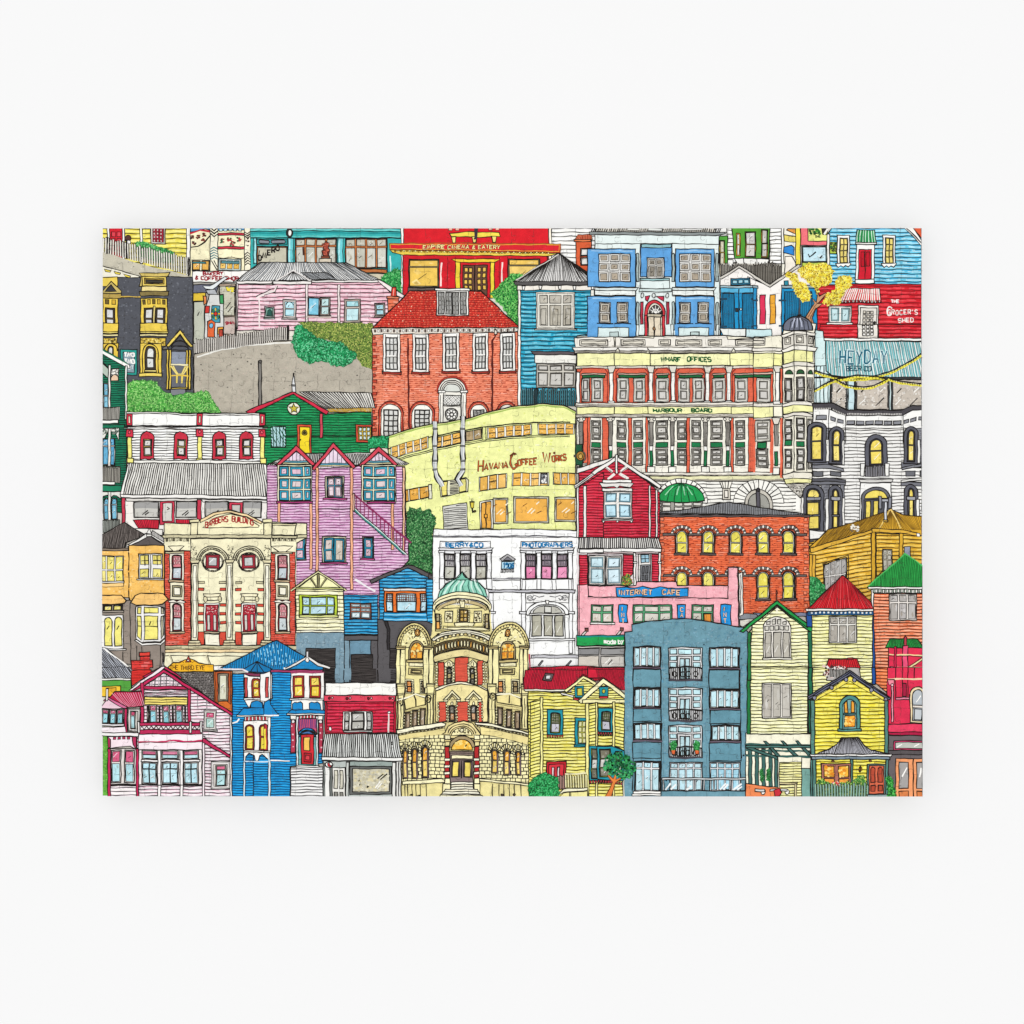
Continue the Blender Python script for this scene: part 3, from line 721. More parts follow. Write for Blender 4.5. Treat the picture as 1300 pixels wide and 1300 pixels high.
B('boat_shed', 'white gabled boat sheds with blue double doors')
at(3, 0)
poly([(932, 410), (1076, 325), (1300, 460), (1310, 800), (932, 800)], '#fbf6f0', 1)
at(4, 0)
poly([(-40, 400), (125, 470), (345, 315), (480, 470), (480, 900), (-40, 900)], '#fbf6f0', 1)
line((0, 385), (125, 470), (345, 315), w=2.6, c='#d9d4ca'); line((0, 375), (125, 458), (340, 305), w=.9); line((-2, 402), (125, 480), (350, 325), w=.9)
at(3, 0); line((932, 410), (1076, 322), (1182, 385), w=2.6, c='#d9d4ca'); line((932, 402), (1076, 315), (1190, 380), w=.9); line((940, 420), (1076, 334), (1185, 400), w=.8)
rect(1014, 412, 1158, 460, '#2a7896')
for x in (1026, 1070, 1114): rect(x, 424, x+34, 448, '#9fd0de', .7)
S('door', 'blue double boat shed door'); rect(935, 466, 1216, 484, '#a9c3cb'); rect(940, 484, 1208, 840, '#2196cc', 1); rect(940, 484, 1208, 520, '#5cb8e0', .6)
for x0 in (952, 1100): rect(x0, 525, x0+88, 820, '#1f7ba6', .9); fan((x0+8, 528), (x0+80, 528), (x0+8, 815), (x0+80, 815), 6, .6, '#0d4a68')
line((1074, 488), (1074, 830), w=1.1); line((935, 568), (985, 568), w=2.4, c='#24455a'); line((1165, 568), (1215, 568), w=2.4, c='#24455a'); line((935, 775), (985, 775), w=2.4, c='#24455a'); line((1165, 775), (1215, 775), w=2.4, c='#24455a'); rect(1050, 635, 1066, 660, '#3c3832'); oval(1088, 642, 8, 9, '#c9e6f0'); E()
at(4, 0)
for x, c in ((50, '#e2355a'), (126, '#f0ac3a')): poly([(x, 535), (x+40, 535), (x+42, 752), (x, 752)], c)
rect(-5, 466, 34, 484, '#9fb2b8'); rect(0, 484, 26, 800, '#2a90c4'); line((0, 578), (38, 578), w=2, c='#24455a'); line((0, 768), (34, 768), w=2, c='#24455a')
S('door', 'blue door behind the yellow tree'); rect(212, 462, 480, 484, '#9fb2b8'); rect(212, 484, 480, 840, '#2196cc', 1); rect(235, 510, 440, 820, '#1f7ba6', .8); fan((240, 512), (435, 512), (240, 815), (435, 815), 12, .7, '#0d4a68'); rect(232, 428, 262, 462, '#2f8aa0'); line((192, 578), (250, 578), w=2, c='#24455a'); line((192, 768), (240, 768), w=2, c='#24455a'); E()
at(3, 1); poly([(932, 20), (1125, 20), (1125, 78), (960, 78)], '#f2f4ee'); rect(1128, 25, 1320, 95, '#cfeaec')

B('red_shed', 'red weatherboard shed with a striped awning')
at(4, 0)
boards([(480, 462), (720, 455), (1262, 455), (1262, 870), (480, 870)], '#d8232f', 31, '#ee5058', dark='#b81822', ink='#5c1216')
at(4, 1); boards(box(500, -10, 1262, 92), '#d8232f', 26, '#ee5058', dark='#b81822', ink='#5c1216'); at(4, 0)
S('awning', 'red and white striped awning'); poly([(690, 486), (945, 488), (962, 590), (640, 592)], '#d3222f'); fan((700, 488), (938, 490), (652, 585), (950, 588), 17, 1.3, '#fbf6ee'); line((640, 592), (962, 592), w=1); fringe(645, 575, 955, 578, 16, 22, '#c81f2c', .5, W); E()
win(566, 618, 736, 748, W, '#9fd3d8', 2, 1, 16, 18, dbl=8); rect(548, 744, 746, 758, W)
S('door', 'white door with small square panes'); rect(786, 614, 938, 880, '#f7f3ea'); rect(802, 632, 926, 880, '#e9e4da')
for i in range(3):
    for j in range(8): rect(822+i*28, 656+j*29, 842+i*28, 676+j*29, '#d5cec0', .7)
at(4, 1); rect(782, -10, 932, 92, '#efeadf', .8)
for i in range(3):
    for j in range(3): rect(818+i*30, -4+j*28, 838+i*30, 16+j*28, '#f6f3ec', .8)
at(4, 0); oval(910, 744, 9, 9, '#2c2723'); E()
S('sign'); text('THE', 1034, 592, 22, '#f6ece8', 1.1, 16, .3); text('GROCER\'S', 1008, 682, 34, '#f8efe8', 1.1, 19, .62); text('SHED', 1088, 740, 30, '#f8efe8', 1.1, 20, .5); outline(arc(1022, 658, 20, 32, 40, 330), 1.6, '#f8efe8', False); E()

B('brewery', 'brewery hall with a pale blue iron roof and festoon lights')
at(4, 1)
poly([(430, 20), (525, 40), (530, 110), (1262, 115), (1262, 640), (440, 640)], '#d9efee'); boards([(430, 300), (575, 300), (575, 580), (430, 580)], '#d3ecec', 30, '#eefafa', ang=90)
rect(530, 92, 1262, 112, W)
S('roof', 'blue striped iron roof lettered with the brewery name'); pts = [(540, 112), (1262, 118), (1262, 385), (720, 385), (590, 370), (545, 340)]
fill(pts, '#eef6f2'); fan((545, 115), (1260, 120), (560, 380), (1330, 390), 32, 2.2, '#7fc4c8'); fan((550, 115), (1255, 120), (566, 380), (1322, 390), 50, .6, '#3c5a60'); outline(pts, 1.0)
for i, ch in enumerate('HEYDAY'): text(ch, 650+i*62, 284-(i % 2)*2, 96, '#cfe8ea', 3.6, 40); 
for i, ch in enumerate('HEYDAY'): text(ch, 650+i*62, 284-(i % 2)*2, 96, '#15637a', 1.9, 40)
text('BEER CO', 698, 336, 34, '#17495a', 1.35, 24, .22); E()
line((450, 385), (1262, 388), w=1.6); rect(600, 384, 1262, 402, '#3a3c40')
for x0, x1 in ((590, 692), (776, 1008), (1046, 1262)):
    rect(x0-12, 400, x1+12, 630, '#45484a'); S('window'); rect(x0, 404, x1, 626, '#c9bfb2'); specks(box(x0, 410, x1, 620), ['#dfd6cb', '#b3aaa0', '#e6e2da'], 90, 1.4)
    lines([[(x0+30, 500), (x0+62, 466)], [(x1-90, 600), (x1-30, 540)]], 1); lines([[(x0+20, 590), (x0+60, 550)], [(x1-60, 500), (x1-20, 460)]], 1, W); E()
rect(712, 390, 758, 634, '#cfe9ee'); poly([(440, 575), (600, 578), (740, 640), (440, 640)], '#4a4648')
S('festoon', 'swags of yellow festoon lights'); 
def swag(a, b, sag, n):
    p = [(a[0]+(b[0]-a[0])*i/n, a[1]+(b[1]-a[1])*i/n+sag*4*(i/n)*(1-i/n)) for i in range(n+1)]
    for w_, c_ in ((2.4, '#f0e44a'),): line(*[(x, y+16) for x, y in p], w=w_, c=c_)
    line(*p, w=1.3); 
    o = []
    for x, y in p[1:-1]: ribbon([P((x, y+3)), P((x+2, y+18))], .8, '#4a4420', o)
    emit(o)
swag((445, 325), (1262, 205), 120, 40); swag((450, 480), (990, 395), -60, 22); swag((610, 395), (1010, 395), 62, 20); swag((1010, 385), (1262, 430), 12, 14); E()

B('kowhai_tree', 'bare limbed tree with clumps of yellow blossom')
at(4, 0)
S('trunk'); poly([(395, 700), (430, 645), (455, 600), (440, 560), (470, 590), (480, 540), (462, 480), (475, 475), (495, 545), (545, 520), (550, 530), (480, 600), (520, 600), (470, 640), (440, 710), (470, 790), (430, 790)], '#cf9a72')
lines([[(410, 705), (450, 640), (480, 590)], [(425, 715), (470, 630)], [(440, 770), (430, 700)]], .8, '#7a4a30'); E()
cl = ['#f7ee50', '#f3d93a', '#caa02a', '#fff58a', '#8a6a24', '#f9f27a']
for p in ([(340, 350), (370, 320), (420, 300), (470, 312), (520, 295), (570, 320), (600, 360), (585, 420), (560, 460), (500, 470), (480, 520), (455, 470), (400, 450), (390, 410), (355, 395)],
          [(245, 380), (280, 360), (330, 380), (345, 440), (400, 450), (430, 520), (420, 580), (370, 592), (335, 540), (315, 500), (290, 440)],
          [(610, 430), (650, 395), (700, 385), (745, 410), (740, 460), (700, 500), (640, 600), (560, 610), (515, 590), (560, 530), (620, 500)]):
    S('blossom'); bush(p, '#f0d83c', cl, .75, 1.7, 1.5); E()
# ================================================================= middle band
B('wharf_building', 'long cream and red brick wharf offices with columns and a corner turret')
at(3, 1)
def X(p, c=0): return (p[0]+1182*c, p[1])
poly([(-160, 95), (-145, 88), (-140, 600), (-130, 1060), (1420, 1060), (1630, 800), (1640, 80), (1190, 80), (1182, 90), (980, 72), (440, 75), (150, 85)], '#faf5df', 1)
poly([(-160, 88), (135, 82), (145, 165), (150, 85), (435, 90), (440, 78), (985, 74), (990, 100), (1180, 95), (1390, 85), (1390, 165), (-150, 165)], '#f3eee3')
for x0, x1 in ((-118, 90), (190, 372), (474, 562), (602, 796), (842, 944), (1048, 1270)):
    rect(x0, 104, x1, 144, '#efe9da', .9); rect(x0+14, 114, x1-14, 134, '#e2dccc', .7)
for x0, x1 in ((-175, 170), (165, 400), (385, 1038), (1030, 1400)):
    poly([(x0, 160), (x1, 160), (x1-18, 186), (x0+16, 186)], '#f5f2ea'); poly([(x0+14, 186), (x1-16, 186), (x1-24, 204), (x0+18, 204)], '#b5afa5')
rect(-140, 205, 140, 305, '#f7f5b8'); rect(140, 205, 410, 305, '#f7f5b4'); rect(410, 208, 1008, 296, '#f8f6bd'); rect(1008, 203, 1420, 305, '#f7f5b4')
S('sign'); text('WHARF', 490, 268, 32, '#125a2a', 1.7, 23, .28); text('OFFICES', 688, 266, 32, '#125a2a', 1.7, 22, .26); E()
shade(-150, 150, 1390, 164); shade(-140, 188, 1390, 203, '#7d776c')
# upper storey
rect(-140, 315, 1400, 590, '#ec7254'); hatch(box(-140, 318, 1400, 585), 0, 8, .3, '#b23a28', .1)
poly([(-150, 300), (1400, 296), (1400, 318), (-150, 320)], '#e7e1d2'); shade(-150, 308, 1400, 318)
arches = ((-120, 90), (155, 390), (440, 560), (605, 820), (865, 985), (1025, 1310))
for x0, x1 in arches:
    outline([(x0, 570), (x0, 345), (x0+25, 318), (x1-25, 318), (x1, 345), (x1, 570)], 1.3, '#8c2a20', False)
    poly([(x0+15, 355), (x1-15, 355), (x1-10, 368), (x0+10, 368)], '#d8b9a8'); rect(x0+20, 368, x1-20, 388, '#1e6a3c')
for x0 in (-30, 162, 285, 452, 618, 728, 876, 1044, 1212):
    win(x0, 392, x0+(96 if x0 in (452, 1044, 876) else 86), 568, '#f6f3e8', '#b1aca2', 1, 2, 18, 10, dbl=7)
win(-105, 392, -45, 568, '#f6f3e8', '#b1aca2', 1, 2, 12, 10, dbl=6)
for x in (-40+0, 118, 414, 580, 838, 998, 1360):
    if x < 0: continue
    rect(x-14, 345, x+14, 575, '#fbfaf3'); poly([(x-32, 300), (x+32, 300), (x+22, 330), (x+16, 352), (x-16, 352), (x-22, 330)], '#e2ddd0'); rect(x-24, 562, x+24, 584, W)
rect(-145, 345, -120, 575, W)
# string course
poly([(-150, 578), (1420, 570), (1420, 606), (-150, 606)], '#efe9dc'); line((-150, 596), (1420, 592), w=1.6, c='#8f897f'); shade(-150, 588, 1400, 604)
rect(-140, 608, 140, 662, '#f7f5b4'); rect(140, 606, 392, 662, '#f7f5b0'); rect(392, 606, 1016, 664, '#f8f6b8'); rect(1016, 606, 1420, 662, '#f7f5b4')
S('sign'); text('HARBOUR', 434, 646, 25, '#125a2a', 1.6, 24, .3); text('BOARD', 718, 646, 25, '#125a2a', 1.6, 24, .32); E()
poly([(-150, 662), (1420, 658), (1420, 686), (-150, 686)], '#d5cfc2'); shade(-150, 668, 1400, 686, '#7d776c')
# lower storey
rect(-140, 688, 1400, 1045, '#f6f2e4', .6)
at(3, 2)
rect(-140, 212, 1400, 272, '#f8f4e6', .6)
for x0, x1 in ((50, 96), (245, 272), (375, 394), (682, 706), (1012, 1034), (1145, 1190), (-65, -40)):
    fill(box(x0, -140, x1, 270), '#ea6e50'); hatch(box(x0, -140, x1, 270), 0, 8, .3, '#b23a28', .1); outline(box(x0, -140, x1, 270), .7)
rect(-92, -140, -60, 200, '#ea6e50')
for x0 in (-30, 160, 285, 452, 612, 720, 862, 1050, 1212):
    x1 = x0+(88 if x0 in (452, 862) else 68)
    win(x0, -118, x1, 24, '#e9e4d6', '#bdb8ab', 1, 3, 10, 8, rows=[.7, 1, .6], dbl=6); rect(x0, 46, x1, 84, '#1d7a48'); win(x0, 94, x1, 218, '#e9e4d6', '#c4bfb2', 1, 3, 10, 7, dbl=6)
for x in (-110, 112, 417, 575, 823, 990):
    poly([(x-16, -110), (x+16, -110), (x+13, 70), (x-13, 70)], '#b9b4ab'); fan((x-12, -108), (x+12, -108), (x-10, 68), (x+10, 68), 4, .6, '#5c5852')
    poly([(x-34, -142), (x+34, -142), (x+16, -108), (x-16, -108)], '#e6e0d2'); oval(x-20, -128, 10, 10, '#f2eee2'); oval(x+20, -128, 10, 10, '#f2eee2')
    rect(x-12, 72, x+12, 108, W, .6); rect(x-11, 108, x+11, 225, '#1c7446'); rect(x-28, 228, x+28, 278, '#fbf9ee')
poly([(350, 272), (1400, 268), (1400, 292), (370, 292)], '#f4efe2'); poly([(400, 300), (1420, 292), (1420, 330), (430, 330)], '#e9e6b8'); line((420, 335), (1420, 330), w=1.6, c='#9c968a'); shade(420, 318, 1400, 332, '#a39c8c'); shade(380, 282, 1400, 294, '#a39c8c')
rect(440, 338, 1620, 600, '#faf8f0')
for y in range(360, 560, 28): line((450, y), (1500, y-4), w=.9)
for cx, r0, r1 in ((640, 150, 200), (1220, 110, 190), (980, 30, 50)):
    pl = arc(cx, 500 if cx != 980 else 400, r1, r1*.92, 0, 180, 18); 
    if cx != 980: poly(pl, '#faf8f0', .7); lines([[(cx+r0*cos(a*pi/14), 500-r0*.92*sin(a*pi/14)), (cx+r1*cos(a*pi/14), 500-r1*.92*sin(a*pi/14))] for a in range(15)], .9)
poly([(930, 340), (1025, 340), (1008, 392), (950, 392)], '#f6f2e6'); lines([[(948, 342), (960, 390)], [(972, 342), (974, 390)], [(998, 342), (992, 390)]], .8); rect(950, 392, 1008, 475, '#d8d2c4'); rect(966, 408, 992, 460, '#efe9dd')
poly([(1112, 560)]+arc(1220, 505, 105, 108, 180, 0)+[(1328, 560)], '#cbc6ba', 1); poly([(1138, 560)]+arc(1220, 510, 80, 84, 180, 0)+[(1302, 560)], '#a3a29a'); rect(1204, 398, 1232, 540, '#57545c'); oval(1218, 400, 12, 14, '#37353a')
S('window', 'arched window under the green awning'); rect(490, 488, 800, 580, '#a5a39a'); 
for x in (500, 590, 660, 730): rect(x, 498, x+60, 520, '#dedad0', .7); rect(x, 530, x+60, 580, '#e9e5dc', .7)
E()
S('awning', 'green domed awning with dark ribs'); poly([(472, 482)]+arc(642, 480, 172, 128, 178, 2, 16)+[(814, 480), (760, 492), (640, 496), (540, 492)], '#1f9a50', 1.1)
for dx in (-110, -55, 0, 60, 115): line((642, 352), (642+dx*.75, 400), (642+dx, 495), w=1.1, c='#0d4a28')
for dx in (-125, -35, 30, 88): line((642+dx*.5, 375), (642+dx*.95, 440), w=1.4, c='#9fdcb4')
E()
# corner turret
at(4, 1)
poly([(0, 90), (215, 70), (220, 800), (0, 800)], '#faf5df', .6); rect(0, 320, 148, 570, '#ea6244'); rect(0, 90, 88, 145, '#f0eadc'); rect(0, 108, 80, 134, '#e2dccc')
rect(0, 205, 160, 310, '#f7f5b4'); rect(152, 208, 230, 305, '#f7f5a8'); rect(0, 606, 150, 690, '#f7f5b4')
poly([(0, 580), (225, 572), (225, 604), (0, 606)], '#efe9dc'); poly([(0, 690), (220, 680), (225, 700), (0, 706)], '#d5cfc2'); rect(-10, 165, 225, 190, '#efeadf')
win(24, 392, 128, 568, '#f6f3e8', '#b1aca2', 1, 2, 20, 10, dbl=7); poly([(0, 350), (140, 345), (148, 362), (0, 366)], '#d8b9a8'); rect(0, 366, 130, 386, '#1e6a3c')
rect(165, 350, 195, 575, '#fbfaf3'); poly([(148, 300), (215, 300), (200, 330), (195, 350), (165, 350), (158, 330)], '#e2ddd0'); rect(150, 565, 205, 590, W); rect(200, 320, 232, 580, '#ea6e50')
fill(box(200, 690, 235, 1140), '#ea6e50'); fill(box(0, 700, 16, 1100), '#ea6e50'); fill(box(125, 700, 150, 1100), '#ea6e50')
win(12, 708, 126, 866, '#f3efe2', '#bdb8ab', 1, 3, 16, 8, rows=[.7, 1, .6], dbl=7); rect(30, 872, 96, 915, '#1d7a48'); win(22, 922, 110, 1060, '#e9e4d6', '#c4bfb2', 1, 3, 10, 7, dbl=6)
poly([(155, 740), (188, 740), (184, 900), (160, 900)], '#b9b4ab'); fan((158, 742), (186, 742), (162, 896), (182, 896), 4, .6, '#5c5852'); poly([(138, 690), (200, 690), (188, 740), (155, 740)], '#e6e0d2'); rect(160, 945, 182, 1050, '#1c7446'); rect(148, 1065, 196, 1115, '#fbf9ee')
S('turret', 'octagonal corner turret with a ribbed slate dome')
poly([(230, 10), (240, -20), (470, -20), (462, 50), (445, 1090), (425, 1110), (300, 1090), (222, 1130), (218, 60)], '#faf5e2', 1.1)
poly([(205, 70), (300, 38), (395, 42), (470, 55), (460, 75), (300, 60), (225, 92)], '#f1ece0'); poly([(220, 92), (300, 62), (396, 64), (455, 78), (448, 150), (300, 150), (222, 175)], '#e3ded2')
for x0, x1, y in ((236, 280, 85), (322, 376, 75), (410, 444, 80)): rect(x0, y, x1, y+52, '#d3cdbf'); rect(x0+12, y+12, x1-12, y+40, '#f3eee0', .7)
poly([(208, 182), (300, 145), (400, 148), (480, 165), (465, 190), (300, 180), (222, 200)], '#f3efe4'); poly([(222, 200), (305, 182), (400, 184), (448, 192), (448, 270), (305, 270), (228, 285)], '#f6f4ac')
poly([(215, 292), (305, 268), (400, 270), (460, 285), (450, 305), (300, 300), (225, 315)], '#e9e4d8')
for x in (305, 400): line((x, 40), (x, 1090), w=.8)
for cx, rx in ((266, 28), (352, 30), (428, 18)): poly(arc(cx, 360, rx, 30, 0, 180), '#2c5a36', .9)
for x0, x1, dy in ((234, 290, 10), (322, 384, 0), (408, 444, 6)):
    win(x0, 382+dy, x1, 560+dy, '#d5d0c4', '#aaa69d', 1, 2, 8, 8, dbl=6); win(x0, 690+dy, x1, 850+dy, '#dcd7ca', '#bbb6aa', 1, 3, 6, 7, dbl=5)
    rect(x0+2, 868-dy, x1-2, 906-dy, '#1e7a48'); win(x0+2, 922, x1-2, 1080-dy, '#dcd7ca', '#c2bdb0', 1, 3, 6, 7, dbl=5)
poly([(215, 590), (300, 562), (400, 566), (450, 580), (445, 600), (300, 590), (222, 610)], '#f0ebdf'); poly([(222, 610), (300, 590), (445, 600), (445, 645), (300, 645), (225, 662)], '#f6f4b0'); poly([(218, 668), (300, 648), (400, 650), (445, 665), (440, 682), (300, 672), (228, 690)], '#e6e0d4')
poly([(215, 1120), (300, 1095), (430, 1100), (445, 1120), (440, 1150), (300, 1145), (230, 1165)], '#f0ebda'); poly([(228, 1150), (300, 1140), (440, 1150), (430, 1180), (300, 1175), (240, 1185)], '#ece8a8')
poly([(240, 1185), (425, 1180), (400, 1220), (350, 1290), (300, 1240)], '#cfcabe'); hatch([(250, 1190), (415, 1190), (350, 1280)], 8, 12, .9, '#6b675f', .3); specks([(270, 1200), (400, 1200), (350, 1270)], ['#4a4743', '#f3efe6'], 80, .9)
at(4, 0)
S('dome'); poly([(228, 800)]+arc(332, 795, 112, 100, 178, 2, 16)+[(445, 800), (300, 805)], '#6d7180', 1.2)
for dx in (-70, -35, 5, 45, 80): line((338, 697), (338+dx*.8, 735), (338+dx, 800), w=1, c='#25262c')
for dx in (-50, -12, 28): line((336+dx*.5, 710), (336+dx, 780), w=1.6, c='#b9bed0')
line((345, 690), (347, 560), w=1.6, c='#4a4648'); line((330, 690), (362, 690), w=2.4); E()
STACK[:] = STACK[:1]

B('black_white_house', 'ornate white house with black trimmed arched windows lit yellow')
at(4, 1)
poly([(448, 620), (560, 625), (690, 670), (1120, 665), (1180, 620), (1262, 610), (1262, 900), (448, 900)], '#fbfaf6', 1)
at(4, 2); boards([(445, -60), (1262, -60), (1262, 660), (680, 660), (560, 790), (425, 790), (440, 300)], '#efede8', 26, '#f8f7f4')
for x0_, x1_ in ((525, 582), (440, 470), (1215, 1262)): rect(x0_, -60, x1_, 210, '#8b8c92', .7); shade(x0_, -60, x1_, 210, '#4a4a50', .5, 7)
for x0_, x1_ in ((508, 575), (652, 682)): rect(x0_, 350, x1_, 720, '#85868d', .7); shade(x0_, 350, x1_, 720, '#4a4a50', .5, 7)
rect(445, 180, 680, 214, '#6d6e76', .8); rect(1110, 196, 1262, 232, '#6d6e76', .8); rect(440, 338, 690, 362, '#77787f', .8); rect(1106, 345, 1262, 372, '#77787f', .8)
at(4, 1)
poly([(440, 582), (600, 580), (700, 632), (1110, 632), (1190, 598), (1262, 596), (1262, 628), (1190, 632), (1120, 672), (690, 672), (590, 622), (445, 620)], '#4b484c', 1)
fringe(450, 612, 580, 616, 12, 10, '#c9c6c0', 0); fringe(700, 655, 1110, 655, 12, 34, '#d8d5cf', 0); fringe(590, 620, 690, 662, 12, 8, '#c9c6c0', 0)
for i in range(6): rect(700+i*70, 712, 758+i*70, 740, '#8e8f95', .9)
rect(472, 670, 548, 704, '#8e8f95'); poly([(580, 680), (614, 690), (614, 716), (580, 706)], '#8e8f95'); poly([(632, 695), (674, 708), (674, 732), (632, 720)], '#8e8f95'); poly([(1130, 710), (1165, 700), (1165, 724), (1130, 734)], '#8e8f95'); poly([(1178, 698), (1220, 684), (1220, 708), (1178, 722)], '#8e8f95'); rect(1240, 680, 1262, 704, '#8e8f95')
line((690, 745), (1118, 745), w=.8); line((690, 675), (690, 880), w=.8); line((1122, 675), (1122, 880), w=.8); line((566, 625), (560, 880), w=.8)
at(4, 2)
def bw(x0, y0, x1, y1, a, t=22, rows=(1, 1), n=1):
    cx = (x0+x1)/2
    poly([(x0-t, y1+t*.6)]+arc(cx, y0+a, (x1-x0)/2+t, a+t, 180, 0)+[(x1+t, y1+t*.6)], '#5c5d66', 1)
    win(x0, y0, x1, y1, '#4f4f56', '#f6dd68', n, 2, 11, 9, arch=a, rows=list(rows))
bw(430, -80, 520, 180, 22, 26, (.8, 1)); bw(590, -50, 655, 192, 34, 24, (.9, 1)); bw(868, 20, 970, 215, 46, 32, (.85, 1)); bw(1152, -50, 1210, 192, 34, 24, (.9, 1))
rect(840, 222, 990, 300, '#6a6b72'); pickets(850, 300, 985, 300, 78, 11, '#9a9aa2', .7, .4, 'balcony_rail')
for x in (800, 985): poly([(x, 205), (x+34, 205), (x+30, 300), (x+4, 300)], '#f2f1ec')
poly([(440, 215), (540, 210), (675, 240), (680, 262), (540, 240), (440, 242)], '#85868c'); poly([(440, 318), (540, 312), (690, 325), (685, 345), (540, 336), (440, 338)], '#5a5a60')
rect(445, 262, 520, 300, '#6a6b70'); poly([(575, 262), (655, 272), (655, 302), (575, 296)], '#6a6b70'); rect(1140, 262, 1210, 300, '#6a6b70'); rect(1248, 256, 1262, 300, '#6a6b70')
poly([(1110, 235), (1262, 205), (1262, 225), (1115, 250)], '#85868c'); poly([(1105, 330), (1262, 310), (1262, 330), (1110, 345)], '#e2e1dc')
poly([(790, 325), (1045, 322), (1035, 345), (800, 348)], '#d7d5d0'); poly([(800, 350), (1030, 350), (1040, 630), (795, 630)], '#f7f6f2')
S('door', 'arched black doorway lit yellow'); poly([(808, 630)]+arc(918, 460, 108, 80, 180, 0)+[(1026, 630)], '#6a6b72', 1); poly(arc(918, 464, 84, 60, 0, 180), '#f6e06a'); rect(828, 474, 1000, 640, '#55565c')
for x in (842, 900): rect(x, 486, x+34, 610, '#f4dc66')
E()
bw(396, 388, 500, 700, 48, 28, (.45, 1)); rect(398, 455, 505, 480, '#8f9098'); rect(400, 585, 500, 600, '#5f6068'); bw(590, 395, 640, 690, 30, 28, (.3, 1)); rect(580, 452, 650, 480, '#a5a6ac'); rect(586, 585, 645, 600, '#5f6068')
bw(1156, 390, 1204, 620, 34, 28, (.4, 1)); rect(1146, 452, 1212, 478, '#a5a6ac')
for x in (540, 1220): rect(x, 470, x+24, 720, '#f4f3ee'); 
for x in (358, 665): rect(x, 460, x+18, 740, '#eceae4', .7)
rect(545, 25, 566, 190, '#f0efe9', .7); rect(665, 30, 680, 210, '#f0efe9', .7); rect(1230, 25, 1250, 200, '#f0efe9', .7)
poly([(420, 700), (560, 720), (540, 760), (420, 770)], '#f3f1ec'); rect(420, 770, 520, 850, '#4a484c')

B('mustard_house', 'mustard yellow weatherboard house with a ribbed roof')
at(4, 3)
boards([(415, -30), (880, -170), (1100, -150), (1262, -120), (1262, 440), (420, 440)], '#e9b83c', 30, '#f8d878', ang=-9, dark='#cf9826')
poly([(880, -120), (1262, -110), (1262, 300), (890, 440)], '#e9b83c'); boards([(920, -100), (1262, -90), (1262, 300), (920, 300)], '#e9b83c', 30, '#f6d26c', dark='#cf9826'); rect(884, -120, 914, 400, '#d9a832', .9); rect(1092, -100, 1120, 100, '#d9a832')
at(4, 2)
S('roof'); poly([(420, 830), (560, 700), (740, 650), (950, 580), (1030, 545), (1120, 590), (1262, 600), (1262, 740), (1200, 745), (1100, 710), (890, 700), (600, 800), (430, 860)], '#d9a630', 1.1)
fan((560, 705), (1010, 560), (440, 850), (890, 700), 44, .7, '#6a4c14'); fan((1020, 555), (1060, 565), (900, 700), (1200, 730), 20, .7, '#6a4c14'); fan((1080, 580), (1262, 605), (1190, 700), (1280, 700), 12, .7, '#6a4c14')
lines([[(1030, 545), (1105, 690)], [(1022, 550), (940, 695)]], 1.6, '#f3d27a'); poly([(885, 690), (1100, 700), (1225, 722), (1222, 745), (1100, 726), (890, 718)], '#e0b040'); poly([(425, 838), (885, 700), (890, 722), (430, 875)], '#e0b040'); specks(box(730, 665, 785, 715), ['#f3efe2', '#6a5a4a'], 30, 1.6)
rect(1222, 725, 1246, 750, W, .5); E()
S('chimney', 'white cross shaped flue pipe'); rect(980, 490, 1000, 630, '#d7d9de'); rect(945, 470, 1035, 490, '#aeb0b8'); rect(938, 450, 960, 545, '#8b8d96'); rect(1010, 455, 1034, 540, '#8b8d96'); rect(975, 625, 1005, 640, '#c9a24a'); E()
at(4, 3)
outline([(515, 130), (712, 62), (712, 300)], 1, INK, False); poly([(525, 135), (700, 78), (700, 240), (560, 340), (525, 340)], '#e9e6e0')
warp(quad((530, 135), (695, 82), (695, 330), (530, 330)))
win(0, 0, 100, 100, '#f1eee8', '#b3b0ac', 4, 2, 3, 5, rows=[.9, 1]); warp()
rect(418, 60, 465, 230, '#e3b040'); line((440, 60), (440, 230), w=.8)
win(966, 20, 1040, 185, '#d5cdb6', '#b9b5a6', 2, 3, 8, 7, rows=[.4, .4, 1], name='window'); poly([(960, 190), (1000, 180), (960, 240), (930, 225)], '#e3b34a')
rect(1132, 0, 1176, 80, '#9a9fb0')
B('shrub', 'dark green shrub between the brick block and the mustard house')
bush([(408, 240), (440, 220), (480, 228), (500, 270), (540, 290), (545, 330), (470, 410), (410, 450), (404, 300)], '#2a8a48', ['#1b6634', '#4bb068', '#124a26', '#74cc88'], .5, 1.6, 1.2, '#1c5a30')

B('orange_brick_block', 'orange brick block with two rows of arched yellow windows')
at(3, 2)
S('roof'); poly([(462, 572), (700, 545), (1000, 492), (1300, 545), (1625, 590), (1600, 605), (800, 598), (470, 590)], '#8a8c90', 1.1); hatch([(470, 572), (700, 547), (1000, 495), (1300, 547), (1620, 590), (1000, 585)], 88, 13, .55, INK, .1); line((470, 580), (900, 582), (1600, 598), w=1.3); E()
W0 = [(470, 600), (1598, 604), (1602, 1330), (470, 1330)]
brick(W0, '#ee6a3c', 7.5, '#b8452a', '#8f2c1c')
for i in range(16): rect(474 if i % 2 else 484, 610+i*46, 512, 634+i*46, '#f08a68', .7, '#5a1f14'); rect(1560, 610+i*46, 1596 if i % 2 else 1584, 634+i*46, '#f08a68', .7, '#5a1f14')
rect(470, 590, 1602, 604, '#6a5a58')
for y, tw in ((735, 0), (1042, 1)): 
    poly([(505, y-8), (1580, y-4), (1580, y+12), (505, y+10)], '#6b625f', .7)
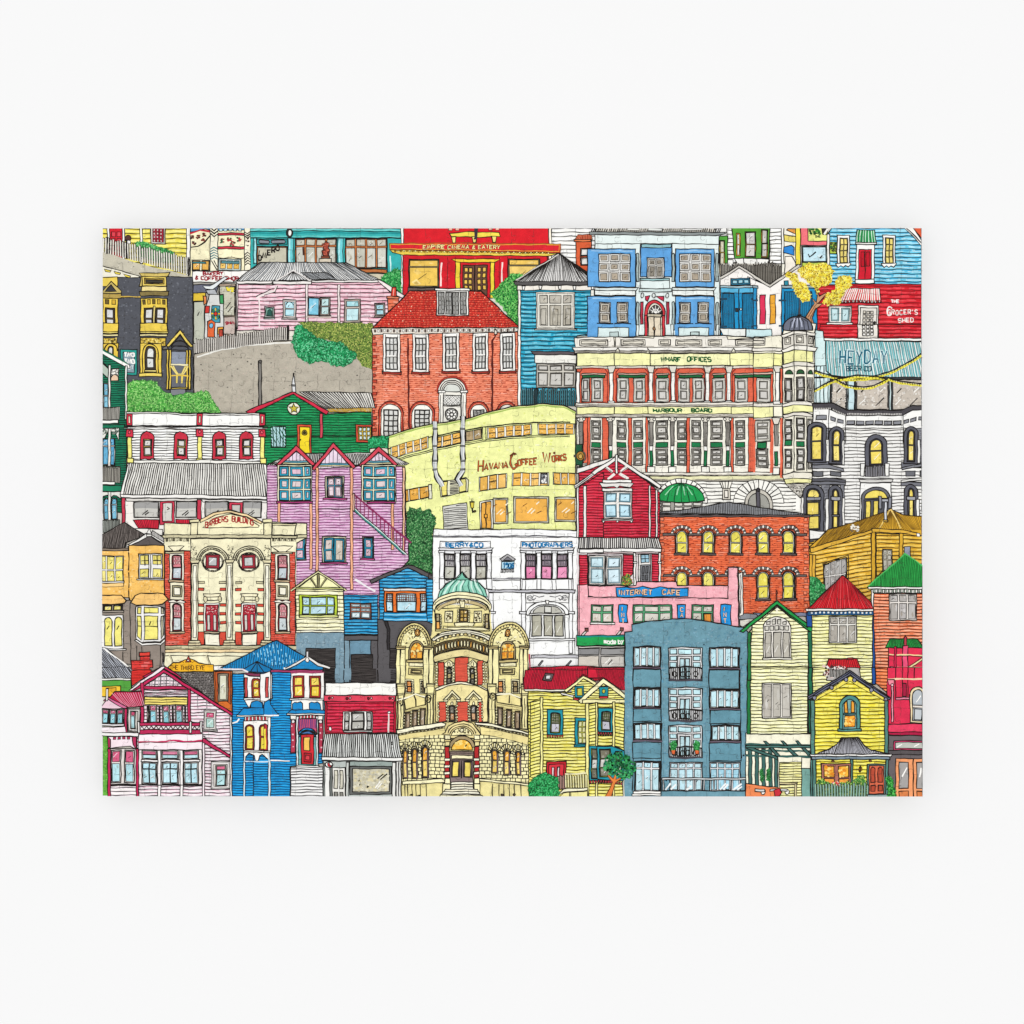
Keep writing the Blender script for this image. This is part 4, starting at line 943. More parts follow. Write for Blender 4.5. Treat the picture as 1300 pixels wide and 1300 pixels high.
for cx in (645, 843, 1048, 1254, 1432-0+0, 1450):
    if cx == 1432: continue
    for y0, y1 in ((704, 880), (1012, 1220)):
        vouss(cx, y0+26, 62, 42, 80, 64, 13, '#6e6a66', '#f4ece2'); outline([(cx-50, y1)]+arc(cx, y0+30, 52, 38, 180, 0)+[(cx+50, y1)], .8, INK, False)
        win(cx-44, y0, cx+44, y1, '#f6f2e6', '#f2e45e', 1, 2, 10, 8, arch=40, rows=[1, .85])
        rect(cx-58, y1-4, cx+58, y1+12, '#5c4f4d', .7)
at(4, 2)
cx = 262; 
for y0, y1 in ((704, 880), (1012, 1220)):
    vouss(cx, y0+26, 60, 42, 78, 64, 13, '#6e6a66', '#f4ece2'); win(cx-44, y0, cx+44, y1, '#f6f2e6', '#f2e45e', 1, 2, 10, 8, arch=40, rows=[1, .85]); rect(cx-58, y1-4, cx+58, y1+12, '#5c4f4d', .7)
poly([(0, 1322), (415, 1322), (400, 1350), (0, 1350)], '#8a90a8')
at(3, 3); poly([(1070, 500), (1200, 505), (1240, 545), (1070, 545)], '#8d9096'); poly([(1078, 548), (1200, 540), (1100, 600), (1080, 590)], '#ece8dc')
poly([(1072, 200), (1100, 190), (1106, 510), (1078, 520)], '#f6f3ea'); line((1088, 210), (1086, 500), w=.8)

B('coffee_works', 'pale yellow curved coffee works with amber windows')
at(2, 2)
curve = [(-330, 0), (-80, -75), (270, -130), (400, -170), (600, -220), (850, -244), (1000, -232), (1090, -190)]
poly([(-360, 10)]+curve[1:]+[(1092, 830), (-400, 830)], '#f2f5a6', 1.2)
bushcol = ['#e6ec8a', '#f9fac8']
specks([(-340, 40), (0, -60), (850, -200), (1080, -150), (1080, 680), (-200, 680)], bushcol, 500, 1.6)
line(*[(x, y+14) for x, y in curve], w=1.8, c='#a3bd5c')
def cy(x):   # sag of the curved front
    return -86-.00052*(1000-x)**2*.30-.0 if x > 1000 else -88+(.00017*(900-x)**2)
def band(x0, x1, yt, h, n, split=2, pane=AM):
    f = lambda u, v: (x0+(x1-x0)*u/100, yt(x0+(x1-x0)*u/100)+h*v/100)
    warp(f); win(0, 0, 100, 100, '#fbfaf0', pane, n, split, 3.0 if n > 3 else 4, 4.6 if n > 3 else 6, tick=True, ow=.7, pw=.6); warp()
top1 = lambda x: -95+.000125*max(0, 950-x)**2
for off in (0, 4, 98, 110): line(*[(x, top1(x)-12+off) for x in range(-330, 1090, 60)], w=.8)
band(430, 760, top1, 78, 5); band(808, 1082, top1, 78, 4); band(265, 388, top1, 74, 2, 1, '#a98f62'); band(20, 235, top1, 80, 3); band(-292, -12, lambda x: top1(x)-20+.00005*(x+20)**2, 86, 5)
rect(395, top1(400)-10, 418, top1(400)+88, '#f0f3a0', .7)
S('sign', 'arched brown lettering on the coffee works wall')
up = lambda x: -.115*(x-350)
for s, x, y, h, cw in (('H', 362, 262, 84, 36), ('AVANA', 410, 252, 46, 27), ('OFFEE', 660, 222, 44, 22), ('W', 846, 198, 74, 42), ('ORKS', 914, 190, 44, 21)):
    text(s, x, y-(0 if s in 'H' else 0), h, '#3a1c12', 2.1, cw, .34, up=(lambda q, x=x: -.11*(q-x))); 
for s, x, y, h, cw in (('H', 362, 262, 84, 36), ('AVANA', 410, 252, 46, 27), ('OFFEE', 660, 222, 44, 22), ('W', 846, 198, 74, 42), ('ORKS', 914, 190, 44, 21)):
    text(s, x, y, h, '#c8602e', 1.1, cw, .34, up=(lambda q, x=x: -.11*(q-x)))
C_ = arc(628, 188, 24, 56, 60, 300)+[(655, 225), (648, 212), (636, 218)]; outline(C_, 2.8, '#3a1c12', False); outline(C_, 1.3, '#c8602e', False); line((600, 150), (625, 128), (648, 138), w=2, c='#6a3018'); line((925, 130), (938, 118), w=2.4, c='#6a3018'); E()
f2 = lambda x: 272+.00011*(950-x)**2
band(368, 576, lambda x: 305-.14*(x-368), 108, 3, 1); band(616, 890, lambda x: 276-.01*(x-616), 96, 4, 1); band(922, 1095, lambda x: 270+.05*(x-922), 88, 3, 1)
rect(830, 282, 876, 355, '#8c8f92'); specks(box(834, 285, 872, 350), [W, '#3a3c40'], 20, 1.5)
lines([[(444, 345), (494, 335)], [(630, 316), (680, 312)], [(760, 314), (812, 314)]], 1)
poly([(72, 340), (270, 312), (288, 330), (284, 415), (80, 455)], '#ece9c8', 1); poly([(84, 345), (130, 338), (130, 440), (90, 446)], '#f1e27c'); poly([(215, 325), (268, 320), (270, 410), (220, 420)], '#f3ea8c')
hatch([(148, 335), (210, 328), (212, 425), (152, 438)], -6, 11, 1.2, '#4a4844', .3)
band(-235, 40-0, lambda x: 345-.1*x, 95, 1, 1) if False else None
warp(quad((-240, 415), (-2, 368), (0, 455), (-236, 505))); win(0, 0, 100, 100, '#f1f0de', '#f0b045', 3, 1, 4, 5); warp()
rect(-10, 360, 14, 470, '#e9e8d0'); 
S('lamp', 'yellow wall lantern'); poly([(300, 490), (330, 490), (326, 535), (306, 535)], '#e0cb4a'); line((315, 470), (315, 488), w=1.2); line((315, 535), (320, 568), (345, 560), w=1.6); line((296, 490), (334, 490), w=1.2); oval(335, 560, 8, 8, '#5a4a22'); E()
S('roller_door'); poly([(96, 522), (275, 498), (284, 700), (104, 700)], '#d9d8d0'); hatch([(104, 535), (268, 510), (276, 695), (108, 695)], -3, 15, 1.0, '#3c3a38', .5); E()
S('door', 'amber double door'); poly([(370, 490), (470, 474), (474, 692), (376, 692)], '#f2efe2'); poly([(384, 502), (456, 488), (458, 690), (386, 690)], '#f0b04a'); line((418, 496), (420, 690), w=1.2); rect(408, 585, 430, 612, '#e9a43a'); E()
for x0, x1, y0, y1 in ((472, 584, 462, 655), (626, 890, 452, 650), (934, 1100, 455, 640)):
    win(x0, y0, x1, y1, '#e9e6d2', '#f4b54e', 1, 1, 14, tick=False, name='window'); m = (x0+x1)/2; my = (y0+y1)/2
    lines([[(m-28, my+24), (m+10, my-12)], [(m-2, my+28), (m+30, my)], [(m+40, my-40), (m+60, my-60)]], 1.3, '#fdf3d8'); lines([[(m-60, my-30), (m-30, my-50)], [(m+40, my+30), (m+80, my+8)]], 1, '#7a4a1c')
for px in ([(38, -110), (38, 240), (48, 300), (98, 375)], [(246, -150), (246, 262), (205, 320), (235, 372)]):
    S('drainpipe'); line(*px, w=5.6, c=INK); line(*px, w=4.4, c='#c9cdce'); line(*[(x+8, y) for x, y in px], w=.9, c=W)
    for t in (-60, 70, 180, 245): rect(px[0][0]-18, t, px[0][0]+18, t+9, '#a9adb0', .7)
    E()
rect(1090, 60, 1142, 215, '#1f5a3c'); S('lamp', 'round amber lamp with green bracket'); line((1076, 148), (1140, 148), w=3, c='#4a4a44'); oval(1126, 145, 30, 34, '#b98a3a'); oval(1128, 148, 16, 18, '#e0b45a'); outline(arc(1140, 150, 26, 36, -80, 80), 1.6, '#5c5a50', False); E()

B('green_shed', 'green gabled shed with red trim and a yellow door')
at(1, 1)
boards([(-60, 640), (215, 505), (480, 660), (800, 640), (800, 900), (-80, 900)], '#158c4e', 19, '#2eaa68', ink='#0b3a22', dark='#0f7540')
at(1, 2); boards([(-80, 0), (930, 0), (930, 160), (-80, 220)], '#158c4e', 19, '#2eaa68', ink='#0b3a22', dark='#0f7540'); at(1, 1)
S('roof'); corr((260, 492), (800, 502), (830, 612), (460, 620), '#f0ede4', 34, .9, lite='#a09a94'); hatch([(470, 622), (805, 615), (805, 645), (480, 645)], 30, 7, .9, '#c9a032'); line((480, 648), (805, 645), w=1); 
poly([(-100, 680), (-140, 640), (215, 490), (480, 640), (465, 668), (215, 510), (-60, 640)], '#d8324c', 1); E()
rect(416, 655, 438, 840, '#d04a5a'); 
S('finial'); poly([(206, 495), (206, 440), (218, 350), (232, 440), (232, 495)], '#e3e4e4'); rect(204, 440, 232, 450, '#8f9294'); E()
oval(220, 618, 48, 46, '#f1eed8', 1.1); 
poly([(220+ (38 if i % 2 == 0 else 16)*sin(i*pi/5), 618-(38 if i % 2 == 0 else 16)*cos(i*pi/5)) for i in range(10)], '#cfc04a', .9)
S('door', 'yellow door with a round window'); rect(246, 740, 352, 955, '#e2583a'); rect(264, 758, 340, 955, '#f8dc2e'); oval(300, 802, 20, 20, '#8c7a2a'); oval(300, 802, 9, 9, '#3a3420'); oval(268, 855, 5, 6, '#7a6420'); E()
S('window'); rect(50, 755, 160, 910, '#17623f'); hatch(box(55, 760, 155, 905), 60, 12, 1.6, '#b9dfe4'); hatch(box(55, 760, 155, 905), 90, 26, 1.3, '#12402c'); E()
S('window', 'red framed window with nine yellow panes'); rect(686, 740, 806, 872, '#d8543a'); rect(704, 756, 800, 856, '#e6c64a')
for i in range(3):
    for j in range(3): rect(712+i*30, 762+j*32, 732+i*30, 786+j*32, '#dff0ea', .6)
E()
B('shrub', 'small bright green shrub beside the brick house')
bush([(775, 850), (800, 835), (850, 838), (880, 825), (925, 828), (925, 960), (780, 960)], '#1fa060', ['#137442', '#48c486', '#0d5a30'], .5, 1.6, 1, '#12603a')
at(1, 2); poly([(790, 90), (925, 90), (935, 140), (880, 130), (790, 140)], '#e9dccb')
B('shrub', 'dark green bush beside the coffee works')
at(1, 2)
bush([(1065, 590), (1085, 535), (1120, 548), (1160, 530), (1200, 560), (1240, 545), (1265, 590), (1290, 650), (1260, 720), (1265, 1200), (1200, 1200), (1060, 960), (1065, 700)], '#2f6e3a', ['#1c4a28', '#4f9a56', '#7fb87a', '#12381c'], .6, 1.5, 1.4, '#16381e')
# ================================================================= left and centre, lower middle
B('green_balcony_house', 'dark green house with blue windows and turned balcony posts')
at(0, 1)
boards([(20, 190), (205, 300), (210, 700), (200, 1400), (20, 1400)], '#12684c', 17, '#1f8462', ink='#06281c')
poly([(20, 178), (40, 178), (225, 290), (232, 318), (200, 312), (20, 205)], W); line((20, 172), (215, 285), w=2, c='#1b6a4e')
line((20, 262), (75, 320), w=1); poly([(20, 275), (68, 320), (78, 400), (20, 350)], '#b9c6b8'); rect(90, 320, 146, 400, '#f2efe6'); specks(box(92, 322, 144, 398), ['#4a4a48', '#8c8c86'], 50, 1.0)
poly([(90, 410)]+arc(118, 398, 28, 36, 180, 0)+[(146, 410)], '#e9c8a8'); rect(195, 300, 210, 700, '#f6f4ec', .8)
win(32, 430, 72, 620, '#e9ecea', '#6fb8d4', 1, 2, 6, 8)
rect(70, 290, 86, 730, '#f4f2ea', .8)
rect(28, 610, 152, 700, '#8e9a8a'); pickets(30, 700, 150, 700, 92, 12, '#e3e0d6', .7, .35, 'balcony_rail'); rect(20, 705, 146, 730, W)
rect(20, 740, 190, 765, '#1a7a58')
poly([(20, 766), (150, 766), (150, 860), (120, 800), (90, 790), (60, 800), (30, 860), (20, 860)], '#ecebe2'); specks(box(25, 770, 150, 810), ['#3a4a40', '#8a948a'], 70, 1.2)
at(0, 2)
win(28, 15, 120, 215, '#e6ebea', '#59a9d2', 2, 2, 5, 10, rows=[.35, 1]); rect(68, -60, 88, 330, '#f4f2ea', .8)
rect(28, 225, 156, 345, '#8a9288'); pickets(30, 345, 155, 345, 120, 12, '#d9d4c8', .8, .35, 'balcony_rail'); rect(20, 340, 120, 362, W); rect(20, 368, 172, 412, '#1f8460')
poly([(20, 415), (168, 415), (160, 470), (130, 445), (105, 440), (88, 460), (60, 440), (30, 450), (20, 480)], '#ecebe2')
for x in (34, 92): win(x, 462, x+44, 625, '#d9e4e8', '#6ab6d6', 1, 2, 6, 8, arch=24, rows=[.4, 1])
rect(68, 415, 88, 720, '#f4f2ea', .8); rect(20, 628, 150, 720, '#8a968e'); pickets(24, 715, 150, 715, 86, 12, '#b9c0b8', .7, .35, 'balcony_rail')

B('verandah_shop', 'white weatherboard shop with red trimmed windows and a wide iron verandah')
at(0, 1)
boards(box(215, 745, 1230, 1050), '#fbfaf4', 20, '#ffffff'); poly([(210, 652), (1245, 655), (1235, 750), (212, 748)], '#fdfcf8', 1)
poly([(205, 645), (500, 645), (620, 658), (1250, 655), (1250, 668), (620, 670), (500, 656), (208, 658)], '#f3f1ea')
line((190, 755), (400, 748), (560, 760), (800, 752), (1270, 758), w=1.3); line((190, 768), (420, 760), (600, 772), (1265, 768), w=1.0, c='#7a7672')
for x in (210, 735, 1204):
    rect(x, 660, x+42, 745, '#d8344a'); rect(x+14, 676, x+28, 728, '#f3dfc4', .6); poly([(x-4, 775), (x+44, 775), (x+48, 830), (x-6, 830)], '#d8344a'); oval(x+20, 795, 10, 12, '#e8606e')
    rect(x+6, 832, x+38, 1030, '#f4ec86', .9)
at(0, 2); rect(215, 165, 262, 200, '#f4ec86'); rect(730, 165, 776, 198, '#f4ec86'); rect(1208, 165, 1254, 204, '#f4ec86')
at(0, 1)
for x in (318, 570, 858, 1060):
    poly([(x-4, 830), (x+6, 808), (x+40, 790), (x+86, 808), (x+96, 830), (x+94, 990), (x+100, 1000), (x+80, 995), (x+60, 1004), (x+30, 996), (x-8, 1000)], '#cf3346', 1)
    win(x+18, 850, x+80, 975, '#f0d878', '#c9c5bc', 1, 2, 6, 8, rows=[.8, 1], name='window', dbl=5)
at(0, 2)
poly([(262, 178), (600, 182), (800, 176), (1210, 190), (1210, 205), (262, 200)], '#f6f4ec')
S('roof', 'striped iron verandah roof'); corr((235, 200), (1250, 208), (1290, 450), (165, 436), '#f3f1ea', 88, .95, lite='#dcd8d0'); poly([(235, 200), (215, 230), (160, 438), (185, 440)], W, .9); poly([(1232, 208), (1254, 212), (1300, 450), (1276, 450)], W, .9)
poly([(160, 436), (350, 440), (700, 434), (900, 446), (1300, 450), (1300, 472), (165, 460)], '#f6f3ee'); E()
poly([(190, 462), (1300, 472), (1300, 720), (190, 720)], '#f4efe8'); poly([(200, 464), (740, 468), (735, 486), (210, 486)], '#dfdbd4'); poly([(770, 474), (1290, 478), (1280, 496), (780, 494)], '#e9e6e0')
poly([(172, 462), (200, 462), (198, 660), (176, 660)], '#cf3a52'); rect(738, 476, 768, 640, '#cf3a52'); rect(1262, 480, 1300, 620, '#b9405a')
for x0, x1 in ((262, 450), (578, 736), (796, 972), (1080, 1220)): 
    win(x0, 488, x1, 610, '#b4b1aa', '#c9c7bf', 1, 1, 6, name='window', tick=False); fill(box(x0+8, 496, x1-8, 540), '#a5a4a2'); m = (x0+x1)/2; lines([[(m-30, 590), (m+15, 555)], [(m-10, 592), (m+20, 570)]], .9)
S('door', 'crimson shop door'); rect(458, 488, 568, 662, '#cf3a52'); rect(480, 500, 550, 638, '#d9d6ce'); line((510, 530), (530, 545), (512, 552), w=.8); E()
S('door'); rect(978, 494, 1080, 620, '#cf3a52'); rect(1000, 512, 1062, 600, '#cac7bf'); E()
poly([(258, 626), (455, 624), (448, 692), (300, 688)], '#d8283e'); fan((262, 626), (450, 626), (300, 688), (446, 690), 13, .7, '#6a1020'); rect(578, 622, 740, 660, '#d8283e'); fan((582, 624), (736, 624), (582, 652), (736, 652), 11, .7, '#6a1020')
poly([(260, 690), (480, 696), (480, 740), (300, 740)], '#efece4')

B('mauve_house', 'mauve weatherboard house with three red gables and blue windows')
at(1, 2)
at(1, 2); S('roof'); poly([(30, 205), (120, 170), (300, 130), (900, 120), (1085, 205), (1060, 215), (30, 215)], '#c9c6c2'); fan((60, 195), (1050, 195), (20, 210), (1075, 212), 60, .7); fan((340, 132), (880, 132), (330, 200), (920, 200), 44, .8); E()
boards([(20, 215), (1055, 225), (1065, 800), (900, 1300), (660, 1190), (20, 1190)], '#dfa9d0', 20, '#f4d8ec', ink='#5a1f4a', dark='#c983b6')
at(1, 3); boards([(220, -60), (1080, -60), (1080, 100), (850, 370), (220, 370)], '#dfa9d0', 21, '#f4d8ec', ink='#5a1f4a', dark='#c983b6'); at(1, 2)
S('gable', 'three red barge boarded gables')
for (x0, yb), (xm, yt), (x1, yc) in (((90, 215), (240, 75), (378, 210)), ((360, 245), (518, 55), (682, 228)), ((712, 218), (858, 85), (995, 210))):
    poly([(x0, yb), (xm, yt), (x1, yc)], '#ecd9e8'); fan((x0+60, yb-30), (x1-60, yb-30), (x0+60, yb-5), (x1-60, yb-5), 2, .4)
    o = []
    for k in range(-4, 5):
        x = xm+k*(x1-x0)*.095; yy = yt+24+abs(k)*(yb-yt)*.155
        ribbon([P((x, yy)), P((x, min(yb, yc)-22))], .8, '#5a4a5a', o)
    emit(o); rect(x0+50, min(yb, yc)-26, x1-50, min(yb, yc)-12, '#5fa0b4', .7); rect(x0+40, min(yb, yc)-12, x1-40, min(yb, yc)-2, '#e8e2b0', .6)
    poly([(x0-6, yb), (xm, yt-8), (x1+6, yc), (x1-16, yc+14), (xm, yt+34), (x0+14, yb+14)], '#d8485a', 1.1)
E()
for x in (100, 340, 386, 644, 950): 
    y0, y1 = (235, 1150) if x in (386, 644) else (500, 1000) if x < 386 else (500, 850)
    rect(x, y0, x+20, y1, '#f4b48c', .9, '#5a3020')
rect(1036, 230, 1054, 860, '#f4c49c', .9)
for x0 in (98, 728):
    rect(x0, 215, x0+258, 490, '#f3efcf')
    win(x0+14, 226, x0+250, 302, '#f3efcf', '#2c9cba', 3, 1, 4, 12, cols=[.7, 1, .45], dbl=15, inn='#e6c3d2'); win(x0+14, 318, x0+250, 482, '#f3efcf', '#2c9cba', 3, 2, 4, 12, cols=[.7, 1, .45], dbl=15, inn='#e3d3d3')
for x0, x1 in ((90, 362), (770, 980)): rect(x0, 488, x1, 502, '#b03a7a')
win(455, 298, 598, 466, '#f3efcf', '#2c9cba', 1, 1, 12); win(472, 308, 584, 458, '#2f9cba', '#dcb9c6', 2, 2, 6, 8, rows=[.7, 1], name=None, dbl=7); rect(440, 462, 618, 476, '#c05088')
line((400, 545), (650, 545), w=1)
win(226, 762, 312, 930, '#f3efcf', '#2c9cba', 1, 1, 8); win(232, 770, 304, 922, '#2f9cba', '#dcb9c6', 1, 2, 14, 14, name=None)
win(432, 750, 612, 950, '#f3efcf', '#2c9cba', 1, 1, 12); win(446, 762, 520, 940, '#2f9cba', '#d8c9c0', 1, 2, 14, 12, name=None); win(520, 766, 600, 942, '#2f9cba', '#dccfc0', 1, 1, 14, name=None); rect(420, 945, 622, 958, '#c05088')
win(736, 752, 820, 920, '#f3efcf', '#2c9cba', 1, 1, 8); win(746, 762, 812, 912, '#2f9cba', '#dcb9c6', 1, 2, 14, 14, name=None); rect(722, 915, 828, 928, '#c05088')
S('staircase', 'sloping outside stair with crimson rails'); o = []
poly([(670, 530), (1060, 870), (1075, 890), (1040, 880), (668, 556)], '#e9f1ea'); line((670, 548), (1050, 880), w=1.6, c='#3a8a84')
line((676, 440), (1100, 800), w=2.2, c='#8c2a5a')
for i in range(13): ribbon([P((690+i*30, 452+i*25.5)), P((690+i*30, 545+i*25.5))], 1.1, '#8c2a5a', o)
emit(o); rect(664, 430, 676, 560, '#f0c0b0', .7); E()
at(1, 3); line((680, 245), (830, 335), w=2.6, c='#f3eef2'); line((680, 160), (680, 245), w=2, c='#c9a0b8')

B('barber_building', 'ornate cream and red brick barber building')
at(0, 2)
poly([(490, 650), (680, 655), (740, 640), (860, 580), (990, 550), (1120, 590), (1230, 640), (1560, 655), (1560, 760), (1480, 800), (1480, 860), (490, 860)], '#f4edc6', 1)
poly([(680, 625), (750, 622), (750, 645), (680, 648)], '#efe6b8'); rect(690, 648, 742, 740, '#f3ebc0'); poly([(1230, 620), (1300, 620), (1300, 648), (1230, 645)], '#efe6b8'); rect(1236, 650, 1296, 740, '#f3ebc0')
poly([(760, 625)]+[(860, 570), (990, 555), (1110, 585), (1225, 640), (1215, 655), (1110, 605), (990, 572), (870, 590), (760, 648)], '#f8dca8')
S('sign', 'curved pediment with red lettering'); poly([(780, 685), (860, 615), (990, 580), (1110, 610), (1200, 670), (1195, 682)], '#fbf3c6')
up = lambda x: .0011*(x-990)**2-38
text('BARBERS', 800, 684, 40, '#a8282a', 1.5, 19, .3, up=lambda x: .0013*(x-985)**2-46); text('BUILDING', 1000, 684, 40, '#a8282a', 1.5, 18, .26, up=lambda x: .0013*(x-985)**2-46); E()
poly([(480, 738), (1560, 738), (1560, 762), (480, 762)], '#cfc7a2'); fringe(500, 762, 680, 762, 24, 7, '#6b654f', .6, '#f3ecc8'); fringe(690, 762, 1290, 762, 24, 24, '#6b654f', .6, '#f3ecc8'); fringe(1300, 770, 1480, 770, 24, 8, '#6b654f', .6, '#f3ecc8')
at(1, 2); poly([(60, 655), (240, 655), (232, 690), (228, 740), (66, 740)], '#f4edc6'); rect(60, 655, 240, 668, '#efe6b8'); poly([(56, 745), (250, 745), (240, 764), (60, 764)], '#cfc7a2'); rect(66, 790, 222, 880, '#f4edc6'); rect(84, 815, 196, 870, '#f6efcc'); line((110, 830), (140, 850), (170, 830), w=1.2)
at(0, 3)
boards(box(490, 0, 1300, 745), '#f5efcd', 900, '#faf6dc') if False else rect(490, -40, 1480, 745, '#f6f0cc', 0)
brick(box(495, 30, 690, 740), '#e2503c', 8, '#a8301f'); at(1, 3); brick(box(45, 40, 232, 745), '#e2503c', 8, '#a8301f'); poly([(200, 735), (262, 735), (250, 752), (205, 750)], '#a8784a'); at(0, 3)
def barb(x0, fr='#f6f1de'):
    rect(x0, 50, x0+108, 255, fr); win(x0+18, 62, x0+92, 245, '#b92d3c', ['#d9808a', '#c9d4da'], 1, 2, 8, 6, rows=[1.1, 1], arch=10)
    fringe(x0+28, 80, x0+84, 80, 22, 3, '#f0b8b8', .4); fringe(x0+28, 112, x0+84, 112, 20, 3, '#f0b8b8', .4)
    poly([(x0-10, 250), (x0+112, 250), (x0+104, 266), (x0-4, 266)], '#c9b08c'); rect(x0+4, 268, x0+108, 398, '#f2ebcb'); rect(x0+20, 292, x0+92, 374, '#a7a07e'); rect(x0+32, 306, x0+80, 360, '#f8f4df')
    poly([(x0-10, 410), (x0+30, 396), (x0+54, 408), (x0+80, 396), (x0+122, 410), (x0+112, 420), (x0, 420)], '#f4eee0'); rect(x0+4, 420, x0+108, 645, fr)
    win(x0+22, 424, x0+90, 632, '#b92d3c', ['#d9808a', '#cfdadb'], 1, 2, 8, 6, rows=[1, .9], arch=24); fringe(x0+30, 450, x0+84, 450, 24, 3, '#f0b8b8', .4); fringe(x0+30, 490, x0+84, 490, 28, 3, '#f3c8c4', .4)
    poly([(x0-4, 636), (x0+116, 636), (x0+108, 652), (x0+2, 652)], '#c9b08c')
barb(532); poly([(520, -5), (560, 35), (600, 30), (640, -5)], '#f3eccb'); rect(500, 36, 640, 50, '#cfc7a2')
at(1, 3); barb(82); poly([(50, -5), (110, 40), (160, 40), (212, -5)], '#f3eccb'); rect(60, 40, 212, 52, '#cfc7a2')
at(0, 3)
poly([(690, -60), (1290, -60), (1290, 100), (690, 100)], '#f3ecc6')
for cx in (855, 1125):
    for r in (122, 108, 96): outline(arc(cx, 118, r, r+2, 5, 175), 1.0, INK, False)
    for k in range(12): 
        a = math.radians(20+k*13); line((cx+98*cos(a), 118-98*sin(a)), (cx+108*cos(a), 118-110*sin(a)), w=1.2, c='#6b654f')
    oval(cx, 115, 80, 72, '#f7f1d2', 1.0); oval(cx, 115, 72, 64, '#fbf6dc', .8)
    win(cx-52, 60, cx+50, 162, '#b0303f', '#c9cccb', 1, 1, 20, tick=True)
    for dx, dy in ((-78, 0), (74, 0), (0, -66), (0, 66)): rect(cx+dx-6, 115+dy-6, cx+dx+8, 115+dy+6, '#8c8468', .6)
for x in (715, 990, 1260): specks(box(x-22, -10, x+22, 90), ['#6b654f', '#3a3630'], 40, .9)
for cx in (850, 1130):
    for y in (310, 428, 492, 558): 
        for x0, x1 in ((cx-105, cx-62), (cx+60, cx+105)): rect(x0, y, x1, y+20, '#d8503c', .7)
    for x0, x1 in ((cx-105, cx-58), (cx+52, cx+105)): rect(x0, 260, x1, 276, '#cfc7a2', .7); rect(x0, 638, x1, 735, '#d8503c', .7)
    poly([(cx-64, 352), (cx+64, 352), (cx+56, 376), (cx-56, 376)], '#efe7c4'); oval(cx-50, 392, 14, 22, '#e3dab4'); oval(cx+58, 392, 14, 22, '#e3dab4'); line((cx-40, 402), (cx+46, 402), w=1)
    rect(cx-62, 422, cx+52, 636, '#fdfbf2'); S('window', None); rect(cx-48, 436, cx+44, 634, '#b92d3c'); specks(box(cx-42, 445, cx+40, 500), ['#f0c8c4', '#7a1420'], 60, .9)
    rect(cx-36, 510, cx-16, 624, '#d9d4cc', .7); rect(cx+10, 510, cx+30, 624, '#d9d4cc', .7); E()
    rect(cx-60, 636, cx+60, 648, '#cfc0a0'); rect(cx-52, 655, cx+55, 738, '#f7f2dc')
for x in (690, 950, 1232):
    poly([(x-4, 98), (x+66, 98), (x+58, 122), (x+4, 122)], '#e6dcb4'); rect(x+6, 125, x+54, 700, '#f2eccb', .9); rect(x+18, 140, x+42, 680, '#fbf8e4', .7); rect(x-12, 702, x+70, 722, '#e6dcb4'); rect(x-18, 720, x+76, 740, '#d8caa2')
rect(480, 740, 1560, 770, '#cfc7a2'); shade(485, 752, 1400, 768, '#857c5c'); rect(490, 768, 1400, 792, '#f3d9a8'); rect(490, 792, 1400, 920, '#f7f1cf', .8); line((495, 815), (1300, 822), w=.8)
for x in (530, 808, 1085): line((x, 812), (x+25, 880), w=2.0, c='#c9c2a2'); line((x+8, 812), (x+33, 880), w=.7)
rect(858, 890, 1060, 925, W); rect(530, 930, 870, 1300, '#6c6866')
at(0, 4); poly([(520, -10), (865, 10), (900, 260), (700, 120)], '#77716e'); hatch([(520, -10), (865, 10), (890, 260), (700, 120)], 0, 12, .7, INK, .3, (3, 1)); specks([(540, 0), (860, 15), (880, 240), (700, 120)], ['#3c3a38', '#a5a09c'], 200, 1)
poly([(862, 10), (1000, 10), (1000, 330), (870, 240)], '#d8702c'); poly([(872, 14), (880, 240), (898, 250), (892, 30), (975, 30), (968, 240), (990, 260), (990, 12)], '#b8562a', .7); win(895, 28, 972, 236, '#a89a84', '#dcdcc4', 1, 1, 14)
at(0, 3)
S('sign', 'yellow shop board with a small red triangle crest'); poly([(520, 905), (560, 870), (610, 868), (640, 848), (680, 835), (720, 850), (750, 872), (800, 880), (860, 882), (862, 936), (560, 936)], '#f4b92c', 1); text('THE THIRD EYE', 536, 922, 31, '#5a2f10', .9, 17, .32)
poly([(652, 862), (672, 815), (694, 862)], '#d04a3c'); oval(672, 850, 9, 7, W, .6); outline([(600, 870), (620, 856), (640, 868)], .8, '#7a4a14', False); outline([(700, 868), (722, 856), (745, 870)], .8, '#7a4a14', False); E()

B('tan_house', 'tan rendered house with bow windows and grey lower walls')
at(0, 2)
S('roof'); poly([(20, 740), (195, 645), (350, 740), (200, 800), (200, 870), (20, 860)], '#7a716c', 1); hatch([(25, 745), (195, 650), (345, 740), (210, 790), (205, 865), (25, 858)], 102, 9, .6, INK, .2)
poly([(205, 825), (365, 735), (490, 815), (485, 835), (250, 835)], '#5f5856'); poly([(200, 826), (360, 728), (385, 715), (400, 735), (490, 790), (490, 805), (385, 745), (215, 830)], '#f1efe9', .9); poly([(362, 730), (380, 690), (400, 735)], '#eceae4'); rect(360, 735, 400, 752, '#e9e7e0')
poly([(405, 705), (490, 760), (490, 790), (395, 735)], '#b5b2ae'); E()
poly([(20, 855), (228, 858), (230, 820), (492, 830), (492, 900), (20, 900)], '#f6c05a', .9)
at(0, 3)
poly([(20, 25), (225, 30), (228, -10), (492, -10), (492, 360), (505, 400), (400, 430), (240, 420), (232, 380), (20, 380)], '#f7c368', 1); line((226, 0), (228, 420), w=1.1)
